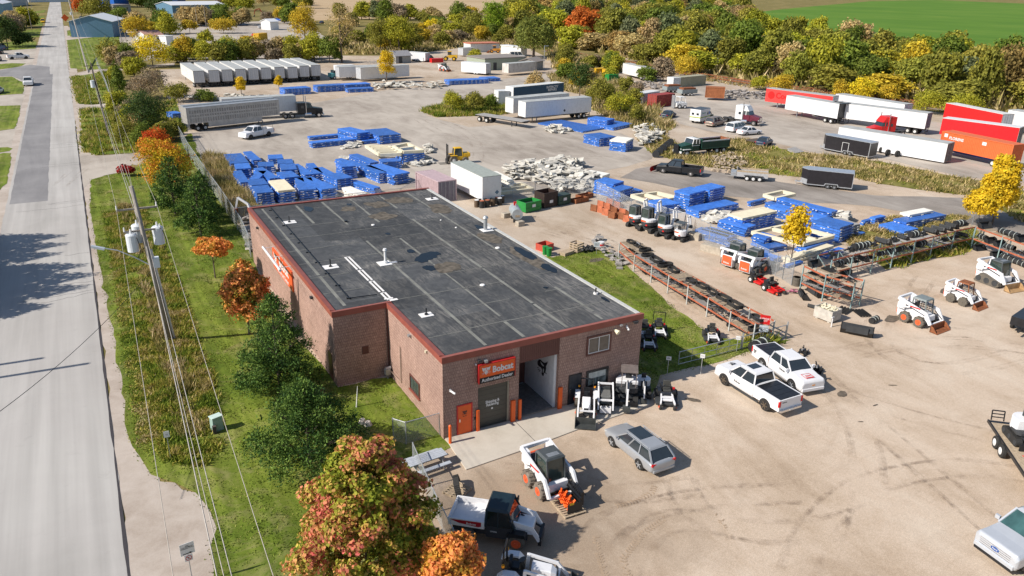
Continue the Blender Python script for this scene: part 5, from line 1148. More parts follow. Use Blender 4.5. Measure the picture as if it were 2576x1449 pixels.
def tractor_unit(label,rear,front,paint,nose=True,name='lorry_cab',lower=None,at=None,sleeper=True,wb=5.2,high=True,stacks=True):
    o,rz=setg(rear,front,2.2)if at is None else at
    e=E(name,label,'lorry cab',o,rz);f=wb/2;H=3.6 if high else 2.9
    B('chassis',dkgrey,e,(-f-1.6,f+.9,-.45,.45,.6,.9));lo=lower or paint
    b=MB();b.loft([[(f-1.0,-1.0,.75),(f-1.0,1.0,.75),(f-1.0,1.05,1.95),(f-1.0,-1.05,1.95)],[(f+.85,-.8,.7),(f+.85,.8,.7),(f+.85,.68,1.65),(f+.85,-.68,1.65)]]);b.build('bonnet',lo,e,bevel=.05)
    x1=f-1.0;x0=x1-1.25
    b=MB();b.box(x0,x1,-1.1,1.1,.85,1.95);b.build('cab',lo,e);
    b=MB();b.loft([[(x0,-1.08,1.95),(x1,-1.08,1.95),(x1,1.08,1.95),(x0,1.08,1.95)],[(x0,-1.0,2.65),(x1-.35,-1.0,2.65),(x1-.35,1.0,2.65),(x0,1.0,2.65)]]);b.build('windows',glass,e)
    b=MB();b.loft([[(x0,-1.1,2.65),(x1-.2,-1.05,2.65),(x1-.2,1.05,2.65),(x0,1.1,2.65)],[(x0,-1.0,H if high else 2.8),(x0+.4,-.9,H if high else 2.8),(x0+.4,.9,H if high else 2.8),(x0,1.0,H if high else 2.8)]]);b.beam((x0+.5,-1.07,1.9),(x0+.5,-1.02,2.7),.12);b.beam((x0+.5,1.07,1.9),(x0+.5,1.02,2.7),.12);b.build('roof',paint,e)
    if sleeper:B('sleeper',paint,e,(x0-1.7,x0-.002,-1.18,1.18,.95,H),bevel=.06);B('side_window',glass,e,(x0-1.0,x0-.5,-1.19,1.19,1.9,2.4))
    for s in(-1,1):
        wheel(e,f,s*1.0,.52,.3,chrome,0,rr=.55)
        for x in(-f+.65,-f-.65):dual(e,x,s*.85,chrome)
        b=MB();b.box(f-.65,f+.65,s*1.0-.2,s*1.0+.2,1.05,1.15);b.build('mudguard',lo,e)
        if stacks:b=MB();b.cyl((x0-.1,s*1.22,.9),(x0-.1,s*1.22,4.2),.08);b.build('exhaust_stack',chrome,e)
        b=MB();b.cyl((f-2.6,s*.95,.75),(f-1.4,s*.95,.75),.32,n=12);b.build('fuel_tank',chrome,e)
    lamps(e,f+.8,.75,1.1,(.12,.25,.2),headl,'headlight');B('bumper',chrome,e,(f+.85,f+1.05,-1.15,1.15,.45,.75));B('grille',chrome,e,(f+.85,f+.9,-.5,.5,.8,1.55));return e
tractor_unit('black long nosed lorry cab with chrome stacks, coupled to a white trailer',(738,299),(793,296.5),black,wb=5.6,high=False,stacks=True)
box_trailer('white trailer coupled behind the black lorry cab',(560,306),(752,294),L=13.5,at=None,group=None,gear=False,side=white)
tractor_unit('white lorry cab with maroon lower body standing above the white saloon',(1834,309),(1892,317),white,lower=mat('maroon_paint',(.13,.02,.04),.35))
tractor_unit('red lorry cab showing above the front white trailer, before the long white one',(2260,345),(2196,332),red,at=(g(2222,342),R(165)))
# trailers of the upper lot
box_trailer('red soda company trailer with a round logo, its side cut off by the white trailer',(2090,292),(1920,268),L=15.5,side=mat('soda_red',(.68,.055,.05),.45),group=None)
e=bpy.data.objects['box_trailer.011']if 'box_trailer.011' in bpy.data.objects else None
cur=[o for o in C.objects if o.get('label','').startswith('red soda')][0]
def side_sign(e,xx,z,s_,W=2.55):return face((xx,s_*(W/2+.03),z),(-s_,0,0))
sd_=1 if Vector((-math.sin(cur.rotation_euler.z),math.cos(cur.rotation_euler.z),0)).dot(CAM-cur.location)>0 else-1
text('Coca',1.7,mat('deep_red_print',(.55,.01,.01),.5),cur,side_sign(cur,11.2,2.2,sd_),.03,.004)
b=MB();b.M=side_sign(cur,14.1,2.7,sd_);b.poly([(.8*math.cos(i*PI/12),.8*math.sin(i*PI/12))for i in range(24)],0,.01);b.build('round_mark',mat('deep_red_print'),cur)
box_trailer('white trailer with an open black rear frame, in front of the soda trailer',(2096,313),(1978,290),L=13.2,side=cleanwhite,group='white trailers of the upper lot',doors=False,wheels=(1.4,2.8))
e=[o for o in C.objects if o.get('label','').startswith('white trailer with an open')][0]
B('rear_frame',black,e,(-.25,-.01,-1.3,-1.15,1.1,4.15),(-.25,-.01,1.15,1.3,1.1,4.15),(-.6,-.01,-1.3,1.3,4.06,4.2),(-.05,-.01,-1.15,1.15,1.2,4.0));b=MB();b.cyl((6.5,-.9,.7),(7.6,-.9,.7),.3,n=12);b.build('air_tank',white,e)
box_trailer('long white trailer right of the open framed one, plum coloured end doors',(2322,341),(2086,308),L=None,side=cleanwhite,group='white trailers of the upper lot',rearcol=mat('plum_door',(.18,.12,.17),.6))
box_trailer('white trailer in the back line against the railway bushes',(2308,322),(2060,278),L=16.2,side=cleanwhite,group='white trailers of the upper lot')
box_trailer('front white trailer body set on the ground, beside the tyres',(2373,413),(2103,366),L=None,H=2.9,z0=.25,side=cleanwhite,group='white trailers of the upper lot',wheels=None,gear=False,rearcol=mat('dark_open_end',(.12,.1,.1),.6))
box_trailer('red box trailer with white trim behind the orange container',(2550,382),(2359,354),L=None,side=mat('bright_red_trailer',(.62,.015,.02),.4),top=white,group=None,rearcol=black)
box_trailer('red ended white roofed trailer farthest back behind the red box trailer',(2520,345),(2360,308),L=14,side=red,top=offwhite,group=None)
box_trailer('white trailer at the right edge beyond the red ones',(2640,352),(2530,330),L=10,side=white,group=None,at=None)
def container(label,a,b_,m,W=2.44,H=2.6,z0=.02,rz=None,L=None,group='shipping containers',name='shipping_container',doorm=None,at=None,nd=True):
    """a, b_: the two ends of the near bottom edge; the doors are at the a end"""
    if at is None:o,rz_=setg(a,b_,W);L=L or(g(*b_)-g(*a)).length;o=o-Vector((math.cos(rz_),math.sin(rz_),0))*L/2
    else:o,rz_=at
    e=E(name,label,'container',o,rz_,group);b=MB();b.box(.05,L-.05,-W/2+.04,W/2-.04,z0,z0+H-.04)
    n=int(L/.28)
    for s in(-1,1):
        for i in range(n):x=.15+(L-.4)*i/n;b.box(x,x+.15,s*(W/2)-.045 if s>0 else-W/2,W/2 if s>0 else-W/2+.045,z0+.15,z0+H-.15)
    for i in range(8):y=-W/2+.15+(W-.4)*i/8;b.box(L-.05,L-.01,y,y+.15,z0+.15,z0+H-.15)
    b.build('corrugated_wall',m,e,bevel=-1)
    b=MB()
    for x in(0,L-.14):
        for s in(-1,1):b.box(x,x+.14,s*W/2-.07,s*W/2+.07,z0,z0+H)
    for s in(-1,1):b.box(.14,L-.14,s*W/2-.05,s*W/2+.05,z0+H-.12,z0+H);b.box(.14,L-.14,s*W/2-.05,s*W/2+.05,z0,z0+.15)
    b.box(0,.1,-W/2+.07,W/2-.07,z0+H-.12,z0+H);b.box(L-.1,L,-W/2+.07,W/2-.07,z0+H-.12,z0+H);b.build('frame',m,e)
    B('roof',m,e,(.1,L-.1,-W/2+.06,W/2-.06,z0+H-.035,z0+H-.012))
    if nd:
        for s in(-1,1):
            d=B('door',doorm or m,e,(.0,.05,.02 if s>0 else-W/2+.08,W/2-.08 if s>0 else-.02,z0+.1,z0+H-.13));b=MB()
            for u in(.3,.8):b.cyl((-.03,s*u,z0+.12),(-.03,s*u,z0+H-.14),.022,n=5)
            b.build('lock_bar',galv,d)
    return e
oc=mat('orange_container',(.68,.15,.045),.5,var=.06)
e=container('orange shipping container with white lettering, raised on a blue chassis',(2331,382),(2568,436),oc,H=2.7,z0=1.15,L=12.2,nd=False,group=None)
sd_=1 if Vector((-math.sin(e.rotation_euler.z),math.cos(e.rotation_euler.z),0)).dot(CAM-e.location)>0 else-1
B('lettering_panel',white,e,(.55,1.15,sd_*1.235-.01,sd_*1.235+.012,3.0,3.55));text('FLORENS',.62,white,e,face((2.6,sd_*1.25,2.75),(-sd_,0,0))if sd_>0 else face((2.75,-1.25,2.78),(1,0,0)),.03,.01);B('placard',white,e,(7.2,7.9,sd_*1.235-.01,sd_*1.235+.012,2.9,3.4))
b=MB();b.M=Matrix.Translation(e.location)@Matrix.Rotation(e.rotation_euler.z,4,'Z');b.box(-.3,12.8,-.5,.5,.75,1.14);b.box(.2,.5,-1.2,1.2,.8,1.14);b.box(11.6,12,-1.2,1.2,.8,1.14)
ch=b.build('container_chassis',mat('blue_chassis',(.02,.06,.3),.5));tag(ch,'blue flat chassis carrying the orange container','chassis')
for x in(9.5,10.9):
    for s in(-1,1):
        t_=wheel(ch,x,s*.95,.5,.5,offwhite);t_.matrix_parent_inverse=Matrix.Identity(4);t_.location=e.location;t_.rotation_euler=(0,0,e.rotation_euler.z)
# middle yard
def side_of(e):return 1 if Vector((-math.sin(e.rotation_euler.z),math.cos(e.rotation_euler.z),0)).dot(CAM-e.location)>0 else-1
navy=mat('navy_trailer',(.02,.07,.13),.45)
e=box_trailer('navy blue trailer with white lettering behind the long white trailer of the middle yard',(1430,252),(1276,270),L=15.2,side=navy,top=offwhite,group=None,gear=False);s_=side_of(e)
text('INTERCITY\nREPAIRS',.75,white,e,face((3.6,s_*1.29,3.1),(-s_,0,0)),.02,.004);B('end_panel',white,e,(15.2,15.23,-1.27,1.27,1.2,4.0))
box_trailer('white trailer half seen between the navy one and the long white one',(1430,285),(1290,301),L=14.5,group=None,side=offwhite)
e=box_trailer('long white trailer on black wheels in the middle yard beside the flatbed',(1490,296),(1316,312),L=15.6,group=None,side=white)
b=MB();b.M=face((6.5,side_of(e)*1.29,1.9),(1,0,0))@Matrix.Rotation(PI/4,4,'Z');b.box(-.2,.2,-.2,.2,0,.01);b.build('placard',dkgrey,e)
o,rz=setg((1190,304),(1310,324),2.4)
e=E('flatbed_trailer','empty flatbed trailer with a wooden deck in front of the shrub island','trailer',o,rz);LF=11.5
b=MB()
for i in range(8):b.box(-LF/2+.5,LF/2+.5,-1.25+i*.3125,-1.25+i*.3125+.29,1.25,1.32)
b.build('deck',greywood,e);B('chassis',black,e,(-LF/2+.4,LF/2+.6,-.5,.5,.95,1.24),(-LF/2+.42,-LF/2+.5,-1.25,1.25,1.0,1.24))
for x in(-LF/2+1.4,-LF/2+3.2):
    for s in(-1,1):dual(e,x,s*.95)
for s in(-1,1):B('landing_leg',dkgrey,e,(LF/2-2.5,LF/2-2.35,s*.7-.06,s*.7+.06,0,.95))
box_trailer('long white trailer behind the orange yellow tree, left of its twin',(866,203),(955,198),L=12.5,group=None,side=white,gear=False,wheels=None,z0=.8,H=2.6)
box_trailer('long white trailer with green scribbles behind the orange yellow tree',(894,207),(1044,196),L=14.8,group=None,side=white,gear=False,wheels=None,z0=.6,H=2.9)
e=box_trailer('weathered white trailer tilted on the bank beside the railway',(1640,209),(1552,187),L=14.0,group=None,side=offwhite,gear=False,z0=.7)
container('maroon red shipping container beside the weed bank',(1640,272),(1704,264),mat('maroon_container',(.33,.05,.04),.55,dirt=.2),L=6.1)
container('white insulated container left of the maroon red one',(1602,268),(1668,256),white,L=7.0)
container('pale lilac container with grey doors behind the brick building',None,None,mat('lilac_container',(.48,.36,.38),.6,dirt=.2),L=6.1,doorm=mat('grey_purple_door',(.16,.15,.19),.5),at=(g(1126,507),math.atan2((g(1072,452,2.6)-g(1111,470,2.6)).y,(g(1072,452,2.6)-g(1111,470,2.6)).x)))
cc=g(1237,515);d1=g(1128,430,3.6)-g(1212,472,3.6);
e=box_trailer('short white box trailer behind the brick building, drums at its end',None,None,L=d1.length,at=(Vector((cc.x,cc.y,0)),math.atan2(d1.y,d1.x)),group=None,H=2.9,z0=.6,side=white,doors=False,gear=False,top=mat('grey_green_roof',(.33,.36,.33),.7,dirt=.2),wheels=None);b=MB();b.M=face((-.004,-.7,1.5),(0,-1,0))@Matrix.Rotation(PI/4,4,'Z');b.box(-.2,.2,-.2,.2,0,.01);b.build('placard',mat('blue_grey_sign',(.1,.18,.25),.5),e)
# enclosed black trailers, dump trailer
def cargo_trailer(label,w1,w2,L,H,door=False):
    o,rz=setg(w2,w1,2.3);e=E('enclosed_trailer',label,'trailer',o,rz,'black enclosed trailers');x0,x1=-L*.42,L*.52;W=1.12
    blk_=mat('black_trailer_skin',(.022,.02,.024),.35,var=.15);tr=mat('aluminium_trim',(.5,.52,.55),.4,.5)
    b=MB();P=[(x0,-W),(x1-.1,-W),(x1+.75,-.25),(x1+.75,.25),(x1-.1,W),(x0,W)];b.poly(P,.45,H);b.build('cargo_box',blk_,e)
    b=MB();b.poly([(x*1.004,y*1.02)for x,y in P],H,H+.07);b.build('roof',mat('silver_roof',(.5,.53,.58),.35,.5),e);b=MB();b.poly([(x*1.004,y*1.015)for x,y in P],.35,.46);b.box(x0-.02,x0+.06,-W-.03,-W+.06,.46,H);b.box(x0-.02,x0+.06,W-.06,W+.03,.46,H)
    b.box(x0-.03,x0+.0,-W,W,H-.1,H);b.build('trim',tr,e)
    for s in(-1,1):b=MB();b.add([(x1-.1,s*(W+.01),.46),(x1+.76,s*.26,.46),(x1+.76,s*.26,1.05),(x1-.1,s*(W+.01),1.05)],[(0,1,2,3)]);b.build('stone_guard',tr,e,bevel=-1)
    for x in(-.42,.42):
        for s in(-1,1):wheel(e,x,s*1.16,.34,.22,silver,6)
    for s in(-1,1):b=MB();b.prism([(-.95,.45),(-.8,.75),(.8,.75),(.95,.45),(.85,.45),(.7,.68),(-.7,.68),(-.85,.45)],s*1.12,s*1.3);b.build('mudguard',tr,e)
    b=MB();b.beam((x1,-.6,.42),(x1+1.5,0,.42),.1);b.beam((x1,.6,.42),(x1+1.5,0,.42),.1);b.cyl((x1+1.3,0,0),(x1+1.3,0,.7),.05);b.build('drawbar',tr,e)
    if door:
        s=side_of(e);B('door',blk_,e,(.1,1.15,s*1.13-.01,s*1.13+.01,.5,1.95));b=MB();b.box(.04,.1,s*1.14-.01,s*1.14+.012,.48,2.0);b.box(1.15,1.21,s*1.14-.01,s*1.14+.012,.48,2.0);b.box(.1,1.15,s*1.14-.01,s*1.14+.012,1.95,2.0);b.build('door_frame',white,e)
    return e
cargo_trailer('black enclosed trailer with a silver roof parked alone on the gravel track',(2080,475.5),(2098.6,477.5),6.2,2.35)
cargo_trailer('larger black enclosed trailer with a white framed side door, beside the tyres',(2124,390),(2139,393),8.4,2.6,True)
o,rz=setg((1911,458),(1877,455),2.2);e=E('dump_trailer','galvanised three axle tipping trailer with wooden side boards','trailer',o,rz)
B('tipper_body',mat('galv_pale',(.48,.48,.49),.6,.2,dirt=.2),e,(-1.9,2.3,-1.0,-.94,.6,1.15),(-1.9,2.3,.94,1.0,.6,1.15),(-1.9,-1.84,-.94,.94,.6,1.15),(2.24,2.3,-.94,.94,.6,1.6),(-1.9,2.3,-1.0,1.0,.5,.6));B('side_board',wood,e,(-1.9,2.3,-1.0,-.94,1.152,1.4),(-1.9,2.3,.94,1.0,1.152,1.4),(-1.84,2.2,-.94,.94,.602,.64));B('tool_box',galv,e,(2.35,3.1,-.9,.9,.5,1.05));b=MB();b.beam((2.3,0,.5),(3.9,0,.5),.12);b.build('drawbar',black,e)
for x in(-.85,0,.85):
    for s in(-1,1):wheel(e,x,s*1.15,.36,.22,white)
for s in(-1,1):B('mudguard',black,e,(-1.3,1.3,s*1.15-.14,s*1.15+.14,.76,.8))
# dump truck and ambulance
o,rz=setg((1817,386),(1722,395),2.3);e=E('dump_truck','dark green dump truck with a white cab roof and a rusty bin, facing left','dump truck',o,rz);f=3.35
B('chassis',black,e,(-5.0,4.2,-.45,.45,.6,.95));b=MB();b.loft([[(f-1.0,-1.0,.8),(f-1.0,1.0,.8),(f-1.0,1,1.9),(f-1.0,-1,1.9)],[(f+.95,-.85,.8),(f+.95,.85,.8),(f+.95,.78,1.6),(f+.95,-.78,1.6)]]);b.build('bonnet',dgreen,e)
B('cab',dgreen,e,(f-2.4,f-1.001,-1.05,1.05,.8,1.9));greenhouse(e,f-2.4,f-1.0,f-2.4,f-1.25,1.9,2.65,1.04,.95,white,(.5,));B('stripe',white,e,(f-2.4,f-1.0,-1.058,1.058,1.6,1.7))
for s in(-1,1):
    B('side_panel',dgreen,e,(-5.0,.55,s*1.15-.05,s*1.15+.05,1.15,2.15));B('top_board',white,e,(-4.9,.5,s*1.15-.06,s*1.15+.06,2.152,2.32));B('lower_skirt',mat('green_skirt',(.05,.13,.09),.5),e,(-5,.5,s*1.17-.06,s*1.17+.03,1.0,1.148))
    wheel(e,f,s*1.0,.52,.3,offwhite);B('mudguard',white,e,(f-.7,f+.7,s*1.0-.2,s*1.0+.2,1.06,1.14))
    for x in(-2.6,-4.0):dual(e,x,s*.9,white,.54)
B('front_board',dgreen,e,(.5,.6,-1.2,1.2,1.1,2.6));B('tailgate',rust,e,(-5.1,-5.0,-1.2,1.2,1.1,2.35));B('bin_floor',rust,e,(-5.0,.5,-1.1,1.1,1.1,1.75));b=MB();b.tube([(.3,-1.25,1.1),(.3,-1.25,2.4)],.03);b.tube([(-.1,-1.25,1.1),(-.1,-1.25,2.4)],.03)
for i in range(5):b.tube([(-.1,-1.25,1.3+i*.25),(.3,-1.25,1.3+i*.25)],.02)
b.build('ladder',rust,e);B('bumper',white,e,(f+.95,f+1.1,-1.1,1.1,.55,.85));lamps(e,f+.92,.7,1.2,(.1,.25,.2),headl,'headlight')
B('plough_hitch',black,e,(f+1.3,f+1.4,-.6,.6,.2,1.9))
o,rz=setg((1752,315),(1800,302),2.0);e=E('ambulance','white ambulance with a dark roof, yellow green stripe and dark green cab','ambulance',o,rz);B('body',white,e,(-3.1,1.1,-1.12,1.12,.55,2.75),bevel=.05);B('roof',mat('dark_roof_film',(.06,.07,.09),.4),e,(-3.0,1.0,-1.1,1.1,2.752,2.79))
s=side_of(e);B('stripe',mat('lime_stripe',(.5,.6,.05),.4),e,(-3.105,1.105,-1.125,1.125,1.25,1.37));B('stripe',dgreen,e,(-3.106,1.106,-1.126,1.126,1.18,1.245));B('side_window',glass,e,(-.2,.25,-1.13,1.13,1.6,2.15));B('rear_window',glass,e,(-3.11,-3.09,-.75,-.25,1.7,2.1),(-3.11,-3.09,.25,.75,1.7,2.1));
b=MB();b.M=face((.7,s*1.14,1.9),(1,0,0))
for a in(0,PI/3,2*PI/3):b.cbox((0,0,.003),(.6,.14,.01),rz=a)
b.build('star_mark',mat('blue_star',(.02,.12,.45),.4),e);text('Ambulance',.38,mat('green_print',(.1,.35,.25),.5),e,face((-1.6,s*1.14,1.95),(-s,0,0)),.01,.003)
B('bonnet',dgreen,e,(2.0,3.2,-.95,.95,.55,1.25),bevel=.08);B('cab',dgreen,e,(1.12,2.0,-1.0,1.0,.55,1.3));greenhouse(e,1.12,2.25,1.12,1.7,1.3,2.0,.98,.85,dgreen)
for x in(2.3,-1.9):
    for s2 in(-1,1):wheel(e,x,s2*.95,.4,.28,galv)
# ---------------------------------------------------------------- machines
mwhite=mat('machine_white',(.78,.78,.8),.3,var=.04,dirt=.08)
def crawler(par,x0,x1,y,w,h,m=None,lugs=True,nm='track',z=0,tri=False):
    r=h/2;b=MB();P=[]
    if tri:P=[(x0,z+.12),(x0+.15,z),(x1-.3,z),(x1,z+.2),(x1-.1,z+.42),(x0+.75,z+h),(x0+.45,z+h)]
    else:
        for i in range(9):a=-PI/2+PI*i/8;P.append((x1-r+r*math.cos(a),z+r+r*math.sin(a)))
        for i in range(9):a=PI/2+PI*i/8;P.append((x0+r+r*math.cos(a),z+r+r*math.sin(a)))
    b.prism(P,y-w/2,y+w/2)
    if lugs:
        n=int((x1-x0)/.12)
        for i in range(n):x=x0+r+(x1-x0-2*r)*i/(n-1);b.box(x-.025,x+.025,y-w/2-.005,y+w/2+.005,z-.0,z+.03);
        if not tri:
            for i in range(n):x=x0+r+(x1-x0-2*r)*i/(n-1);b.box(x-.025,x+.025,y-w/2-.005,y+w/2+.005,z+h-.01,z+h+.025)
    t=b.build(nm,m or dusty,par)
    b=MB();s=1 if y>0 else-1;cx,cz=(x0+x1)/2,z+r
    for k in range(3):xx=x0+r+(x1-x0-2*r)*k/2;b.cyl((xx,y+s*w*.3,cz*.92),(xx,y+s*(w/2+.02),cz*.92),r*.62,n=10)
    b.build('roller',dkgrey,t);return t
def bucket(par,x,z,W,m,s=.55,name='bucket',flip=False):
    b=MB();P=[(x,z+s),(x,z),(x+s*1.2,z-.02),(x+s*1.2,z+.02),(x+.05,z+.05),(x+.05,z+s)]
    b.prism(P,-W/2,W/2)
    for y in(-W/2,W/2-.03):b.prism([(x,z+s),(x,z),(x+s*1.15,z),(x+s*.45,z+s*.8)],y,y+.03)
    return b.build(name,m,par)
def skid(label,rear,front,s=1.0,cab='glass',rimm=None,rearm=None,bk=None,at=None,tracked=False,up=False,tyre=None,group='skid steer loaders',text_=True,body=None,track=1.5,attach=True,roofm=None):
    o,rz=setg(rear,front,track*s)if at is None else at
    e=E('skid_steer_loader',label,'skid steer',o,rz,group);e.scale=(s,s,s);body=body or mwhite;rimm=rimm or redor
    b=MB();b.prism([(-1.35,.45),(-1.3,.28),(.8,.28),(1.0,.5),(.95,.85),(.5,.95),(-.5,1.15),(-1.25,1.25),(-1.38,1.1)],-.52,.52)
    for sg in(-1,1):b.prism([(-1.3,.95),(-.75,.95),(-.7,1.3),(-.85,1.68),(-1.15,1.72),(-1.32,1.3)],sg*.62-.1,sg*.62+.1)
    b.build('body',body,e);B('rear_door',rearm or redor,e,(-1.44,-1.36,-.45,.45,.42,1.22));B('engine_cover',dkgrey,e,(-1.2,-.62,-.38,.38,1.2,1.27))
    # cab
    b=MB();x0,x1=-.4,.58
    for y in(-.47,.47):
        b.beam((x0,y,1.1),(x0+.05,y,2.0),.07);b.beam((x1+.2,y,.85),(x1,y,2.0),.07);b.beam((x0+.05,y,2.0),(x1,y,2.0),.06)
    b.loft([[(x0,-.54,1.98),(x1+.06,-.54,1.98),(x1+.06,.54,1.98),(x0,.54,1.98)],[(x0+.08,-.46,2.08),(x1,-.46,2.08),(x1,.46,2.08),(x0+.08,.46,2.08)]])
    cb=b.build('cab',roofm or mat('slate_cab_roof',(.075,.085,.09),.45,var=.15),e)
    if cab=='glass':
        b=MB();b.loft([[(x0+.03,-.44,1.1),(x1+.17,-.45,.9),(x1+.17,.45,.9),(x0+.03,.45,1.1)],[(x0+.06,-.45,1.98),(x1-.02,-.45,1.98),(x1-.02,.45,1.98),(x0+.06,.45,1.98)]]);b.build('windows',glassg,cb)
        B('roof_grille',galv,cb,*[(.2+i*.07,.25+i*.07,-.3,.3,2.081,2.09)for i in range(4)])
    else:
        b=MB()
        for y in(-.47,.47):
            for i in range(7):xx=x0+.05+i*.16;b.beam((xx,y,1.1),(xx,y,1.98),.02)
            for i in range(5):b.beam((x0,y,1.2+i*.17),(x1+.1,y,1.2+i*.17),.02)
        for i in range(4):b.beam((x1+.1,-.47,1.15+i*.2),(x1+.1,.47,1.15+i*.2),.025)
        b.build('mesh_guard',black,cb)
        B('seat',black,e,(-.25,.2,-.28,.28,.95,1.1),(-.3,-.2,-.28,.28,1.1,1.6))
    if tracked:
        for sg in(-1,1):crawler(e,-1.15,1.05,sg*.74,.38,.78,dusty,tri=True)
    else:
        for x in(-.56,.56):
            for sg in(-1,1):
                t=wheel(e,x,sg*.76,.42,.3,rimm,0,tyre=tyre or dusty,rr=.55);b=MB()
                for i in range(16):a=2*PI*i/16;b.cbox((x+math.cos(a)*.42,sg*.76+(.06 if i%2 else-.06),.42+math.sin(a)*.42),(.05,.2,.06),ry=-a,rz=0)
                b.build('tread',tyre or dusty,t,bevel=-1)
    k=.25 if up else 0
    for sg in(-1,1):
        b=MB();b.beam((-1.3,sg*.78,1.72),(.95,sg*.78,1.2+k),.12,.22);b.beam((.9,sg*.78,1.28+k),(1.4,sg*.78,.5+k*1.5),.11,.24);b.beam((-.95,sg*.75,1.05),(-.2,sg*.78,1.42),.08);b.build('lift_arm',body,e)
        b=MB();b.cyl((.75,sg*.72,1.1+k),(1.4,sg*.72,.62+k*1.5),.04);b.build('cylinder',dkgrey,e)
    b=MB();b.beam((-1.25,-.74,1.74),(-1.25,.74,1.74),.16);b.beam((1.38,-.74,.48+k*1.5),(1.38,.74,.48+k*1.5),.12);b.build('cross_tube',body,e)
    if attach:bucket(e,1.5,.04+k,1.75,bk or rust,.5)
    B('decal',red,e,(-.3,.5,-.842,-.836,1.36,1.46),(-.3,.5,.836,.842,1.36,1.46))
    if text_:text('Bobcat',.2,white,e,face((-1.445,0,.55),(0,-1,0)),.02,.002)
    return e
e=skid('white skid steer loader with a glazed black cab, tiller head on a pallet before it',(1328.6,1220.5),(1358.6,1253),1.12,attach=False,tyre=mat('muddy_tyre',(.2,.17,.14),.9,var=.3),group=None)
# the tiller and its pallet
pa,pb_=g(1382.3,1260.5),g(1422.4,1308);dv=(pb_-pa);ang=math.atan2(dv.y,dv.x)
def pallet(label,loc,rz,L=1.2,W=1.0,m=None,z=0,group='wooden pallets',name='pallet',slats=7):
    b=MB()
    for i in range(slats):x=-L/2+(L-.1)*i/(slats-1);b.box(x,x+.1,-W/2,W/2,.115,.135)
    for y in(-W/2,-.045,W/2-.09):b.box(-L/2,L/2,y,y+.09,.02,.114)
    for x in(-L/2,-.05,L/2-.1):b.box(x,x+.1,-W/2,W/2,0,.019)
    o=b.build(name,m or wood,None,bevel=-1);o.location=loc;o.location.z+=z;o.rotation_euler=(0,0,rz);return tag(o,label,'pallet',group)
nrm=Vector((-dv.y,dv.x,0)).normalized();nrm=nrm if nrm.x>0 else-nrm
pc=(pa+pb_)/2+nrm*.62
pallet('long wooden pallet carrying the orange rotor in front of the skid steer',Vector((pc.x,pc.y,0)),ang,L=dv.length,W=1.25,slats=10)
e=E('soil_tiller','black tiller attachment with a bright orange toothed rotor on a long pallet','machine attachment',(pc.x,pc.y,.14),ang)
sgn=1 if(Matrix.Rotation(ang,3,'Z')@Vector((0,1,0))).dot(nrm)>0 else-1
Lr=dv.length*.8
b=MB()
for i in range(3):a0=R(-10+i*25);a1=R(15+i*25);b.add([(-Lr/2,sgn*(.42*math.cos(a0)+.0),.42+.45*math.sin(a0)),(Lr/2,sgn*(.42*math.cos(a0)),.42+.45*math.sin(a0)),(Lr/2,sgn*(.42*math.cos(a1)),.42+.45*math.sin(a1)),(-Lr/2,sgn*(.42*math.cos(a1)),.42+.45*math.sin(a1))],[(0,1,2,3)])
for x in(-Lr/2,Lr/2-.05):b.box(x,x+.05,-.4,.45,.02,.55)
b.box(-Lr/2,Lr/2,-.06+sgn*.35,.06+sgn*.35,.7,.8);b.build('hood',black,e)
b=MB();b.cyl((-Lr/2+.06,-sgn*.12,.4),(Lr/2-.06,-sgn*.12,.4),.1,n=8)
for i in range(9):
    x=-Lr/2+.15+(Lr-.3)*i/8;b.cyl((x,-sgn*.12,.4),(x+.03,-sgn*.12,.4),.2,n=8)
    for j in range(4):a=j*PI/2+i*.5;b.cbox((x+.015,-sgn*.12+.24*math.cos(a),.4+.24*math.sin(a)),(.12,.05,.2),rx=a-PI/2)
b.build('rotor',orange,e,bevel=-1);b=MB()
for i in range(5):b.tube([(-.3+i*.15,sgn*.4,.8),(-.2+i*.1,sgn*.6,1.1-.05*i),(.1+i*.1,sgn*.75,.7)],.025)
b.box(-.5,.5,sgn*.55-.08,sgn*.55+.08,.15,.95);b.build('hose_bank',black,e);B('decal',yellow,e,(Lr/2+.002,Lr/2+.01,-.3,-.05,.5,.62))
# utility work truck
o,rz=setg((1184.8,1363),(1288.6,1379.4),1.55);e=E('utility_truck','compact utility work machine with a white tipping bed and black cab, orange wheel rims','utility vehicle',o,rz)
b=MB();b.box(-2.1,-.35,-.85,.85,.92,1.0);b.box(-2.1,-.35,-.88,-.82,1.0,1.35);b.box(-2.1,-.35,.82,.88,1.0,1.35);b.box(-2.15,-2.09,-.88,.88,.92,1.35);b.box(-.41,-.35,-.82,.82,1.0,1.38)
bed=b.build('cargo_bed',mwhite,e);
for sg in(-1,1):
    b=MB();b.add([(-2.05,sg*.886,1.28),(-.5,sg*.886,1.32),(-.5,sg*.886,1.08),(-.65,sg*.886,1.02),(-1.6,sg*.886,1.12)],[(0,1,2,3,4)]);b.build('decal',mat('deep_red_decal',(.4,.01,.02),.4),bed,bevel=-1)
    text('Bobcat',.17,white,bed,face((-1.0,sg*.892,1.1),(-sg,0,0)),.02,.002)
B('chassis',mat('charcoal_body',(.03,.033,.04),.45),e,(-2.0,1.7,-.6,.6,.45,.9),(-.3,1.0,-.83,.83,.5,1.15))
b=MB();b.loft([[(-.32,-.83,1.15),(1.15,-.83,1.15),(1.15,.83,1.15),(-.32,.83,1.15)],[(-.25,-.72,2.0),(.75,-.72,2.0),(.75,.72,2.0),(-.25,.72,2.0)]]);b.build('windows',mat('dark_cab_glass',(.01,.015,.018),.07,spec=.8),e)
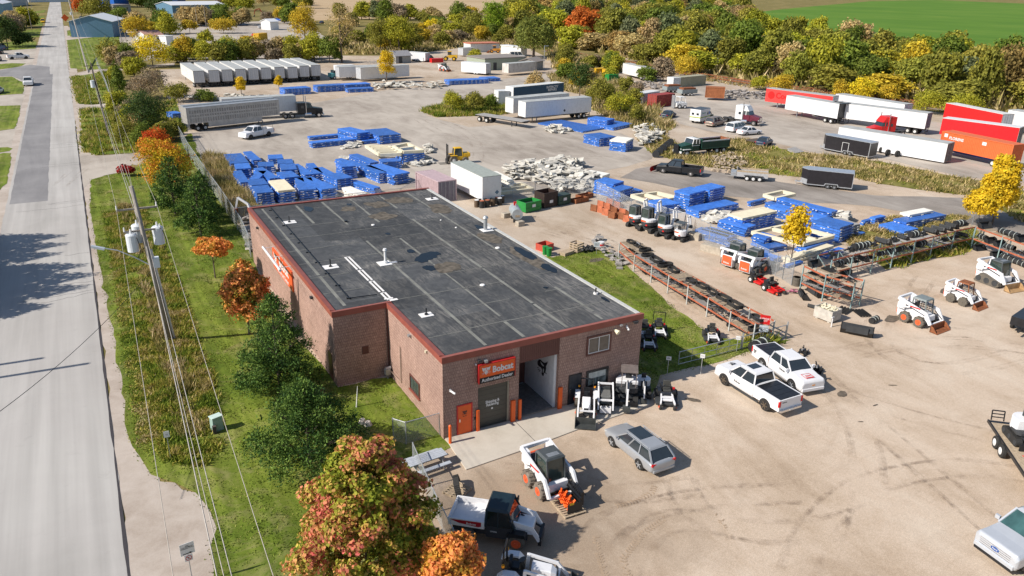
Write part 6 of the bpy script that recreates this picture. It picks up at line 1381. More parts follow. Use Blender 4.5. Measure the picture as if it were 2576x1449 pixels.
b=MB();b.loft([[(-.34,-.78,1.97),(.85,-.78,1.97),(.85,.78,1.97),(-.34,.78,1.97)],[(-.25,-.66,2.1),(.72,-.66,2.08),(.72,.66,2.08),(-.25,.66,2.1)]])
for sg in(-1,1):
    b.beam((-.32,sg*.83,1.1),(-.26,sg*.74,2.0),.08);b.beam((.3,sg*.83,1.1),(.3,sg*.75,2.0),.06);b.beam((1.15,sg*.82,1.1),(.78,sg*.73,2.0),.08)
b.build('cab',mat('teal_black_cab',(.015,.03,.04),.35),e);B('mirror',black,e,(.9,.98,-1.05,-.85,1.5,1.75));B('mirror',black,e,(.9,.98,.85,1.05,1.5,1.75))
B('nose',mwhite,e,(1.0,1.95,-.55,.55,.75,1.1),bevel=.05)
for x,r_ in((-1.22,.4),(1.22,.4)):
    for sg in(-1,1):wheel(e,x,sg*.78,r_,.3,redor,0,tyre=dusty,rr=.66)
for sg in(-1,1):
    b=MB();b.beam((1.0,sg*.62,1.35),(1.9,sg*.55,1.15),.1,.24);b.beam((1.85,sg*.55,1.2),(2.3,sg*.5,.45),.1,.2);b.build('lift_arm',mwhite,e);b=MB();b.prism([(.75,.8),(.85,1.0),(1.6,1.0),(1.7,.8)],sg*.8-.18,sg*.8+.18);b.build('mudguard',black,e)
b=MB();b.beam((2.3,-.55,.45),(2.3,.55,.45),.16,.5);b.cyl((1.2,-.4,1.15),(2.25,-.35,.6),.05);b.cyl((1.2,.4,1.15),(2.25,.35,.6),.05);b.build('coupler',black,e);text('UW56',.12,white,e,face((.1,-.836,.82),(1,0,0)),.01,.002)
# compact tractors
def tractor(label,loc,rz,s=1.0,bkt=True,rims=None,hood=None):
    e=E('compact_tractor',label,'tractor',loc,rz,'white compact tractors');e.scale=(s,s,s);rims=rims or redor
    b=MB();b.loft([[(.1,-.3,.7),(.1,.3,.7),(.1,.27,1.2),(.1,-.27,1.2)],[(.9,-.28,.65),(.9,.28,.65),(.9,.24,1.12),(.9,-.24,1.12)],[(1.15,-.18,.68),(1.15,.18,.68),(1.12,.16,.98),(1.12,-.16,.98)]]);b.build('bonnet',hood or mwhite,e,bevel=.03)
    B('chassis',dkgrey,e,(-.9,1.1,-.18,.18,.35,.68));B('grille',black,e,(1.15,1.18,-.15,.15,.7,.92))
    for sg in(-1,1):
        wheel(e,-.75,sg*.62,.5,.36,rims,0,tyre=dusty,rr=.55);wheel(e,.75,sg*.55,.32,.24,rims,0,tyre=dusty,rr=.5)
        b=MB();b.prism([(-1.25,.85),(-1.0,1.1),(-.5,1.1),(-.28,.85),(-.34,.82),(-.55,1.02),(-.95,1.02),(-1.18,.82)],sg*.6-.17,sg*.6+.17);b.build('mudguard',mwhite,e)
        b=MB();b.beam((-.15,sg*.5,.5),(-.1,sg*.5,1.25),.12,.14);b.beam((-.12,sg*.5,1.22),(1.1,sg*.52,.95),.09,.13);b.beam((1.08,sg*.52,.98),(1.62,sg*.52,.3),.09,.13);b.build('loader_arm',mwhite,e)
    b=MB();b.beam((1.2,-.5,.75),(1.2,.5,.75),.09);b.build('cross_tube',mwhite,e)
    B('seat',black,e,(-.75,-.4,-.2,.2,.95,1.08),(-.82,-.7,-.2,.2,1.08,1.4));b=MB();b.cyl((-.2,0,1.1),(-.28,0,1.35),.03);b.cyl((-.28,0,1.33),(-.3,0,1.37),.17,n=12);b.build('steering_wheel',black,e)
    b=MB();b.tube([(-1.0,-.42,.8),(-1.0,-.42,1.95),(-1.0,.42,1.95),(-1.0,.42,.8)],.04);rb=b.build('roll_bar',black,e)
    for sg in(-1,1):b=MB();b.cyl((-1.0,sg*.52,1.3),(-1.0,sg*.52,1.4),.07,n=8);b.build('amber_light',amber,rb)
    if bkt:bucket(e,1.65,.03,1.35,mat('dark_bucket',(.05,.055,.055),.45,var=.2,dirt=.15),.5)
    return e
def aim(px,py,qx,qy):a,c=g(px,py),g(qx,qy);return math.atan2((c-a).y,(c-a).x)
c_=g(1473.3,1038);tractor('white compact tractor with a black front bucket, leftmost machine on the apron',Vector((c_.x,c_.y,.08)),aim(1474,1020,1472.5,1056),.95)
c_=g(1330,1476);tractor('white compact tractor with orange rims cut by the bottom edge, below the utility truck',c_,aim(1287,1472,1375,1484),1.1,bkt=True)
# stand on track loader
c_=g(1521,1026);e=E('mini_track_loader','small stand on track loader with a grey bonnet between white lift arms','track loader',(c_.x,c_.y,.08),aim(1521,1005,1523,1040))
for sg in(-1,1):
    crawler(e,-.65,.75,sg*.36,.22,.42,rubber);b=MB();b.beam((-.75,sg*.46,1.35),(.55,sg*.46,.95),.09,.14);b.beam((.52,sg*.46,.98),(.95,sg*.46,.3),.09,.14);b.build('lift_arm',mwhite,e)
b=MB();b.beam((-.7,-.42,1.32),(-.7,.42,1.32),.1);b.beam((.55,-.42,.8),(.55,.42,.8),.1);b.build('cross_tube',mwhite,e)
B('bonnet',mat('grey_bonnet',(.15,.15,.145),.6),e,(-.5,.4,-.32,.32,.4,1.0),bevel=.04);B('front_plate',mwhite,e,(.75,1.0,-.35,.35,.12,.5));B('control_panel',dkgrey,e,(-.72,-.5,-.3,.3,.7,1.15));b=MB();b.cyl((.7,-.12,.5),(1.0,-.12,.6),.05);b.cyl((.7,.12,.5),(1.0,.12,.6),.05);b.build('cylinder',dkgrey,e)
# excavators
def excavator(label,loc,rz,s=1.0,cab='cab',boom='up',house=0.0,group='compact excavators',rear='dark',seatc=None,blade=True,swing=0.0):
    e=E('mini_excavator',label,'excavator',loc,rz,group);e.scale=(s,s,s)
    for sg in(-1,1):crawler(e,-.95,.95,sg*.62,.32,.5,rubber)
    B('undercarriage',dkgrey,e,(-.5,.6,-.45,.45,.3,.6),(-.25,.25,-.25,.25,.6,.68))
    if blade:B('blade',black,e,(1.25,1.31,-.78,.78,.05,.4),(.6,1.25,-.5,-.42,.25,.33),(.6,1.25,.42,.5,.25,.33))
    H=Matrix.Rotation(house,4,'Z')
    def mb():b=MB();b.M=H;return b
    b=mb();pts=[(-.95*math.cos(a),.78*math.sin(a))for a in[R(-75+i*15)for i in range(11)]]+[(.55,.75),(.7,.55),(.7,-.55),(.55,-.75)]
    if rear=='dark':b.poly([(x*.98,y*.98)for x,y in pts],.72,1.08);b.build('engine_guard',dkgrey,e,bevel=.03);b=mb();b.poly(pts[:11]+[(.1,.76),(.1,-.76)],1.08,1.38);b.build('engine_cover',mwhite,e,bevel=.06)
    else:b.poly(pts[:11]+[(.2,.6),(.2,-.6)],.7,1.4);b.build('engine_cover',mwhite,e,bevel=.05);b=mb();b.poly([(x*.97,y*.97)for x,y in pts],.66,.8);b.build('platform',dkgrey,e)
    b=mb();b.cbox((-.93,.12,1.22),(.06,.5,.16));b.build('decal',redor,e);b=mb();b.cbox((-.95,-.25,.85),(.05,.2,.12));b.build('decal',red,e)
    if cab=='cab':
        b=mb();b.loft([[(-.45,-.1,1.1),(.62,-.1,.85),(.62,.74,.85),(-.45,.74,1.1)],[(-.42,-.06,2.3),(.45,-.06,2.3),(.45,.7,2.3),(-.42,.7,2.3)]]);b.build('windows',glassg,e)
        b=mb();b.loft([[(-.5,-.12,2.28),(.52,-.12,2.28),(.52,.76,2.28),(-.5,.76,2.28)],[(-.42,-.04,2.37),(.42,-.04,2.37),(.42,.68,2.37),(-.42,.68,2.37)]])
        for x,y in((-.46,-.1),(-.46,.74),(.0,.75),(.0,-.11)):b.beam((x,y,.9),(x+.02,y*.97,2.3),.07)
        for y in(-.1,.74):b.beam((.63,y,.85),(.47,y*.97,2.3),.07)
        b.build('cab',mat('slate_cab_roof',(.075,.085,.09),.45,var=.15),e)
    else:
        b=mb();b.cbox((-.02,.1,2.25),(1.15,1.15,.07))
        for x,y in((-.5,-.38),(-.5,.58),(.48,.58),(.48,-.38)):b.beam((x,y,1.0),(x,y,2.24),.05)
        b.build('canopy',seatc or mat('slate_cab_roof',(.075,.085,.09),.45,var=.15),e);b=mb();b.cbox((-.15,.1,1.3),(.4,.42,.12));b.cbox((-.34,.1,1.6),(.1,.42,.5));b.build('seat',black,e);b=mb();b.cbox((.35,.1,1.1),(.15,.5,.5));b.build('console',dkgrey,e)
    b=mb()
    if boom=='up':pts=[(.75,-.2,.85),(1.15,-.2,1.9),(.95,-.2,2.7)];ar=[(.95,-.2,2.75),(1.45,-.2,2.9),(1.75,-.2,1.7)]
    elif boom=='down':pts=[(.75,0,.85),(1.15,0,1.75),(1.75,0,1.5)];ar=[(1.75,0,1.55),(2.05,0,.55)]
    b.beam(pts[0],pts[1],.16,.24);b.beam(pts[1],pts[2],.15,.2);b.build('boom',mwhite,e)
    b=mb()
    for p,q in zip(ar[:-1],ar[1:]):b.beam(p,q,.12,.17)
    b.build('arm',mwhite,e);b=mb();b.cyl(Vector(pts[0])+Vector((.2,0,.1)),Vector(pts[1])+Vector((.12,0,0)),.045);b.cyl(Vector(pts[1])+Vector((-.1,0,.15)),Vector(ar[0])+Vector((0,0,.12)),.045);b.build('cylinder',black,e)
    b=mb();q=Vector(ar[-1]);P=[(q.x-.1,q.z),(q.x-.35,q.z-.25),(q.x-.1,q.z-.48),(q.x+.15,q.z-.42),(q.x+.1,q.z-.1)];b.prism(P,q.y-.25,q.y+.25);b.build('bucket',mat('dark_bucket',(.05,.055,.055)),e)
    return e
hz=aim(1703,612.9,1728.3,602)
for i,(px,py,s,lb,cb_,re)in enumerate([(1600,570,1.02,'first mini excavator of the row from the left, next to the stacked rusty buckets','cab','dark'),(1632,581,1.1,'second mini excavator of the row, between its two cabbed twins','cab','dark'),(1673,595,1.02,'third mini excavator of the row, glazed cab, beside the open canopy one','cab','dark'),(1712,604,.86,'small open canopy mini excavator at the right end of the row','canopy','white')]):
    excavator(lb,g(px,py),hz,s,cb_,'up',0,'row of excavators along the fence',re)
c_=g(1574,1003);excavator('tracked mini excavator with a dusty canopy, bucket resting on the apron',Vector((c_.x,c_.y,.08)),aim(1573,990,1574,1040),.95,'canopy','down',0,'excavators on the apron','dark',mat('dusty_canopy',(.17,.14,.13),.6,var=.2))
c_=g(1614,990);e=excavator('smallest mini excavator without a canopy, right of the dusty canopied one',Vector((c_.x,c_.y,.08)),aim(1612,975,1620,1024),.72,'canopy','down',0,'excavators on the apron','white')
for ch in list(KIDS[e.name]):
    if ch.name.startswith('canopy'):bpy.data.objects.remove(ch)
KIDS[e.name]=[]
# mowers
def mower(label,px,py,rz,col=None,rops=False,s=1.0,frame=None):
    c_=g(px,py);e=E('zero_turn_mower',label,'mower',c_,rz,'zero turn mowers');e.scale=(s,s,s);fr=frame or mwhite
    for sg in(-1,1):
        wheel(e,-.5,sg*.52,.3,.28,dkgrey if frame is None else white,0,tyre=rubber,rr=.5);wheel(e,.85,sg*.4,.17,.14,redor,0,tyre=rubber)
        b=MB();b.beam((-.2,sg*.3,.55),(.55,sg*.35,.42),.08,.1);b.beam((.55,sg*.35,.45),(.85,sg*.4,.38),.09,.09);b.beam((.85,sg*.4,.2),(.85,sg*.4,.42),.07);b.build('caster_arm',fr,e)
        b=MB();b.tube([(-.1,sg*.3,.8),(.1,sg*.25,1.1),(-.05,sg*.1,1.12)],.025);b.build('control_lever',black,e)
    B('deck',col or dkgrey,e,(-.15,.65,-.66,.66,.14,.3),bevel=.04);b=MB();b.beam((.3,-.36,.5),(.3,.36,.5),.12,.08);b.box(.0,.55,-.28,.28,.38,.43);b.build('footplate',fr,e)
    B('engine',black,e,(-.95,-.4,-.3,.3,.45,.85),bevel=.05);B('fender',black,e,(-.55,.0,-.52,-.3,.55,.72),(-.55,.0,.3,.52,.55,.72));B('fuel_cap',red,e,(-.45,-.3,.35,.48,.72,.8))
    B('seat',mat('seat_vinyl',(.06,.06,.055),.6),e,(-.35,.05,-.22,.22,.72,.84),(-.45,-.32,-.22,.22,.84,1.25),bevel=.03)
    if rops:b=MB();b.tube([(-.5,-.45,.6),(-.5,-.45,1.7),(-.5,.45,1.7),(-.5,.45,.6)],.03);b.build('roll_bar',black,e)
    return e
dn=aim(1650,830,1660,865)
mower('zero turn mower with a folded roll bar at the right end of the apron machines',1675,1012,aim(1668,985,1676,1030),s=1.12)
mower('zero turn mower with a tall upright roll bar on the side lawn',1657,842,dn,rops=True)
mower('mower tucked against the wall at the top left of the shaded trio',1621,845,dn)
mower('lower mower in the shade of the building wall on the side lawn',1630,872,dn)
mower('lone zero turn mower on the sunny lawn beside the track rack',1790,855,aim(1786,835,1796,866))
mower('left red mower with big wheels beside the skid steers',1910,712,aim(1905,710,1935,722),red,s=1.05,frame=red)
mower('right red mower beside the yellow lined rack corner',1945,734,aim(1938,730,1968,744),red,s=1.05,frame=red)
# red backed skid steers by the fence
hs=aim(1870,695,1912,678)
skid('left of the two orange backed skid steers parked by the chain link fence',None,None,1.1,at=(g(1848,668),hs),group='orange backed skid steers',bk=dkgrey)
skid('right of the two orange backed skid steers, next to the red mowers',None,None,1.1,at=(g(1892,684),hs),group='orange backed skid steers',bk=dkgrey)
gl_=mat('grey_canopy',(.2,.23,.23),.5,dirt=.2)
skid('old white skid steer with orange rims and a rusty bucket, oil stains around it',(2279.3,812),(2302.3,820.8),1.1,cab='mesh',bk=rust,group='used skid steers on the right lot',roofm=gl_,text_=False)
skid('small open skid steer with dusty wheels and pallet forks, above the orange rimmed one',(2394,761),(2415,768),.95,cab='mesh',bk=rust,rimm=dusty,group='used skid steers on the right lot',roofm=rust,text_=False)
skid('white tracked loader with a tan bucket at the right, near the racks',(2480,712),(2524,729),1.15,at=(g(2500,713),aim(2480,712,2535,733)),tracked=True,bk=mat('tan_bucket',(.4,.25,.12),.7,var=.25),group='used skid steers on the right lot',text_=False)
skid('small red and white loader in the far yard before the white camper',(1108,180),(1128,181),1.1,at=(g(1116,179),R(-60)),group=None,text_=False)
# yellow rough terrain forklift
o,rz=setg((1173,412.5),(1139,414.5),1.7);e=E('forklift','yellow rough terrain forklift with a black mast, beside the foam board frames','forklift',o,rz)
B('body',yellow,e,(-1.5,.7,-.55,.55,.55,1.15),(-1.75,-.7,-.6,.6,1.0,1.55),bevel=.06);greenhouse(e,-.6,.75,-.5,.6,1.15,2.35,.55,.5,yellow,(),glassg)
for sg in(-1,1):wheel(e,.85,sg*.72,.62,.42,offwhite,0,tyre=dusty,rr=.42);wheel(e,-.95,sg*.68,.5,.34,offwhite,0,tyre=dusty,rr=.42);B('mudguard',yellow,e,(.3,1.3,sg*.72-.22,sg*.72+.22,1.27,1.33))
b=MB()
for y in(-.35,.35):b.box(1.55,1.68,y-.06,y+.06,.15,2.9)
b.box(1.56,1.66,-.3,.3,2.75,2.85);b.box(1.56,1.66,-.3,.3,1.4,1.5);b.box(1.7,1.78,-.6,.6,.1,.7);b.build('mast',black,e);b=MB();b.box(1.78,2.9,-.45,-.33,.08,.13);b.box(1.78,2.9,.33,.45,.08,.13);b.build('fork',black,e)
# equipment trailer and excavator at the right edge
a_,b_2=g(2478,1085),g(2600,1275);dv=b_2-a_;rz=math.atan2(dv.y,dv.x);ln=dv.length;nr=Vector((math.cos(rz+PI/2),math.sin(rz+PI/2),0))
e=E('equipment_trailer','black equipment trailer with a timber deck at the right edge, ramps raised','trailer',a_+nr*1.15,rz)
b=MB()
for i in range(9):b.box(.3,ln,-1.1+i*.245,-1.1+i*.245+.235,.78,.84)
b.build('deck',wood,e);B('frame',black,e,(0,ln,-1.2,-1.11,.68,.86),(0,ln,1.11,1.2,.68,.86),(0,.28,-1.11,1.11,.68,.82));b=MB()
for y in(-1.0,.35):b.tube([(0,y,.85),(-.15,y,1.45),(-.15,y+.7,1.45),(0,y+.7,.85)],.04);b.beam((-.05,y,1.05),(-.05,y+.7,1.05),.05);b.beam((-.1,y,1.25),(-.1,y+.7,1.25),.05)
b.build('ramp',black,e)
for x in(1.9,2.85):
    for sg in(-1,1):wheel(e,x,sg*1.2,.4,.24,white,0)
b=MB();b.tube([(3.9,-.6,.87),(4.3,-.3,.9),(4.5,.1,.87)],.025);b.tube([(4.6,-.5,.87),(5.0,-.2,.9),(5.1,.3,.87)],.025);tag(b.build('ratchet_strap',red,e))
c_=e.matrix_basis@Vector((2.1,.0,.85));excavator('mini excavator with a glazed cab loaded on the equipment trailer at the right edge',c_,rz+R(5),1.0,'cab','down',0,None,'white')
c_=g(2574,838);e=E('dump_trailer','black tipping trailer cut by the right edge beside the used skid steers','trailer',c_,aim(2560,850,2600,820));B('tipper_body',black,e,(-.8,2,-.9,.9,.7,1.4));B('drawbar',black,e,(-1.6,-.8,-.08,.08,.5,.6));wheel(e,.4,-.95,.35,.22,white);wheel(e,.4,.95,.35,.22,white)
# far machines
def block_machine(label,px,py,rz,m,kind='loader',s=1.0):
    c_=g(px,py);e=E('excavator' if kind=='dig' else 'wheel_loader',label,'digger' if kind=='dig' else 'loader',c_,rz);e.scale=(s,s,s)
    if kind=='dig':
        for sg in(-1,1):crawler(e,-1.9,1.9,sg*1.1,.6,.9,rubber,lugs=False)
        B('house',m,e,(-1.9,1.2,-1.2,1.2,1.0,2.0));B('cab',glass,e,(.0,1.3,.3,1.2,1.6,2.9));b=MB();b.beam((1.0,0,1.6),(2.8,0,4.4),.4,.6);b.beam((2.8,0,4.4),(5.0,0,3.6),.35,.5);b.build('boom',m,e);b=MB();b.beam((5.0,0,3.8),(5.6,0,1.4),.3,.4);b.build('arm',m,e);bucket(e,5.2,.4,1.2,dkgrey,.9)
    else:
        B('body',m,e,(-2.6,.4,-.9,.9,1.0,2.0));B('cab',glass,e,(-.6,.7,-.7,.7,2.0,3.1));B('cab_roof',m,e,(-.7,.8,-.8,.8,3.1,3.25))
        for x in(-1.5,1.4):
            for sg in(-1,1):wheel(e,x,sg*1.0,.75,.5,m)
        b=MB();b.beam((.5,-.5,1.6),(2.6,-.5,.7),.2,.3);b.beam((.5,.5,1.6),(2.6,.5,.7),.2,.3);b.build('lift_arm',m,e);bucket(e,2.6,.1,2.5,rust,.9)
    return e
block_machine('red crawler excavator with a raised boom beyond the far parked cars',668,44,R(170),mat('rusty_red_paint',(.4,.08,.04),.6),'dig',1.2)
block_machine('yellow and black wheel loader with muddy bucket in the far yard',1132,153,R(150),yellow,'loader',.95)
block_machine('orange yellow digger standing on the red roofed shed line, near the willow',1244,133,R(160),mat('orange_yellow',(.7,.3,.03),.5),'loader',.8)
# ---------------------------------------------------------------- stacks of wrapped bundles
def pz(p,z):v=g(p[0],p[1],z);return Vector((v.x,v.y,0))
def cr(kx,x0,y0):
    """pixel of an enlarged crop -> pixel of the photograph"""
    return lambda p:((x0+p[0]/kx)*.670833,(y0+p[1]/kx)*.670833)
ORD=['topmost','second','third','fourth','fifth','sixth','seventh','eighth','ninth']
def stack(f,A,B_,Cc,n,desc,lay=.29,mats=None,base=0.0,jitter=.06,group='blue wrapped foam bundles',topm=None,gap=.06):
    z=base+n*lay;a,b_,c=pz(f(A),z),pz(f(B_),z),pz(f(Cc),z)
    ux=(b_-a);Wd=max(.5,ux.length);ux=ux.normalized();uy=Vector((-ux.y,ux.x,0));dp=(c-a).dot(uy);sg=1 if dp>0 else-1;Dp=max(.45,abs(dp))
    rz=math.atan2(ux.y,ux.x);cen=a+ux*Wd/2+uy*dp/2;proto=None
    for k in range(n):
        m=(topm if(k==0 and topm)else(mats or blue));top=z-k*lay;seed_=int(A[0]+A[1]*3+k*17);r=random.Random(seed_)
        dx,dy=r.uniform(-jitter,jitter),r.uniform(-jitter,jitter);wv=Wd*(1-.03*r.random());dv_=Dp*(1-.03*r.random())
        b=MB();h2=lay-gap
        if m is blue and wv>1.5: # two or three boards wrapped side by side
            q=2;
            for j in range(q):xx=-wv/2+wv*j/q;b.box(xx,xx+wv/q-.012,-dv_/2,dv_/2,0,h2-(.012 if j else 0))
        else:b.box(-wv/2,wv/2,-dv_/2,dv_/2,0,h2)
        o=b.build('wrapped_bundle' if m is blue else 'foam_board_bundle',m,None);o.location=(cen.x+dx,cen.y+dy,top-lay+gap);o.rotation_euler=(0,0,rz+r.uniform(-.03,.03))
        tag(o,'%s %s of %s'%(ORD[min(k,8)],'blue bundle' if m is blue else 'pale foam slab',desc),'bundle',group)
        b=MB();nb=max(2,int(wv/1.1))
        for j in range(nb):
            xx=-wv/2+.15+(wv-.5)*j/(nb-1)+r.uniform(-.08,.08);ov=r.uniform(.02,.12);b.box(xx,xx+r.uniform(.2,.5),-dv_/2-ov,dv_/2+ov*.5,-gap+.002,-.002)
        for j in range(max(2,int(dv_/1.2))):yy=-dv_/2+.2+r.random()*(dv_-.5);b.box(-wv/2-r.uniform(.02,.1),wv/2+.02,yy,yy+.2,-gap+.003,-.003)
        tag(b.build('spacer',foamw,o,bevel=-1))
        if r.random()<.7:
            b=MB()
            for j in range(max(1,int(wv/1.3))):xx=-wv/2+wv*(j+.5)/max(1,int(wv/1.3));b.box(xx-.08,xx+.08,-dv_/2-.006,-dv_/2-.001,h2*.35,h2*.65)
            b.build('paper_tag',white,o,bevel=-1)
f1=cr(3.3895,820,540)
L1=[((480,625),(700,605),(435,530),6,'nearest stack by the fence, left end of the blue field'),((425,528),(640,508),(388,450),6,'stack behind the nearest left one'),((388,446),(512,446),(342,337),5,'narrow stack in the second column of the blue field'),
  ((285,490),(395,480),(222,340),5,'leftmost tall stack beside the weeds'),((218,318),(415,305),(180,250),5,'stack with a crumpled wrap near the left back corner'),((155,250),(390,230),(110,125),4,'back left corner stack with loose white boards'),
  ((440,205),(550,195),(385,90),4,'farthest narrow stack of the blue field'),((495,285),(705,275),(480,230),4,'crumpled stack right of the farthest narrow one'),((655,440),(775,425),(565,290),5,'long stack in the middle of the left columns'),
  ((635,190),(825,180),(618,138),3,'low back stack of the third column'),((755,250),(955,240),(730,195),4,'second stack of the third column'),((800,330),(1005,318),(765,255),5,'third stack of the third column'),((840,430),(1035,408),(805,350),5,'fourth stack of the third column'),
  ((1105,392),(1215,380),(1005,250),4,'left half of the paired long stack at the back'),((1222,377),(1330,368),(1118,245),4,'right half of the paired long stack at the back'),((750,597),(965,575),(685,460),6,'front stack with a cream slab on top'),
  ((1020,585),(1245,570),(930,435),5,'wide front stack behind the roof edge, left one'),((1305,580),(1500,550),(1150,410),5,'wide front stack behind the roof edge, right one'),((1400,415),(1530,398),(1295,290),4,'stack left of the two tall ones'),
  ((1500,452),(1710,422),(1462,370),5,'tall stack above the foam board pile'),((1570,292),(1755,275),(1505,230),6,'tall back stack at the right of the blue field'),((2045,372),(2150,357),(1925,235),5,'long narrow stack left of the widest one'),
  ((1905,310),(1985,295),(1700,150),3,'low pale stack under clear film'),((1925,240),(2035,225),(1830,110),4,'film covered stack touching the cream frame'),((2225,392),(2425,357),(2080,240),5,'widest stack right of the blue field, before the container'),((1985,565),(2065,548),(1845,430),3,'low narrow stack beside the bins')]
for a,b_,c,n,d in L1:stack(f1,a,b_,c,n,d,topm=cream if 'cream slab' in d else None)
f2=cr(4.4414,1100,440)
for a,b_,c,n,d in[((310,430),(1045,355),(295,395),3,'long low stack in the middle of the gravel'),((270,330),(840,280),(252,308),2,'short slab row behind the long low stack'),((1055,268),(1275,237),(912,162),6,'tallest stack of the back pair'),((1430,307),(1800,272),(1300,195),5,'broad flat topped stack right of the tallest one'),
        ((1825,628),(2190,590),(1790,560),5,'stack under the right cream frame'),((1175,395),(1400,372),(1150,350),2,'low stack at the foot of the tallest one'),((1490,745),(1800,722),(1440,690),4,'stack under the left cream frame')]:stack(f2,a,b_,c,n,d)
f3=cr(4.025,2220,620)
for a,b_,c,n,d in[((310,285),(480,237),(112,200),6,'fence corner stack with a white sheet on top'),((430,390),(640,325),(345,322),5,'square stack beside the fence corner one'),((640,400),(770,375),(600,350),3,'low stack right of the square one'),((1480,440),(1720,372),(1302,367),7,'left tower of the twin towers behind the excavators'),((1780,377),(2015,315),(1602,310),7,'right tower of the twin towers behind the excavators'),
        ((1620,695),(2215,567),(1470,620),3,'long flat stack before the twin towers'),((1020,612),(1330,575),(985,512),4,'wrapped pile behind the glazed excavators'),((2040,1100),(2195,1040),(1805,905),3,'strip stack along the fence, left part'),((2150,1185),(2290,1150),(2040,1110),2,'strip stack along the fence, right part'),((1700,1000),(1790,960),(1640,935),2,'small stack behind the concrete block')]:stack(f3,a,b_,c,n,d)
f4=cr(3.68,2600,680)
for a,b_,c,n,d,tm,base in[((680,512),(1150,405),(525,440),6,'big pile with a long cream slab, left of the sapling',cream,0),((730,640),(860,600),(450,500),4,'front steps of the big pile',None,0),((1740,520),(1880,475),(1190,300),4,'slanting long stack behind the sapling',None,0),((1905,420),(1990,395),(1300,185),4,'long slab stack along the far side',None,.3),((2030,640),(2225,575),(1640,545),6,'lettered block stack at the right end',None,0),
        ((780,290),(1010,240),(765,270),2,'small stack at the upper left',None,0),((1130,330),(1240,300),(1010,290),3,'crumpled stack under the cream ring',None,0),((990,790),(1130,750),(800,735),4,'notched stack beside the fence sheet',None,0),((470,765),(610,722),(262,612),3,'long strip stack inside the fence',None,0),((570,870),(680,840),(530,812),2,'low strip stack inside the fence',None,0),((1090,1075),(1200,1040),(805,925),2,'flat stack behind the orange backed loaders',None,0),
        ((1330,1075),(1950,890),(1290,1020),2,'cream beams before the sapling',cream,0),((1310,1175),(1530,1105),(1275,1140),1,'blue strip at the foot of the rack corner',None,0),((1860,1010),(2110,930),(1800,965),2,'slab stack left of the long rack',None,0),((1540,930),(1930,800),(1470,870),2,'drooping wrapped slabs in front',None,.2),((1050,930),(1300,880),(950,850),2,'low slabs under the sapling',None,0),((1600,720),(1800,680),(1400,600),2,'slabs inside the cream ring',None,0),((2300,740),(2390,700),(2240,690),1,'loose slab in the weeds at the right',None,0)]:stack(f4,a,b_,c,n,d,topm=tm,base=base,mats=cream if d.startswith('cream beams')else None,jitter=.12)
f5=cr(3.481,3100,740)
for a,b_,c,n,d in[((1040,330),(1570,225),(960,262),3,'right pile with chalk writing, by the rack fence'),((1000,445),(1190,400),(775,325),2,'low bundles at the left foot of the right pile'),((640,275),(780,240),(622,240),3,'small stack left of the right pile'),((500,312),(600,287),(482,290),2,'smallest stack in the grass')]:stack(f5,a,b_,c,n,d,jitter=.1)
o=[x for x in C.objects if x.get('label','').startswith('topmost blue bundle of right pile')][0]
ym=min(v.co.y for v in o.data.vertices);text('PBM 5612',.3,foamw,o,face((-.2,ym-.005,.01),(1,0,0)),.02,.004)
stack(f5,(1080,232),(1390,168),(980,190),1,'right pile, lying tilted on the blue ones',base=.87,mats=foamw)
f0=lambda p:(1288+p[0]/4,p[1]/4)
for a,b_,c,n,d in[((720,1325),(945,1285),(520,1195),1,'flat sheet in the middle yard, by the cream beam'),((960,1212),(1035,1192),(862,1160),5,'stepped stack of the middle yard'),((1020,1285),(1225,1240),(1010,1205),2,'low stack right of the stepped one'),((880,1392),(1050,1372),(762,1345),5,'left stack before the scrap boards of the middle yard'),((1150,1425),(1225,1387),(1055,1372),6,'white topped stack of the middle yard')]:stack(f0,a,b_,c,n,d,topm=foamw if 'white topped' in d else None)
fa=lambda p:(644+p[0]/4,p[1]/4)
for a,b_,c,n,d in[((285,897),(555,880),(250,878),5,'leftmost stack of the far row'),((612,868),(890,853),(605,850),5,'second stack of the far row'),((900,855),(1158,838),(888,838),4,'third stack of the far row'),((922,897),(1188,885),(915,882),3,'low stack before the third one of the far row'),((1945,812),(2345,795),(1925,795),4,'long far stack with white beams on top'),((2300,790),(2460,785),(2340,768),3,'end stack right of the white beams')]:stack(fa,a,b_,c,n,d)
stack(lambda p:(p[0]/4,p[1]/4),(1735,1145),(1835,1135),(1720,1120),4,'stack peeping out behind the livestock trailer')
# cream frames
def frame(label,corners,z,th=.35,rungs=2,f=f2,wdt=.4,m=cream):
    P=[pz(f(p),z)for p in corners];o0=(P[0]+P[1]+P[2]+P[3])/4;P=[p-o0 for p in P];b=MB()
    def bar(a,c):d=(c-a);s=Vector((-d.y,d.x,0)).normalized()*wdt/2;b.poly([a-s,c-s,c+s,a+s],z-th,z)
    bar(P[0],P[1]);bar(P[2],P[3])
    b2=MB();b,bb=b2,b
    def bar2(a,c,zz=0):d=(c-a);s=Vector((-d.y,d.x,0)).normalized()*wdt/2;bb.poly([a-s,c-s,c+s,a+s],z-th+.003,z-.003+zz)
    bar2(P[1],P[2]);bar2(P[3],P[0])
    for i in range(rungs):t=(i+1)/(rungs+1);bar2(P[0]+(P[3]-P[0])*t,P[1]+(P[2]-P[1])*t)
    o=bb.build('foam_surround',m,None,bevel=-1);o.location=o0;tag(o,label,'frame','cream foam frames');return o
frame('cream ladder shaped foam frame on the blue stacks, left of its neighbour',[(1440,600),(1790,590),(1600,470),(1210,455)],1.75,.45,3)
frame('cream two window foam frame beside the ladder shaped one, by the forklift',[(1830,560),(2160,540),(1900,420),(1670,470)],1.9,.4,1)
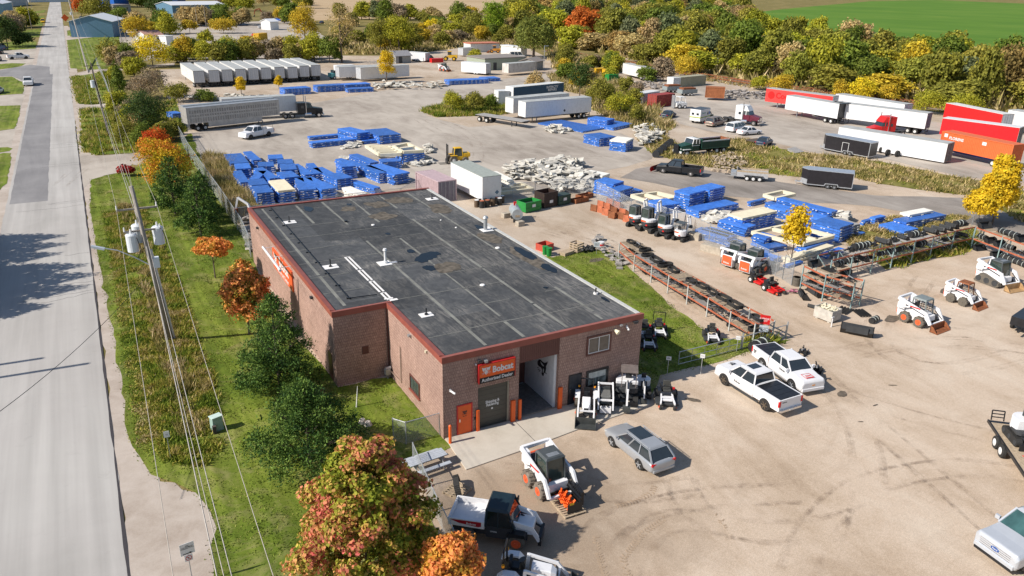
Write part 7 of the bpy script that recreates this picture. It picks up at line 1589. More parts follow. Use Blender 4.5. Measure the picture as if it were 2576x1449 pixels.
frame('large cream open frame behind the glazed excavators',[(600,440),(880,540),(1300,470),(985,395)],1.0,.4,1,f3)
frame('cream ring frame at the far corner of the central pile',[(980,175),(1130,222),(1400,165),(1230,122)],1.5,.35,0,f4)
frame('large cream ring frame behind and right of the sapling',[(820,690),(1500,850),(1930,740),(1330,580)],1.2,.35,1,f4)
f8=cr(2.0222,1560,600)
frame('cream frame lying behind the short white trailer',[(640,240),(885,212),(800,170),(640,185)],.8,.4,1,f8)
# heaps of broken white boards
def heap(name,poly,n,m,size=(.3,1.3),hz=.9,seed=1,z0=0,flat=.35):
    r=random.Random(seed);P=[g(*p)for p in poly];xs=[p.x for p in P];ys=[p.y for p in P];b=MB();cx,cy=sum(xs)/len(xs),sum(ys)/len(ys);k=0;PP=[(p.x,p.y)for p in P]
    while k<n:
        x,y=r.uniform(min(xs),max(xs)),r.uniform(min(ys),max(ys))
        if not inside(PP,np.array([x]),np.array([y]))[0]:continue
        e_=min(((x-a)**2+(y-c)**2)**.5 for a,c in PP);z=r.random()*hz*min(1,.25+e_*.35);s=r.uniform(*size)
        b.cbox((x,y,z+.1),(s,s*r.uniform(.35,.9),r.uniform(.06,.22)),r.uniform(0,3.1),r.uniform(-flat,flat),r.uniform(-flat,flat));k+=1
    o=b.build(name,m,None,bevel=-1);tag(o,kind='stuff');return o
sc_m=mat('scrap_foam',(.55,.525,.47),.9,var=.35,scale=1.0,dirt=.5)
heap('broken_foam_heap',[f8(p)for p in[(690,70),(780,45),(960,40),(1240,30),(1255,90),(1310,130),(1400,230),(1380,250),(1200,240),(1060,270),(1000,200),(860,160),(700,150)]],620,sc_m,(.5,1.6),1.3,2)
heap('scrap_board_heap',[(1288+x/4,y/4)for x,y in[(1220,1310),(1400,1290),(1520,1350),(1510,1420),(1300,1449+40),(1240,1400)]],130,sc_m,(.5,1.5),1.2,3)
heap('scrap_boards',[(1288+x/4,y/4)for x,y in[(340,1290),(430,1265),(600,1320),(560,1350),(380,1340)]],60,sc_m,(.4,1.5),.5,4)
heap('scrap_boards',[f2(p)for p in[(900,450),(1150,350),(1170,420),(1100,500),(820,540),(800,510)]],60,sc_m,(.3,1.3),.5,5)
heap('scrap_boards',[f2(p)for p in[(1820,720),(2100,690),(2330,700),(2320,780),(2060,830),(1840,800)]],80,sc_m,(.3,1.3),.5,6)
heap('scrap_boards',[f2(p)for p in[(800,690),(980,665),(990,710),(830,725)]],25,sc_m,(.3,1.1),.3,7)
heap('scrap_boards',[f2(p)for p in[(2170,500),(2300,500),(2320,600),(2200,610)]],40,sc_m,(.3,1.0),.8,8)
heap('scrap_boards',[f4(p)for p in[(150,540),(280,450),(430,420),(480,520),(300,600)]],60,sc_m,(.5,1.6),.7,9)
heap('scrap_boards',[f4(p)for p in[(1850,560),(2060,510),(2230,560),(2050,600)]],25,sc_m,(.5,1.5),1.9,10)
heap('scrap_boards',[(644+x/4,y/4)for x,y in[(1180,850),(1450,850),(1700,870),(1900,850),(1890,890),(1500,910),(1200,905)]],90,sc_m,(.4,2.0),1.0,11)
heap('scrap_boards',[(x/4,y/4)for x,y in[(1900,985),(2400,960),(2750,975),(2740,1000),(2300,1010),(1900,1010)]],70,sc_m,(.5,2.0),.4,12)
heap('yard_junk',[(1288+x/4,y/4)for x,y in[(2130,930),(2550,950),(2540,1000),(2130,1000)]],130,mat('junk_mix',(.3,.27,.25),.7,var=.7,scale=.8),(.3,1.6),1.0,13)
heap('yard_junk',[(1288+x/4,y/4)for x,y in[(1200,830),(1560,850),(1700,900),(1650,930),(1300,880)]],90,mat('junk_mix'),(.3,1.8),.8,14)
heap('dirt_mound_rubble',[(1785,400),(1850,392),(1880,415),(1850,440),(1790,432)],220,mat('rubble_soil',(.4,.32,.23),.95,var=.4),(.1,.5),.9,15)
heap('metal_scrap',[(612,500),(625,515),(640,600),(634,640),(628,620),(605,530)],60,mat('junk_mix'),(.3,1.2),.7,16)
heap('stone_rubble',[(1500,590),(1552,640),(1580,670),(1560,680),(1520,640),(1490,620)],60,mat('grey_rubble',(.32,.3,.28),.9,var=.3),(.2,.7),.3,17)
for i,(p,q)in enumerate([((f1((1740,560))),'grey foam board pile behind the roof edge')]):
    pass
stack(f1,(1790,640),(1905,620),(1740,520),5,'grey pile behind the roof edge',mats=foamw,jitter=.15,group='pale foam slabs')
stack(f3,(150,160),(265,120),(0,60),4,'cream white pile left of the fence corner stack',mats=foamw,jitter=.05,group='pale foam slabs')
stack(f5,(300,370),(440,350),(285,250),4,'grey square pile in the grass',mats=greywood,jitter=.05,group='pale foam slabs')
stack(f8,(700,150),(745,145),(692,75),6,'thin pile at the left end of the scrap heap',mats=foamw,jitter=.12,group='pale foam slabs')
# ---------------------------------------------------------------- behind the building: drums, skips, tank, blocks
def put(o,px,py,rz=0,z=0):v=g(px,py);o.location=(v.x,v.y,z);o.rotation_euler=(0,0,rz);return o
dcols=[('white',white),('white',white),('orange',rustor),('black',black),('orange',rustor),('white',white),('black',black),('orange',rustor),('white',white),('white',white)]
for i,(px,py)in enumerate([(1199,521),(1205,516),(1212,523),(1219,516),(1226,521),(1233,514),(1240,518),(1249,513),(1257,516),(1263,510)]):
    cn,cm=dcols[i];b=MB();b.cyl((0,0,0),(0,0,.88),.29,n=14);
    for zz in(.3,.6):b.cyl((0,0,zz-.015),(0,0,zz+.015),.305,n=14)
    o=b.build('steel_drum',mat('drum_black',(.03,.03,.03),.5)if i%3 else mat('drum_brown',(.12,.08,.05),.6),None);put(o,px,py)
    b=MB();b.cyl((0,0,.881),(0,0,.9),.28,n=14);b.build('lid',cm,o)
    tag(o,'%s lidded steel drum, %s in the row at the end of the short white trailer'%(cn,['first','second','third','fourth','fifth','sixth','seventh','eighth','ninth','tenth'][i]),'drum','steel drums')
c_=g(1297,555);e=E('fuel_tank','grey horizontal cylindrical fuel tank on concrete blocks, with a red pump','tank',c_,aim(1285,530,1305,565));
tg=mat('tank_grey',(.38,.42,.44),.4,.2);b=MB();b.cyl((-1.2,0,1.05),(1.2,0,1.05),.62,n=20);b.build('tank',tg,e,smooth=False);b=MB();b.box(-.8,-.65,-.4,.4,0,.6);b.box(.65,.8,-.4,.4,0,.6);b.build('stand',dkgrey,e);B('pump',red,e,(-.7,-.45,-.15,.15,1.66,2.05));b=MB();b.cyl((0,0,1.6),(0,0,2.0),.05);b.build('vent_pipe',tg,e);B('label_plate',wood,e,(1.205,1.22,-.25,.25,.75,1.0))
def cblock(label,px,py,rz,s=(1.2,.6,.6),z=0):
    b=MB();b.box(-s[0]/2,s[0]/2,-s[1]/2,s[1]/2,0,s[2],(.03,.03,.03,.03));o=b.build('concrete_block',concrete,None,bevel=.02);put(o,px,py,rz,z);return tag(o,label,'concrete block','concrete blocks')
ab=aim(1703,612.9,1728.3,602)-PI/2
for px,py,rz,s,lb in[(1272,547,.1,(.9,.7,.55),'concrete block left of the fuel tank'),(1308,568,.1,(.9,.7,.55),'concrete block in front of the fuel tank'),(1616,558,ab,(1.5,.7,.7),'concrete block above the rusty buckets, below the fence'),(1746,602,ab,(1.4,.7,.75),'concrete block right of the open canopy excavator'),(1790,635,ab,(2.3,.75,.75),'long weathered concrete block between excavators and orange backed loaders'),(1620,578,ab,(1.2,.6,.6),'pale concrete block behind the rusty buckets'),(1925,672,ab,(2.6,.7,.7),'concrete block behind the orange backed loaders at the fence foot')]:cblock(lb,px,py,rz,s)
def skip_bin(label,px,py,rz,m,L=2.0,W=1.5,H=1.3,open_=True,tagc=white,fill=None,lidm=None):
    c_=g(px,py);e=E('waste_skip',label,'dumpster',c_,rz,'waste skips behind the building');t=.06
    B('shell',m,e,(-L/2,L/2,-W/2,-W/2+t,.1,H),(-L/2,L/2,W/2-t,W/2,.1,H),(-L/2,-L/2+t,-W/2+t,W/2-t,.1,H),(L/2-t,L/2,-W/2+t,W/2-t,.1,H),(-L/2+t,L/2-t,-W/2+t,W/2-t,.1,.2),(-L/2-.04,L/2+.04,-W/2-.04,-W/2,H-.12,H),(-L/2-.04,L/2+.04,-W/2-.05,-W/2-.001,.45,.55))
    if not open_:B('lid',lidm or mat('black_green_lid',(.04,.06,.05),.5),e,(-L/2,L/2,-W/2,W/2,H,H+.06))
    else:B('rubbish',fill or rust,e,(-L/2+t,L/2-t,-W/2+t,W/2-t,.2,H*.65))
    B('notice',tagc,e,(-.25,.3,-W/2-.06,-W/2-.052,.6,.95));return e
rb_=aim(1298,535,1345,525);skip_bin('bright green waste skip with a yellow stripe, lid thrown open',1330,529,rb_,greenp,2.4,1.7,1.25,True,white,dkgrey)
skip_bin('tall dark brown rusty waste skip between the two green ones',1373,518,rb_,mat('dark_brown_skip',(.035,.022,.018),.6,dirt=.35),2.2,1.8,1.9)
skip_bin('small dark green lidded waste skip right of the tall brown one',1411,513,rb_,dgreen,2.0,1.3,1.2,False)
for px,py,lb,m in[(1458,508,'flat rusty steel skip bucket right of the dark green dumpster',rust),(1470,498,'rusty steel frame bucket behind the flat one',rust)]:
    b=MB();b.box(-1.1,1.1,-.5,-.45,0,.6);b.box(-1.1,1.1,.45,.5,0,.5);b.box(-1.1,-1.05,-.45,.45,0,.55);b.box(1.05,1.1,-.45,.45,0,.55);b.box(-1.05,1.05,-.45,.45,0,.06);o=b.build('steel_bucket',m,None);put(o,px,py,rb_);tag(o,lb,'bucket','rusty buckets')
for i,(px,py)in enumerate([(1498,530),(1512,533),(1527,540),(1543,548),(1515,520),(1531,526),(1548,536),(1538,514),(1556,522),(1565,550),(1580,557),(1570,540),(1586,548)]):
    b=MB();b.prism([(-.35,.7),(-.4,0),(.3,0),(.5,.25),(.45,.3),(.25,.06),(-.32,.06),(-.29,.7)],-.4,.4)
    for y in(-.4,.36):b.prism([(-.35,.7),(-.4,0),(.3,0),(.5,.25)],y,y+.04)
    o=b.build('digger_bucket',rustor if i%3 else rust,None);put(o,px,py,ab-PI/2+PI,.0 if i<9 else 0);o.scale=(1.15,)*3;tag(o,'%s rusty orange digger bucket, %s from the left in the %s row'%(['narrow','wide','scuffed'][i%3],['first','second','third','fourth'][min(3,[0,1,2,3,0,1,2,0,1,2,3,2,3][i])],'front' if i in(0,1,2,3,9,10)else 'rear'),'bucket','rusty digger buckets left of the excavators')
# corner of the side lawn: red crate, green bins, wooden crate, sign
b=MB();b.box(-.7,.7,-.6,-.55,0,.7);b.box(-.7,.7,.55,.6,0,.7);b.box(-.7,-.65,-.55,.55,0,.7);b.box(.65,.7,-.55,.55,0,.7);b.box(-.65,.65,-.55,.55,0,.05);o=b.build('steel_crate',mat('faded_red',(.5,.08,.05),.6,dirt=.2),None);put(o,1370,628,.25);tag(o,'open faded red steel crate at the roof edge by the green bins','crate')
for px,py,lb in[(1371,640,'left green plastic bin before the red crate'),(1381,644,'right green plastic bin before the red crate')]:
    b=MB();b.cyl((0,0,0),(0,0,.8),.24,.29,n=12);b.cyl((0,0,.8),(0,0,.86),.31,n=12);o=b.build('waste_bin',greenp,None);put(o,px,py);tag(o,lb,'bin','green bins')
b=MB()
for z in(.05,.3,.55,.8):
    for y in(-.55,.52):b.box(-.5,.5,y,y+.03,z,z+.14)
    for x in(-.53,.5):b.box(x,x+.03,-.52,.52,z,z+.14)
for x in(-.5,.45):
    for y in(-.5,.45):b.box(x,x+.06,y,y+.06,0,.98)
o=b.build('wooden_crate',wood,None,bevel=-1);put(o,1450,632,.3);tag(o,'slatted wooden crate at the far end of the side lawn','crate')
e=E('engine_parts','heap of black engine parts between the wooden crate and the small sign','parts',g(1478,632));b=MB();r=random.Random(3)
for i in range(26):b.cbox((r.uniform(-.9,.9),r.uniform(-.4,.4),r.uniform(.1,.5)),(r.uniform(.1,.4),.2,.2),r.random()*3,r.random())
b.build('metal_parts',dkgrey,e,bevel=-1)
def signpost(label,px,py,lines,h=1.4,w_=.45,hh=.3,m=None,tm=None,rz=None,size=.1,px2=None):
    c_=g(px,py);v=CAM-c_;rz=math.atan2(v.y,v.x)+PI/2 if rz is None else rz
    e=E('sign',label,'sign',c_,rz,'small signs');b=MB();b.box(-.02,.02,-.0,.04,0,h-.02);b.build('post',galv,e);B('board',m or white,e,(-w_/2,w_/2,-.02,-.002,h-hh,h))
    if lines:text(lines,size,tm or blk,e,face((0,-.022,h-size*1.25-(hh-size*1.2*(1+lines.count(chr(10))))/2+.02),(1,0,0)),.01,.001)
    return e
signpost('small white sign with dark print between the engine parts and the red bucket',1500,640,'PARTS\nONLY',1.3,.6,.5,mat('pale_blue_sign',(.5,.55,.6),.5),size=.16)
b=MB();b.cyl((0,0,0),(0,0,.6),.28,.32,n=12);o=b.build('bucket',white,None);put(o,1512,622);tag(o,'round white bucket with a red band behind the small sign','bucket');b=MB();b.cyl((0,0,.2),(0,0,.4),.32,n=12);b.build('band',red,o)
b=MB();b.box(-.7,.7,-.4,.4,0,.35);o=b.build('timber_box',wood,None);put(o,1425,640,.3);tag(o,'low brown timber box lying before the slatted crate','box')
# ---------------------------------------------------------------- attachment racks
r_teal=mat('faded_teal_post',(.25,.36,.36),.6,dirt=.25);r_white=mat('pale_post',(.5,.52,.5),.6,dirt=.2);r_beam=mat('faded_orange_beam',(.42,.12,.06),.65,var=.2,dirt=.25)
def rubber_track(name='rubber_track',L=1.5,h=.28,w=.42,m=None):
    b=MB();n=28;ro,ri=w,w-.09;P=[]
    for i in range(n):
        a=2*PI*i/n;cx=(L/2-w)*(1 if math.cos(a)>0 else-1);co,si=math.cos(a),math.sin(a)
        P.append([(cx+ro*co,ro*si,0),(cx+ro*co,ro*si,h),(cx+ri*co,ri*si,h),(cx+ri*co,ri*si,0)])
    P.append(P[0]);b.loft(P,cap=False)
    for i in range(n):a=2*PI*(i+.5)/n;cx=(L/2-w)*(1 if math.cos(a)>0 else-1);b.cbox((cx+(ro+.015)*math.cos(a),(ro+.015)*math.sin(a),h/2),(.03,.07,h*.95),rz=a)
    return b.build(name,m or rubber,None,bevel=-1)
blkst=mat('black_steel',(.025,.026,.028),.5,var=.3,dirt=.12)
def proto_track():return rubber_track()
def proto_bucket():
    e=E('bucket_attachment',None,'bucket',(0,0,0));b=MB();P=[(-.35,.6),(-.45,.3),(-.3,.03),(.35,0),(.38,.04),(-.25,.1),(-.38,.33),(-.3,.6)];b.prism(P,-.75,.75)
    for y in(-.75,.71):b.prism([(-.35,.6),(-.45,.3),(-.3,.03),(.35,0),(.0,.5)],y,y+.04)
    b.build('shell',blkst,e,bevel=-1);B('coupler_plate',dkgrey,e,(-.5,-.44,-.5,.5,.2,.55));return e
def proto_roll():
    e=E('strapped_roll',None,'roller',(0,0,0));b=MB();b.cyl((-.7,0,.35),(.7,0,.35),.34,n=12)
    for i in range(6):x=-.65+i*.26;b.cyl((x,0,.35),(x+.05,0,.35),.37,n=12)
    b.build('drum',blkst,e,bevel=-1);b=MB()
    for x in(-.3,.3):b.cyl((x,0,.35),(x+.04,0,.35),.385,n=12)
    b.build('strap',mat('pale_strap',(.5,.55,.52),.6),e,bevel=-1);return e
def proto_frame():
    e=E('steel_attachment',None,'attachment',(0,0,0));b=MB();r=random.Random(4)
    for i in range(7):b.beam((r.uniform(-.7,.7),r.uniform(-.4,.4),r.uniform(.05,.2)),(r.uniform(-.7,.7),r.uniform(-.4,.4),r.uniform(.2,.6)),.07)
    b.box(-.6,.6,-.35,-.25,.05,.15);b.box(-.6,.6,.25,.35,.05,.15);b.box(-.1,.1,-.3,.3,.1,.4);b.build('frame',blkst,e,bevel=-1);b=MB();b.cyl((-.3,0,.5),(.35,.05,.35),.06);b.build('hydraulic_motor',midgrey,e);return e
def proto_auger():
    e=E('auger_row',None,'auger',(0,0,0));b=MB()
    for j in range(4):
        y=-.36+j*.24;b.cyl((-.7,y,.12),(.7,y,.12),.03,n=6)
        for i in range(8):x=-.6+i*.16;b.cyl((x,y,.12),(x+.03,y,.12),.1,n=8)
    b.build('flights',blkst,e,bevel=-1);return e
PT={}
def item(kind,loc,rz,label,group,s=1.0):
    group=group or 'rubber tracks on pallets'
    if kind not in PT:
        o={'track':proto_track,'bucket':proto_bucket,'roll':proto_roll,'frame':proto_frame,'auger':proto_auger}[kind]();PT[kind]=o
        if kind=='track':o['category']='rubber track'
    else:o=dup(PT[kind])
    o.location=loc;o.rotation_euler=(0,0,rz);o.scale=(s,s,s);o['label']=label;o['group']=group;return o
NAMES={'track':'black rubber track loop','bucket':'black steel bucket','roll':'strapped black roller','frame':'tangled black attachment frame','auger':'row of black auger flights','pallet':'bare grey pallet'}
def rack(label,rname,pts,depth,levels,postm,H=None,seed=1,items=('track',),shelf_items=('frame','bucket','auger'),side=None,endpts=True,ground=True,dens=.85):
    """pts: seen feet of the front posts; depth away from the camera"""
    P=[g(*p)for p in pts];o0=P[0].copy();d=(P[-1]-P[0]).normalized();s=Vector((-d.y,d.x,0));s=s if s.dot(CAM-o0)<0 else-s
    if side:s=-s
    e=E('storage_rack',label,'rack',o0,0,'attachment storage racks');H=H or levels[-1]+.05;r=random.Random(seed);rz=math.atan2(d.y,d.x)
    for p in P:
        q=p-o0
        for k in(0,1):b=MB();a=q+s*depth*k;b.beam(a,a+Vector((0,0,H)),.09,.09);b.build('post',postm,e)
        b=MB();b.beam(q+Vector((0,0,.3)),q+s*depth+Vector((0,0,levels[0])),.04);b.beam(q+Vector((0,0,levels[0])),q+s*depth+Vector((0,0,H-.1)),.04);b.build('brace',postm,e)
    for li,z in enumerate(levels):
        for a,c in zip(P[:-1],P[1:]):
            for k in(0,1):
                b=MB();b.beam(a-o0+s*depth*k+Vector((0,0,z))+d*.05,c-o0+s*depth*k+Vector((0,0,z))-d*.05,.06,.13);b.build('beam',r_beam,e)
            L=(c-a).length;b=MB();nb=int(L/.17)
            if r.random()<.75:
                for i in range(nb):
                    if r.random()<.8:q=a-o0+d*(.1+i*.17);b.beam(q+Vector((0,0,z+.08))+s*.02,q+s*(depth-.02)+Vector((0,0,z+.08)),.11,.025)
                b.build('shelf_slats',wood if r.random()<.6 else greywood,e,bevel=-1)
    lv=list(enumerate(levels));lv=([(-1,-.1)]if ground else[])+lv;nlev=len(levels)
    for li,z in lv:
        for bi,(a,c)in enumerate(zip(P[:-1],P[1:])):
            L=(c-a).length;nn=max(1,int(L/1.05))
            for i in range(nn):
                if r.random()>(dens if li>=0 else dens*.6):continue
                top=li==nlev-1;kind=r.choice(items if top else shelf_items);q=a+d*(L*(i+.5)/nn)+s*depth*.5
                lvname='top shelf' if top else('ground' if li<0 else('lower shelf' if li==0 else 'middle shelf'))
                nth='%s bay, %s place'%(['first','second','third','fourth','fifth','sixth','seventh','eighth'][bi],['left','middle','right','far right'][min(3,i)])
                item(kind,q+Vector((0,0,z+.1)),rz+r.uniform(-.15,.15)+(PI/2 if kind=='track' and r.random()<.3 else 0),'%s on the %s %s, %s'%(NAMES[kind],rname,lvname,nth),'attachments stored on the racks',r.uniform(.75,1.0)if top else r.uniform(.65,.9))
    return e
rack('long low rack of pale posts and orange beams with rubber tracks, beside the lawn','lawn side rack',[(1556,650),(1594,684),(1637,711),(1679,738),(1727,766),(1777,797),(1833,833),(1893,866)],1.8,[.75,1.65],r_white,1.7,3,('track','track','track','track','frame'),('frame','auger','track','frame'))
rack('long rack with teal posts full of buckets and rollers, along the yard fence','fence rack',[(2082,716),(2134.5,702),(2189,688),(2239.5,675),(2290.6,663),(2337,651),(2390,636),(2441,625)],1.5,[1.1,2.35],r_teal,2.4,5,('roll','bucket','roll','frame','bucket'),('bucket','frame','auger','roll'))
rack('three level rack end standing out towards the wooden bin','short rack',[(2012,730),(2067,758),(2139,777)],1.3,[.7,1.5,2.3],r_teal,2.4,7,('auger','frame','bucket'),('auger','auger','frame'))
rack('rack with teal posts at the right edge, beyond the yellow tree','right edge rack',[(2442,626),(2508,652),(2580,680),(2660,712)],1.2,[1.1,2.35],r_teal,2.4,9,('roll','roll','bucket'),('roll','bucket','frame'))
# beside the short rack
f6=cr(1.95,2640,860)
b=MB();b.box(-.75,.75,-.6,-.56,.12,.95);b.box(-.75,.75,.56,.6,.12,.95);b.box(-.75,-.71,-.56,.56,.12,.95);b.box(.71,.75,-.56,.56,.12,.95);b.box(-.71,.71,-.56,.56,.12,.75);b.box(-.6,-.4,-.55,.55,0,.12);b.box(.4,.6,-.55,.55,0,.12)
o=b.build('wooden_bin',mat('pale_grey_timber',(.5,.47,.42),.85,var=.15,dirt=.2),None);put(o,*f6((895,655)),rz=aim(*f6((815,640)),*f6((905,675))));tag(o,'pale square timber bin heaped with wood chips, before the short rack','bin')
o.scale=(1.1,1.1,1.1);b=MB();r=random.Random(8)
for i in range(60):b.cbox((r.uniform(-.6,.6),r.uniform(-.45,.45),.75+r.random()*.25),(.3,.12,.06),r.random()*3,r.uniform(-.4,.4))
b.build('wood_chips',cream,o,bevel=-1)
for px,py,k,rz,s,lb in[(1115,760,'bucket',.6,1.6,'large black grading attachment standing before the auger heap'),(1020,600,'auger',.3,1.1,'stack of rusty disc blades beside the timber bin'),(1150,620,'auger',1.2,1.1,'upright cluster of rusty auger bits behind the grading attachment'),(735,500,'bucket',-.6,1.0,'black bucket with red trim at the left foot of the short rack'),(820,480,'bucket',-.3,1.1,'wide black bucket under the short rack'),(800,575,'bucket',.4,.6,'small black bucket left of the timber bin'),(1240,680,'roll',.2,.7,'rusty brush roller lying right of the grading attachment')]:
    v=g(*f6((px,py)));item(k,Vector((v.x,v.y,0)),rz,lb,'attachments on the ground near the short rack',s)
b=MB();
for i in range(3):
    b.cyl((0,0,i*.28),(0,0,i*.28+.26),.38,n=16)
o=b.build('tyre_stack',dusty,None);put(o,*f6((672,410)));tag(o,'stack of three muddy tyres at the corner of the racks','tyre');b=MB();b.cyl((0,0,.8),(0,0,.82),.3,n=16);b.build('rim',redor,o)
b=MB();b.cyl((0,0,0),(0,0,.9),.05);b.box(-.12,.12,-.05,.05,.8,.9);o=b.build('marker_post',white,None);put(o,*f6((930,715)));tag(o,'short white marker post in front of the timber bin','post')
b=MB();r=random.Random(2)
for i in range(6):b.cbox((r.uniform(-.4,.4),r.uniform(-.3,.3),.25),(.7,.12,.06),r.random()*3,.3)
o=b.build('striped_cover',mat('red_blue_stripes',(.4,.1,.2),.6,var=.6,scale=4),None,bevel=-1);put(o,*f6((650,470)));tag(o,'red and blue striped cover lying right of the red mowers','cover')
for px,py,k,rz,s,lb in[(2845,1312,'roll',.2,1.25,'large strapped black roller behind the smaller white pickup'),(3010,1328,'frame',.3,.9,'black blade attachment right of the strapped roller'),(3062,1395,'frame',.5,1.0,'flat black hollow frame on the ground beside the smaller white pickup'),(2865+80,1350,'bucket',.2,.8,'black bucket behind the bonnet of the smaller white pickup')]:
    v=g(px*.670833,py*.670833);item(k,Vector((v.x,v.y,0)),rz,lb,'attachments beside the white pickups',s)
for i,(px,py)in enumerate([(2216,385),(2232,392),(2256,395),(2222,376)]):
    b=MB();b.cyl((0,-.16,.52),(0,.16,.52),.52,n=18);o=b.build('lorry_tyre',rubber,None);put(o,px,py,aim(2130,370,2373,413)+PI/2*.9);b=MB();b.cyl((0,-.17,.52),(0,.17,.52),.26,n=12);b.build('rim',dkgrey,o);tag(o,'%s upright lorry tyre leaning by the front white trailer'%['first','middle','nearest','rearmost'][i],'tyre','lorry tyres by the front white trailer')
b=MB();b.box(-1.1,1.1,-.9,.9,.3,.36);b.box(-1.0,-.9,-.8,.8,0,.3);b.box(.9,1.0,-.8,.8,0,.3);o=b.build('timber_platform',greywood,None);put(o,2000,382,.1);o.rotation_euler=(.25,0,.1);tag(o,'tilted grey timber platform left of the larger enclosed trailer','platform')
b=MB();b.box(-1.6,1.6,-1.0,1.0,.5,.56);o=b.build('rusty_platform',mat('brown_plate',(.1,.075,.06),.8),None);put(o,1900,360,.1);tag(o,'flat dark brown steel deck behind the white saloon car','platform')
for i in range(5):
    b=MB();b.cyl((0,-.3,.55),(0,.3,.55),.55,n=16,cap=True)
    for q in(-.3,0,.3):b.cyl((0,q-.03,.55),(0,q+.03,.55),.58,n=16)
    o=b.build('corrugated_pipe',mat('black_pipe',(.03,.032,.035),.35),None);p_=g(1650,396)+(g(1690,362)-g(1650,396))*(i/4.6);o.location=(p_.x,p_.y,0);d_=g(1690,362)-g(1650,396);o.rotation_euler=(0,0,math.atan2(d_.y,d_.x)-PI/2)
    tag(o,'%s ribbed section of the black pipe left of the dump truck'%['nearest','second','middle','fourth','farthest'][i],'pipe','black pipe sections')
b=MB();b.beam((0,0,.2),(5,.8,.2),.3);o=b.build('timber_beam',concrete,None);put(o,1770,358,0);tag(o,'pale concrete kerb beam lying in the weeds behind the dump truck','beam')
# near the building's front left: picnic table, pallet with a track, gate, fence, stakes
c_=g(1072,1150,.75);e=E('picnic_table','grey weathered picnic table in the shade of the large maple','picnic table',(c_.x,c_.y,0),aim(1030,1160,1110,1133))
for i in range(5):B('tabletop_board',mat('blue_grey_boards',(.42,.45,.5),.8,var=.12,scale=4),e,(-1.15,1.15,-.38+i*.155,-.38+i*.155+.145,.72,.76))
for sg in(-1,1):B('seat',mat('blue_grey_boards'),e,(-1.15,1.15,sg*.72-.13,sg*.72+.13,.43,.47))
for x in(-.8,.8):b=MB();b.beam((x,-.75,0),(x,-.2,.72),.05,.1);b.beam((x,.75,0),(x,.2,.72),.05,.1);b.beam((x,-.8,.41),(x,.8,.41),.05,.09);b.build('leg',greywood,e)
c_=g(1150,1236);pallet('pallet under the standing coiled rubber track near the utility truck',c_.copy(),.5,1.2,1.1,z=0)
t=item('track',Vector((c_.x-.1,c_.y,.2)),.9,'rubber track coiled upright on a pallet behind the utility truck',None,1.1);t.rotation_euler=(R(75),0,R(70))
link=bpy.data.materials.new('chain_link');_M['chain_link']=link;n,l,p=nodes(link);tc=n.new('ShaderNodeTexCoord')
def _diag(rot):
    mp=n.new('ShaderNodeMapping');mp.inputs['Rotation'].default_value=rot;l.new(tc.outputs['UV'],mp.inputs[0]);w_=n.new('ShaderNodeTexWave');w_.inputs['Scale'].default_value=4.5;w_.inputs['Distortion'].default_value=0;l.new(mp.outputs[0],w_.inputs['Vector']);q=n.new('ShaderNodeMath');q.operation='GREATER_THAN';l.new(w_.outputs['Fac'],q.inputs[0]);q.inputs[1].default_value=.93;return q.outputs[0]
mx_=n.new('ShaderNodeMath');mx_.operation='MAXIMUM';l.new(_diag((0,0,R(45))),mx_.inputs[0]);l.new(_diag((0,0,R(-45))),mx_.inputs[1])
p.inputs['Base Color'].default_value=(.42,.45,.47,1);p.inputs['Roughness'].default_value=.5;l.new(mx_.outputs[0],p.inputs['Alpha'])
def fence(label,pts,h=1.9,step=3.0,px=True,z=0,rail=True,m=None,post=None):
    P=[g(*q)if px else Vector((q[0],q[1],0))for q in pts];o0=P[0].copy();e=E('chain_link_fence',label,'fence',o0,0,'chain link fences');post=post or galv;k0=None
    for a,c in zip(P[:-1],P[1:]):
        a,c=a-o0,c-o0;L=(c-a).length;k=max(1,round(L/step))
        me=bpy.data.meshes.new('mesh');me.from_pydata([tuple(a+Vector((0,0,.03))),tuple(c+Vector((0,0,.03))),tuple(c+Vector((0,0,h))),tuple(a+Vector((0,0,h)))],[],[(0,1,2,3)]);me.materials.append(link)
        uv=me.uv_layers.new();
        for i,q in enumerate([(0,0),(L,0),(L,h),(0,h)]):uv.data[i].uv=q
        linkobj('mesh',me,e);b=MB();b.cyl(a+Vector((0,0,h)),c+Vector((0,0,h)),.028,n=6);b.build('top_rail',post,e)
        for i in range(k+1):
            q=a+(c-a)*(i/k)
            if i==0 and a.length>.01:continue
            if k0 is None:b=MB();b.cyl((0,0,0),(0,0,h+.05),.04,n=7);k0=b.build('post',post,e);k0.location=q
            else:kk=linkobj('post',k0.data,e);kk.location=q
    return e
fence('chain link fence running along the roadside behind the pines to the building corner',[(632,648),(612,600),(560,520),(520,462),(478,398),(452,350)],2.2,3.2)
fence('chain link fence between the back of the building and the blue field',[(600,560),(740,545),(880,523),(1010,508),(1064,478)],1.7,6)
fence('chain link fence behind the drums and skips',[(1290,500),(1400,488),(1500,486)],1.9,4)
fence('chain link fence behind the row of excavators and orange backed loaders',[(1500,500),(1585,545),(1720,585),(1850,645),(1950,695),(1968,703)],2.2,3.5)
fence('short chain link return beside the tyres at the rack corner',[(1968,703),(1990,718)],2.4,2)
fence('chain link fence behind the long fence rack',[(2090,690),(2240,655),(2400,612),(2440,585),(2460,560)],1.9,4)
fence('short chain link fence across the grass at the front left corner of the building',[(-.06,.5),(-3.3,-.2),(-3.5,-2.8)]and[(1106,1094),(1022,1118),(990,1108)],1.5,2.2)
fence('chain link fence running down between the large maple and the utility truck',[(1040,1168),(1092,1290),(1140,1390),(1170,1449)],1.4,2.6)
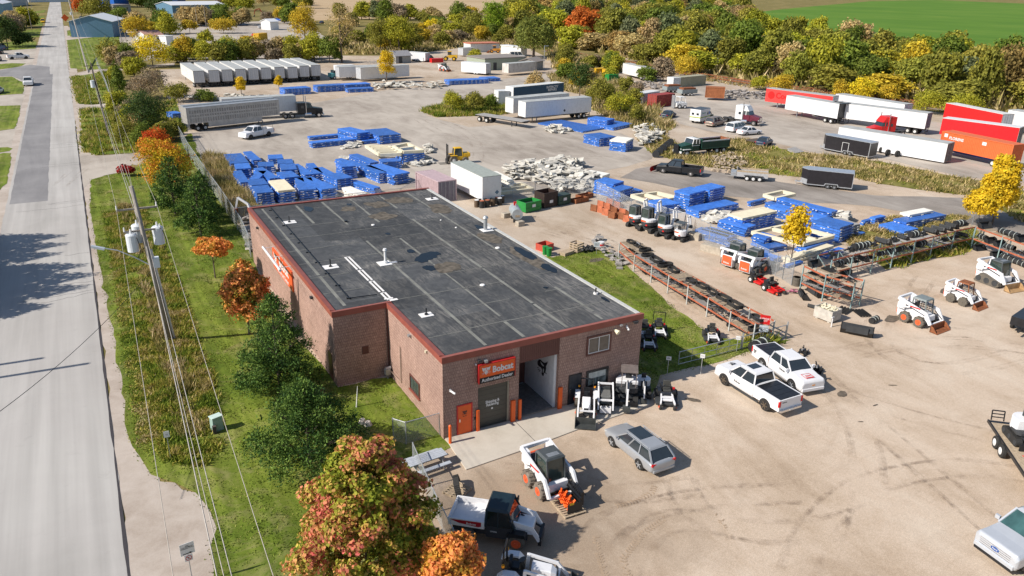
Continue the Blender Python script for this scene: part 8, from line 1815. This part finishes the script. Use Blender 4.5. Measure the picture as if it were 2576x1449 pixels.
fence('tall wire fence at the far roadside yard by the vine covered tree',[(282,264),(270,225),(255,190),(244,165)],2.0,5)
def gate(label,a,c,h=1.1,mid=True):
    A,Cc=g(*a),g(*c);L=(Cc-A).length;e=E('tube_gate',label,'gate',A,math.atan2((Cc-A).y,(Cc-A).x),'tube gates of the side lawn');b=MB();b.tube([(0,0,.1),(0,0,h),(L,0,h),(L,0,.1)],.03);b.tube([(0,0,.55),(L,0,.55)],.025);b.tube([(0,0,.12),(L,0,.12)],.025)
    for i in range(1,5):b.tube([(L*i/5,0,.12),(L*i/5,0,h)],.02)
    b.build('frame',galv,e);b=MB();b.cyl((L+.1,0,0),(L+.1,0,h+.25),.06);b.build('post',galv,e);return e
gate('long galvanised tube gate along the front edge of the side lawn, left half',(1706,920),(1862,880));gate('galvanised tube gate at the foot of the lawn side rack',(1866,880),(1974,850))
signpost('small white sign on a thin stake at the corner of the side lawn',1678,945,'NO\nENTRY',1.5,.34,.28,size=.09);signpost('small white sign on a stake before the tube gate',1762,942,'VISITOR',1.6,.32,.3,size=.06);signpost('small white sign hung by the gate post near the white pickups',1852,885,'GATE',1.3,.32,.3,size=.09)
e=signpost('red sign above a pale sign at the end of the lawn side rack',1916,862,'SUPPORT\nLOT',2.3,.75,.75,red,white,size=.2);B('lower_board',mat('pale_blue_sign'),e,(-.33,.33,-.03,-.01,.95,1.45));text('DO NOT\nPARK',.15,blk,e,face((0,-.032,1.2),(1,0,0)),.01,.001)
# shrubs on the gate
scatter('gate_weeds',G_([(1880,850),(1930,845),(1960,860),(1900,885)]),900,(.3,1.1),.15,lf_weed,41,None,.4,3)
b=MB();b.cyl((0,0,0),(.15,0,1.5),.05,.02,n=5);o=b.build('white_stake',white,None);put(o,897,1025);tag(o,'thin white peeling stake in the grass beside the building wall','stake')
for px,py,lb in[(912,1064,'pale stone half buried in the grass by the lower pine'),(926,1070,'smaller pale stone right of the half buried one')]:
    b=MB();b.cyl((0,0,-.05),(0,0,.28),.3,.16,n=7);o=b.build('stone',mat('pale_stone',(.6,.55,.48),.9,var=.2),None);put(o,px,py);tag(o,lb,'stone','pale stones in the grass')
# ---------------------------------------------------------------- poles and wires
pole_m=mat('grey_wood_pole',(.30,.27,.24),.85,var=.2,scale=3);pt=g(330,469,12.5);pb=g(430,858)
ax_=(pt-pb);
def on(t):return pb+ax_*t
e=E('utility_pole','tall grey wooden utility pole with three white transformers and a street lamp arm','utility pole',(pb.x,pb.y,0));o0=Vector((pb.x,pb.y,0))
b=MB();b.cyl(Vector((0,0,-.1)),ax_,.19,.13,n=12);b.build('pole',pole_m,e,smooth=True)
b=MB();b.cyl(ax_*0+Vector((.28,.05,0)),ax_*.62+Vector((.22,0,0)),.09,.08,n=8);b.build('conduit',mat('white_conduit',(.62,.62,.64),.5),e)
def arm(t,a,name='cross_arm',sz=.11):
    c_=ax_*t;b=MB();b.beam(c_+Vector((-a,.12,0)),c_+Vector((a,.12,0)),sz,sz);o=b.build(name,pole_m,e)
    for x in(-a,a):b=MB();b.cyl(c_+Vector((x*.96,.12,.05)),c_+Vector((x*.96,.12,.33)),.06,.04,n=8);b.build('insulator',white,o)
    return c_
t1=arm(.87,1.25);t2=arm(.74,1.15);
tk=mat('transformer_grey_white',(.66,.7,.74),.35,var=.04)
for k,(dx,dy,zz)in enumerate([(-.85,-.25,7.9),(-.35,.5,8.3),(.85,.15,8.1)]):
    c_=ax_*(zz/12.5)+Vector((dx,dy,0));c_.z=zz;b=MB();b.cyl(c_,c_+Vector((0,0,1.15)),.36,n=18);b.cyl(c_+Vector((0,0,1.15)),c_+Vector((0,0,1.25)),.38,.28,n=18);tr=b.build('transformer',tk,e)
    b=MB();b.cyl(c_+Vector((0,0,1.25)),c_+Vector((0,0,1.55)),.08,.05,n=8);b.build('bushing',white,tr);b=MB();b.tube([c_+Vector((.3,-.25,1.0)),c_+Vector((.45,-.4,.2)),c_+Vector((.2,-.1,-.5))],.025);b.build('cable',black,tr)
b=MB();b.box(-.2,.2,-.25,.25,6.4,7.1);bx=b.build('switch_box',tk,e);bx.location=(ax_.x*.54+.35,ax_.y*.54,0)
c_=ax_*.52;lamp_tip=g(262,640,7.6)-o0;b=MB();b.tube([c_,c_+(lamp_tip-c_)*.35+Vector((0,0,.35)),c_+(lamp_tip-c_)*.7+Vector((0,0,.55)),lamp_tip+Vector((0,0,.45))],.04);la=b.build('lamp_arm',galv,e);b=MB();d_=(lamp_tip-c_).normalized();b.beam(lamp_tip+Vector((0,0,.42))-d_*.1,lamp_tip+Vector((0,0,.36))+d_*.75,.26,.14);b.build('lamp_head',mat('lamp_grey',(.55,.6,.65),.4),la)
def pole(label,px,py,h=12,r=.15,top=None,arms=1,can=False,m=None,lean=None,cat='utility pole',wid=1.1):
    c_=g(px,py);e=E('utility_pole',label,cat,c_,0,'utility poles along the road and yards');tp=(g(top[0],top[1],h)-c_)if top else Vector((0,0,h));b=MB();b.cyl((0,0,-.1),tp,r,r*.7,n=8);b.build('pole',m or pole_m,e)
    for k in range(arms):q=tp*(.96-.08*k);b=MB();b.beam(q+Vector((-wid,0,0)),q+Vector((wid,0,0)),.1);b.build('cross_arm',m or pole_m,e)
    if can:q=tp*.72;b=MB();b.cyl(q+Vector((-.45,0,-.5)),q+Vector((-.45,0,.6)),.33,n=12);b.build('transformer',tk,e)
    return tp+c_
dpole=mat('dark_pole',(.09,.07,.06),.9)
T2=pole('dark leaning utility pole with a white can, beside the tall weeds',274,342,12,.17,(228,158),1,True,dpole)
T3=pole('grey utility pole at the mown verge behind the dark leaning one',222,184,13,.2,(172,0),1,True)
T4=pole('utility pole far up the road near the orange road sign',186,60,13,.2,None,1)
for px,py,h,lb in[(308,117,11,'pale pole left of the pair beside the white roofed shed'),(318,107,10,'pale pole right of the pair beside the white roofed shed'),(497,68,11,'left tall pole before the long blue shed'),(519,70,10,'right tall pole before the long blue shed'),(42,62,10,'pale pole behind the dark conifers at the left'),(80,72,12,'thin pole near the left verge trees'),(82,30,12,'far thin pole at the upper left'),(1286,60,8,'short dark pole before the stubble field'),(1071,48,8,'dark pole in front of the stubble field, above the lime bush')]:pole(lb,px,py,h,.12,None,0)
e=E('street_lamp','slim street lamp beside the willow','street lamp',g(1368,176));b=MB();b.tube([(0,0,0),(0,0,7)],.09);b.build('pole',galv,e);B('lamp_head',galv,e,(0,1.4,-.12,.12,6.9,7.1))
b=MB();c_=g(277,44);b.cyl((0,0,0),(0,0,26),1.35,1.2,n=16);o=b.build('grey_stack',mat('stack_grey',(.13,.17,.2),.6),None);o.location=c_;tag(o,'tall dark grey cylindrical stack cut by the top edge','chimney')
def wire(label,P,sag=.4,r=.011,m=None):
    o0=P[0];pts=[]
    for a,c in zip(P[:-1],P[1:]):
        for i in range(15):t=i/14;q=a+(c-a)*t;q=Vector((q.x,q.y,q.z-sag*4*t*(1-t)));pts.append(q-o0)
    b=MB();b.tube(pts,r,n=4);o=b.build('overhead_wire',m or mat('pale_wire',(.42,.38,.33),.6),None,bevel=-1);o.location=o0;return tag(o,label,'wire','overhead wires along the road')
far_off=Vector((0,-66,0))
def nx(q,s):return Vector((q.x+s[0],q.y+s[1],q.z+s[2]))
pole_b=Vector((-15.3,-62,0))
for dx,zz,lb in[(-1.2,t1.z+.35,'leftmost overhead wire over the verge'),(1.2,t1.z+.35,'rightmost overhead wire over the lawn')]:
    c_=o0+t1+Vector((dx,.12,.35));wire(lb,[pole_b+Vector((dx,0,11.4)),c_,Vector((T2.x+dx,T2.y,T2.z-.2)),Vector((T3.x+dx,T3.y,T3.z-.3)),Vector((T4.x+dx,T4.y,T4.z-.3))],.9)
wire('topmost overhead wire running over the pole top',[pole_b+Vector((0,0,12.6)),o0+ax_+Vector((0,0,.1)),T2,T3,T4],.9)
wire('lower thick communication cable along the poles',[pole_b+Vector((-.3,0,8.2)),o0+ax_*.66,Vector((T2.x,T2.y,8.2)),Vector((T3.x,T3.y,8.5))],.8,.022,mat('grey_cable',(.4,.37,.34),.6))
wire('second thick cable just right of the communication cable',[pole_b+Vector((.5,0,8.6)),o0+ax_*.69+Vector((.15,0,0)),Vector((T2.x+.1,T2.y,8.5))],.9,.016,mat('grey_cable'))
wire('dark service wire crossing the road from the lamp arm',[g(-60,1078,6.2),o0+ax_*.5],.6,.02,black)
wire('thin wire crossing the grass to the roadside fence',[o0+t2,Vector((T2.x+2,T2.y,T2.z-2))],.9,.012)
# pole off to the left, whose shadow falls on the road
for x,y,lb in[(-36,23.3,'farther of two bare poles beyond the left edge'),(-33.2,21.0,'nearer of two bare poles beyond the left edge')]:
    b=MB();b.cyl((0,0,0),(0,0,12),.16,n=8);o=b.build('bare_pole',pole_m,None);o.location=(x,y,0);tag(o,lb,'pole')
mc_=mat('road_crack',(.12,.11,.11),.95)
rc_=random.Random(9);b=MB()
for k in range(16):
    y=rc_.choice([-8,2,14,27,36,48,61,66,78,90,104,120,140])+rc_.uniform(-3,3);x=-17.3;P=[Vector((x,y,.043))]
    for i in range(rc_.randint(5,16)):x-=rc_.uniform(.3,.6);y+=rc_.uniform(-.25,.25);P.append(Vector((x,y,.043)))
    for a,c in zip(P[:-1],P[1:]):b.beam(a,c,.022,.004)
tag(b.build('road_cracks',mc_,None,bevel=-1),kind='structure')
# conifers off the left edge that shade the road
for x,y,h,lb in[(-33.5,53.5,11.5,'spruce just beyond the left edge that shades the road'),(-34,47.5,11.5,'second spruce beyond the left edge'),(-32.5,43,12,'third spruce beyond the left edge, a little nearer the camera'),(-33,33.5,10,'fifth spruce beyond the left edge, lowest of the group'),(-32.2,40,12.4,'sixth spruce beyond the left edge, tallest of the group'),(-34,50.5,12,'seventh spruce beyond the left edge, between the far two'),(-32.6,37,12,'nearest spruce beyond the left edge')]:
    r=random.Random(int(h*10));L=[]
    for i in range(60):u=i/60;a=i*2.4;R_=4.0*(1-u)**.75+.15;L.append((R_*.7*math.cos(a),R_*.7*math.sin(a),1+u*(h-1.2),R_*.42,.45))
    e=E('spruce_tree',lb,'tree',(x,y,0),group='spruces off the left edge');trunk_mesh('trunk',h*.9,.15,bark,e,6,1,1.5,.2);quads_mesh('crown',leaf_cloud(L,12000,.45,7,(.3,1.15),.2,True,.4),lm_pine,parent=e)
# ---------------------------------------------------------------- verge: cabinet, signs
b=MB();b.box(-.32,.32,-.22,.22,0,.95,(.02,.02,.02,.02));o=b.build('utility_cabinet',mat('pale_green_cabinet',(.30,.42,.37),.5),None);put(o,547,1082,.3);tag(o,'pale green utility cabinet on the grass beside the wooden stub','cabinet');B('lid',mat('pale_lid',(.55,.68,.62),.5),o,(-.34,.34,-.24,.24,.95,1.0))
b=MB();b.box(-.1,.1,-.1,.1,0,.55);o=b.build('wooden_stub',dpole,None);put(o,541,1092);tag(o,'short dark wooden stub in front of the utility cabinet','post')
b=MB();b.box(-.12,.12,-.12,.12,0,.8);o=b.build('utility_cabinet',mat('pale_green_cabinet'),None);put(o,214,116);tag(o,'small cabinet on the mown verge far up the road','cabinet')
signpost('small white sign with red edge on a steel post in the tall verge grass',430,1158,'12',1.9,.3,.38,size=.12)
e=signpost('white parking notice sign with an arrow and a small no parking sign, bottom left',486,1470,None,2.3,.6,.6,rz=0.12)
text('FIRE\nDEPARTMENT\nCONNECTION',.08,blk,e,face((0,-.022,2.13),(1,0,0)),.01,.001);b=MB();b.M=face((0,-.022,1.76),(1,0,0));b.box(-.2,.08,-.02,.02,0,.004);b.add([(.08,-.06,.002),(.2,0,.002),(.08,.06,.002)],[(0,1,2)]);b.build('arrow',blk,e,bevel=-1)
B('lower_board',white,e,(-.17,.17,-.03,-.01,1.35,1.67));b=MB();b.M=face((0,-.034,1.51),(1,0,0));ri=12
for i in range(24):a=2*PI*i/24;b.cbox((.12*math.cos(a),.12*math.sin(a),0),(.025,.035,.004),rz=a)
b.cbox((0,0,.001),(.24,.02,.004),rz=-.8);b.build('ring_mark',red,e,bevel=-1);text('R',.15,blk,e,face((0,-.033,1.455),(1,0,0)),.01,.001)
e=signpost('orange diamond road work sign far up the road',166,58,None,2.4,.1,.1);b=MB();b.M=face((0,-.03,2.6),(1,0,0))@Matrix.Rotation(PI/4,4,'Z');b.box(-1.3,1.3,-1.3,1.3,0,.03);b.build('diamond_board',orange,e)
e=signpost('white trackside board on two posts beside the railway',1788,184,None,4.5,3.6,1.6)
# ---------------------------------------------------------------- far buildings
def shed(label,a,c,depth,h,wall,roof,gable=0.0,cat='building',wins=0,name='shed',rise=None,doorm=None):
    A,Cc=g(*a),g(*c);L=(Cc-A).length;rz=math.atan2((Cc-A).y,(Cc-A).x);e=E(name,label,cat,A,rz);b=MB();b.box(0,L,0,depth,0,h)
    if gable:
        for x0,x1 in((0,.2),(L-.2,L)):b.add([(x0,0,h),(x0,depth,h),(x0,depth/2,h+gable),(x1,0,h),(x1,depth,h),(x1,depth/2,h+gable)],[(0,1,2),(5,4,3),(0,2,5,3),(1,4,5,2)])
    b.build('wall',wall,e);b=MB();o_=.4
    if gable:b.loft([[(-o_,-o_,h-.15),(-o_,depth/2,h+gable),(-o_,depth+o_,h-.15),(-o_,depth+o_,h),(-o_,depth/2,h+gable+.2),(-o_,-o_,h)],[(L+o_,-o_,h-.15),(L+o_,depth/2,h+gable),(L+o_,depth+o_,h-.15),(L+o_,depth+o_,h),(L+o_,depth/2,h+gable+.2),(L+o_,-o_,h)]])
    else:b.box(-.2,L+.2,-.2,depth+.2,h,h+.25)
    b.build('roof',roof,e)
    for i in range(wins):x=L*(i+.7)/(wins+.4);B('window',glass,e,(x-.5,x+.5,-.04,0,h*.45,h*.7))
    if doorm:B('door',doorm,e,(L*.2,L*.2+1.2,-.05,0,0,2.2))
    return e
blm=mat('blue_siding',(.11,.22,.33),.5,var=.08);wr=mat('white_metal_roof',(.72,.73,.75),.4,var=.04);grn=mat('grey_green_siding',(.32,.36,.28),.6);flat=mat('brown_flat_roof',(.26,.23,.21),.8)
shed('long blue metal sided shed with a white roof in the far yard',(437,47),(569,43),17,7.5,blm,wr,1.6,wins=2)
shed('small blue shed with a bright white lean roof beside the bright yellow trees',(287,94),(318,84),16,6.2,blm,wr,2.2)
shed('bright blue building at the top edge beyond the dark stack',(289,19),(326,17),20,14,mat('vivid_blue_wall',(.02,.16,.62),.5),wr)
shed('long low grey building below the bright blue one',(288,34),(331,32),12,5,mat('grey_wall',(.3,.3,.29),.7),flat,wins=3)
shed('teal roofed building at the upper left of the road',(12,18),(72,12),25,7,mat('pale_wall',(.5,.5,.48),.7),mat('teal_roof',(.03,.22,.17),.5))
shed('red fronted low building at the left edge',(-30,34),(12,30),18,6,mat('brick_red_wall',(.4,.1,.09),.7),flat);shed('pale blue gabled building at the upper left',(10,36),(34,30),14,6,mat('pale_blue_wall',(.2,.35,.45),.6),wr,2)
shed('white building under a long flat roof at the top of the road',(72,6),(190,4),20,5,white,flat)
shed('small white house with a faded red roof behind the bright yellow tree',(372,112),(413,110),9,3.2,white,mat('faded_red_roof',(.42,.24,.2),.8),1.4,wins=2);shed('white container cabin right of the faded red roof',(420,113),(438,112),5,3,white,wr)
shed('white shed in the far yard left of the tall yellow tree',(681,76),(702,75),7,4,white,wr,1);shed('small dark blue building with a white front at the top edge',(448,12),(468,10),10,6,mat('navy_wall',(.03,.08,.2),.6),wr)
container('yellow container beside the gravel mound',(650,103),(675,100),yellow,L=6.5,H=2.8,group=None)
shed('grey green flat roofed yard building with a dark door',(1220,178),(1322,172),10,3.3,grn,flat,doorm=dkgrey)
shed('small grey gabled hut right of the rusty white trailer',(1345,178),(1366,174),5,2.6,mat('grey_wall'),flat,.8);shed('round roofed grey shed left of the white caravan',(996,160),(1034,158),5,2.3,mat('grey_wall'),mat('grey_roof2',(.3,.29,.3),.6),1.2,doorm=dkgrey)
box_trailer('rusty streaked white trailer before the grey green building',(1356,184),(1272,192),L=11.5,group=None,side=mat('rust_streaked_white',(.6,.56,.52),.7,var=.1,scale=1,dirt=.8),gear=False,wheels=None,z0=.8,H=2.5)
box_trailer('small white container body left of the red roofed line',(1162,143),(1198,140),L=6,group=None,side=offwhite,wheels=None,gear=False,z0=.4,H=2.4);shed('long white walled trailer body left of the willow',(1260,136),(1310,142),3,3.0,offwhite,wr);shed('low shed with an orange red roof in the far yard',(1184,132),(1256,130),6,3.0,offwhite,mat('orange_red_roof',(.55,.2,.12),.6))
def caravan(label,a,c,L=7.5,H=2.8):return box_trailer(label,a,c,L=L,group='caravans in the far yard',side=cleanwhite,gear=False,wheels=(3.0,3.9),z0=.5,H=H-.5,name='caravan',cat='caravan',top=white)
caravan('white caravan beside the round roofed shed and white van',(1070,157),(1024,153));e=caravan('large white camper in front of the grey green building',(1218,190),(1164,185),8.5,3.2)
car('white van parked right of the white caravan',(1075,156),(1088,155),white,'van','vans in the far yard',L=5.5,W=2.0,wb=3.3,H=2.1,name='van',cat='van');car('white van behind the grey green building beside the willow',(1296,146),(1310,146),white,'van','vans in the far yard',L=5.5,W=2.0,wb=3.3,H=2.1,name='van',cat='van')
e=E('box_truck','box truck with a teal cab left of the long white trailers','truck',g(858,198),R(188));B('cargo_box',white,e,(-3.6,1.4,-1.2,1.2,.9,3.5));B('cab',mat('teal_cab',(.1,.35,.38),.4),e,(1.5,3.2,-1.1,1.1,.6,1.6));B('windows',glass,e,(1.5,2.4,-1.0,1.0,1.6,2.3))
for x in(-2.2,2.3):
    for s in(-1,1):wheel(e,x,s*1.0,.45,.3,white)
b=MB();b.box(-2,2,-1,1,0,1.3);o=b.build('red_skip',red,None);put(o,1098,157);tag(o,'red open skip before the wheel loader','skip')
for px,py,m,lb,s in[(1506,190,yellow,'left yellow storage box on the bank',(3,2,2)),(1530,192,yellow,'right yellow storage box on the bank',(3.2,2,1.9)),(1538,206,greenp,'green storage box below the yellow ones',(3,2.2,2)),(1262,266,white,'pale corrugated shed at the right end of the shrub island',(2.6,2.4,3.2))]:
    b=MB();b.box(-s[0]/2,s[0]/2,-s[1]/2,s[1]/2,0,s[2]);b.box(-s[0]/2-.05,s[0]/2+.05,-s[1]/2-.05,s[1]/2+.05,s[2],s[2]+.1);o=b.build('storage_box',m,None,bevel=.05);put(o,px,py,-.1);tag(o,lb,'storage box','storage boxes')
for px,py,px2,py2,lb,H_,m in[(1692,222,1710,221,'white box body left of the tan container by the wood',2.6,white),(1708,221,1774,214,'tan grey container by the wood above the scrap trailers',2.6,mat('khaki_container',(.38,.36,.26),.6))]:container(lb,(px,py),(px2,py2),m,H=H_,L=(g(px2,py2)-g(px,py)).length,group=None)
container('rusty brown box trailer beside the junk heap',(1778,252),(1815,254),mat('rust_box',(.33,.12,.05),.8,var=.2),L=4.4,H=2.4,z0=.6,group=None)
for px,py,lb in[(1728,240,'grey open scrap trailer with a rusty load'),(1690,232,'small flat trailer holding rusty scrap, left of the grey one')]:
    e=E('scrap_trailer',lb,'trailer',g(px,py),-.1,'scrap trailers');B('tub',mat('grey_blue_tub',(.25,.29,.3),.6,dirt=.3),e,(-2.2,2.2,-1.1,1.1,.6,1.5));B('load',rust,e,(-1.8,1.8,-.9,.9,1.5,1.9))
    for x in(-.5,.5):wheel(e,x,-1.2,.36,.2,white);wheel(e,x,1.2,.36,.2,white)
b=MB()
b.box(-1.6,.9,-1.1,1.1,.5,1.3);o=b.build('white_forklift',white,None);put(o,1712,272,-.2);tag(o,'white forklift beside the maroon red container','forklift');B('mast',galv,o,(-2.0,-1.8,-.6,.6,.1,2.8));b=MB();b.tube([(-.9,-.9,1.3),(-.8,-.9,2.5),(.5,-.9,2.4),(.6,-.9,1.3)],.06);b.tube([(-.9,.9,1.3),(-.8,.9,2.5),(.5,.9,2.4),(.6,.9,1.3)],.06);b.box(-.85,.5,-.95,.95,2.4,2.48);b.build('overhead_guard',white,o);wheel(o,-.9,-1.0,.5,.4,white);wheel(o,.4,-1.0,.4,.35,white)
# gravel mound
me=None;b=MB();c_=g(690,136);rr2=random.Random(6);N_=22;rings=[]
for k in range(6):
    u=k/5;rings.append([(7.5*(1-u)**1.0*math.cos(a)*(1+.12*math.sin(3*a+k))+.01,12*(1-u)*math.sin(a)*(1+.1*math.cos(2*a)),5*(1-(1-u)**1.6))for a in[2*PI*i/N_ for i in range(N_)]])
b.loft(rings);o=b.build('gravel_mound',m_dkgr,None,smooth=True);o.location=c_;tag(o,kind='structure')
# small red and blue plates etc near the building back: bins
for px,py,lb in[(966,532,'grey plastic tub behind the roof edge, left of its pair'),(1004,528,'grey plastic tub behind the roof edge, right of its pair'),(772,546,'dark box lid behind the left end of the roof')]:
    b=MB();b.box(-.6,.6,-.4,.4,0,1.7,(.06,.06,.06,.06));b.box(-.65,.65,-.45,.45,1.7,1.76);o=b.build('plastic_tub',mat('slate_tub',(.09,.11,.12),.6),None);put(o,px,py);tag(o,lb,'tub','grey tubs')
# backhoe arm at the back left corner
e=E('backhoe_arm','white folded backhoe arm standing behind the back left corner of the building','machine arm',g(617,560));b=MB();b.beam((.9,-1.6,.4),(.4,-.6,2.2),.2,.25);b.beam((.4,-.6,2.2),(-.5,0,2.9),.16,.22);b.build('boom',mwhite,e);b=MB();b.beam((-.5,0,2.9),(-.8,.1,1.7),.14,.2);b.build('stick',mwhite,e);B('bucket',rust,e,(-1.0,-.6,-.1,.3,1.2,1.7))
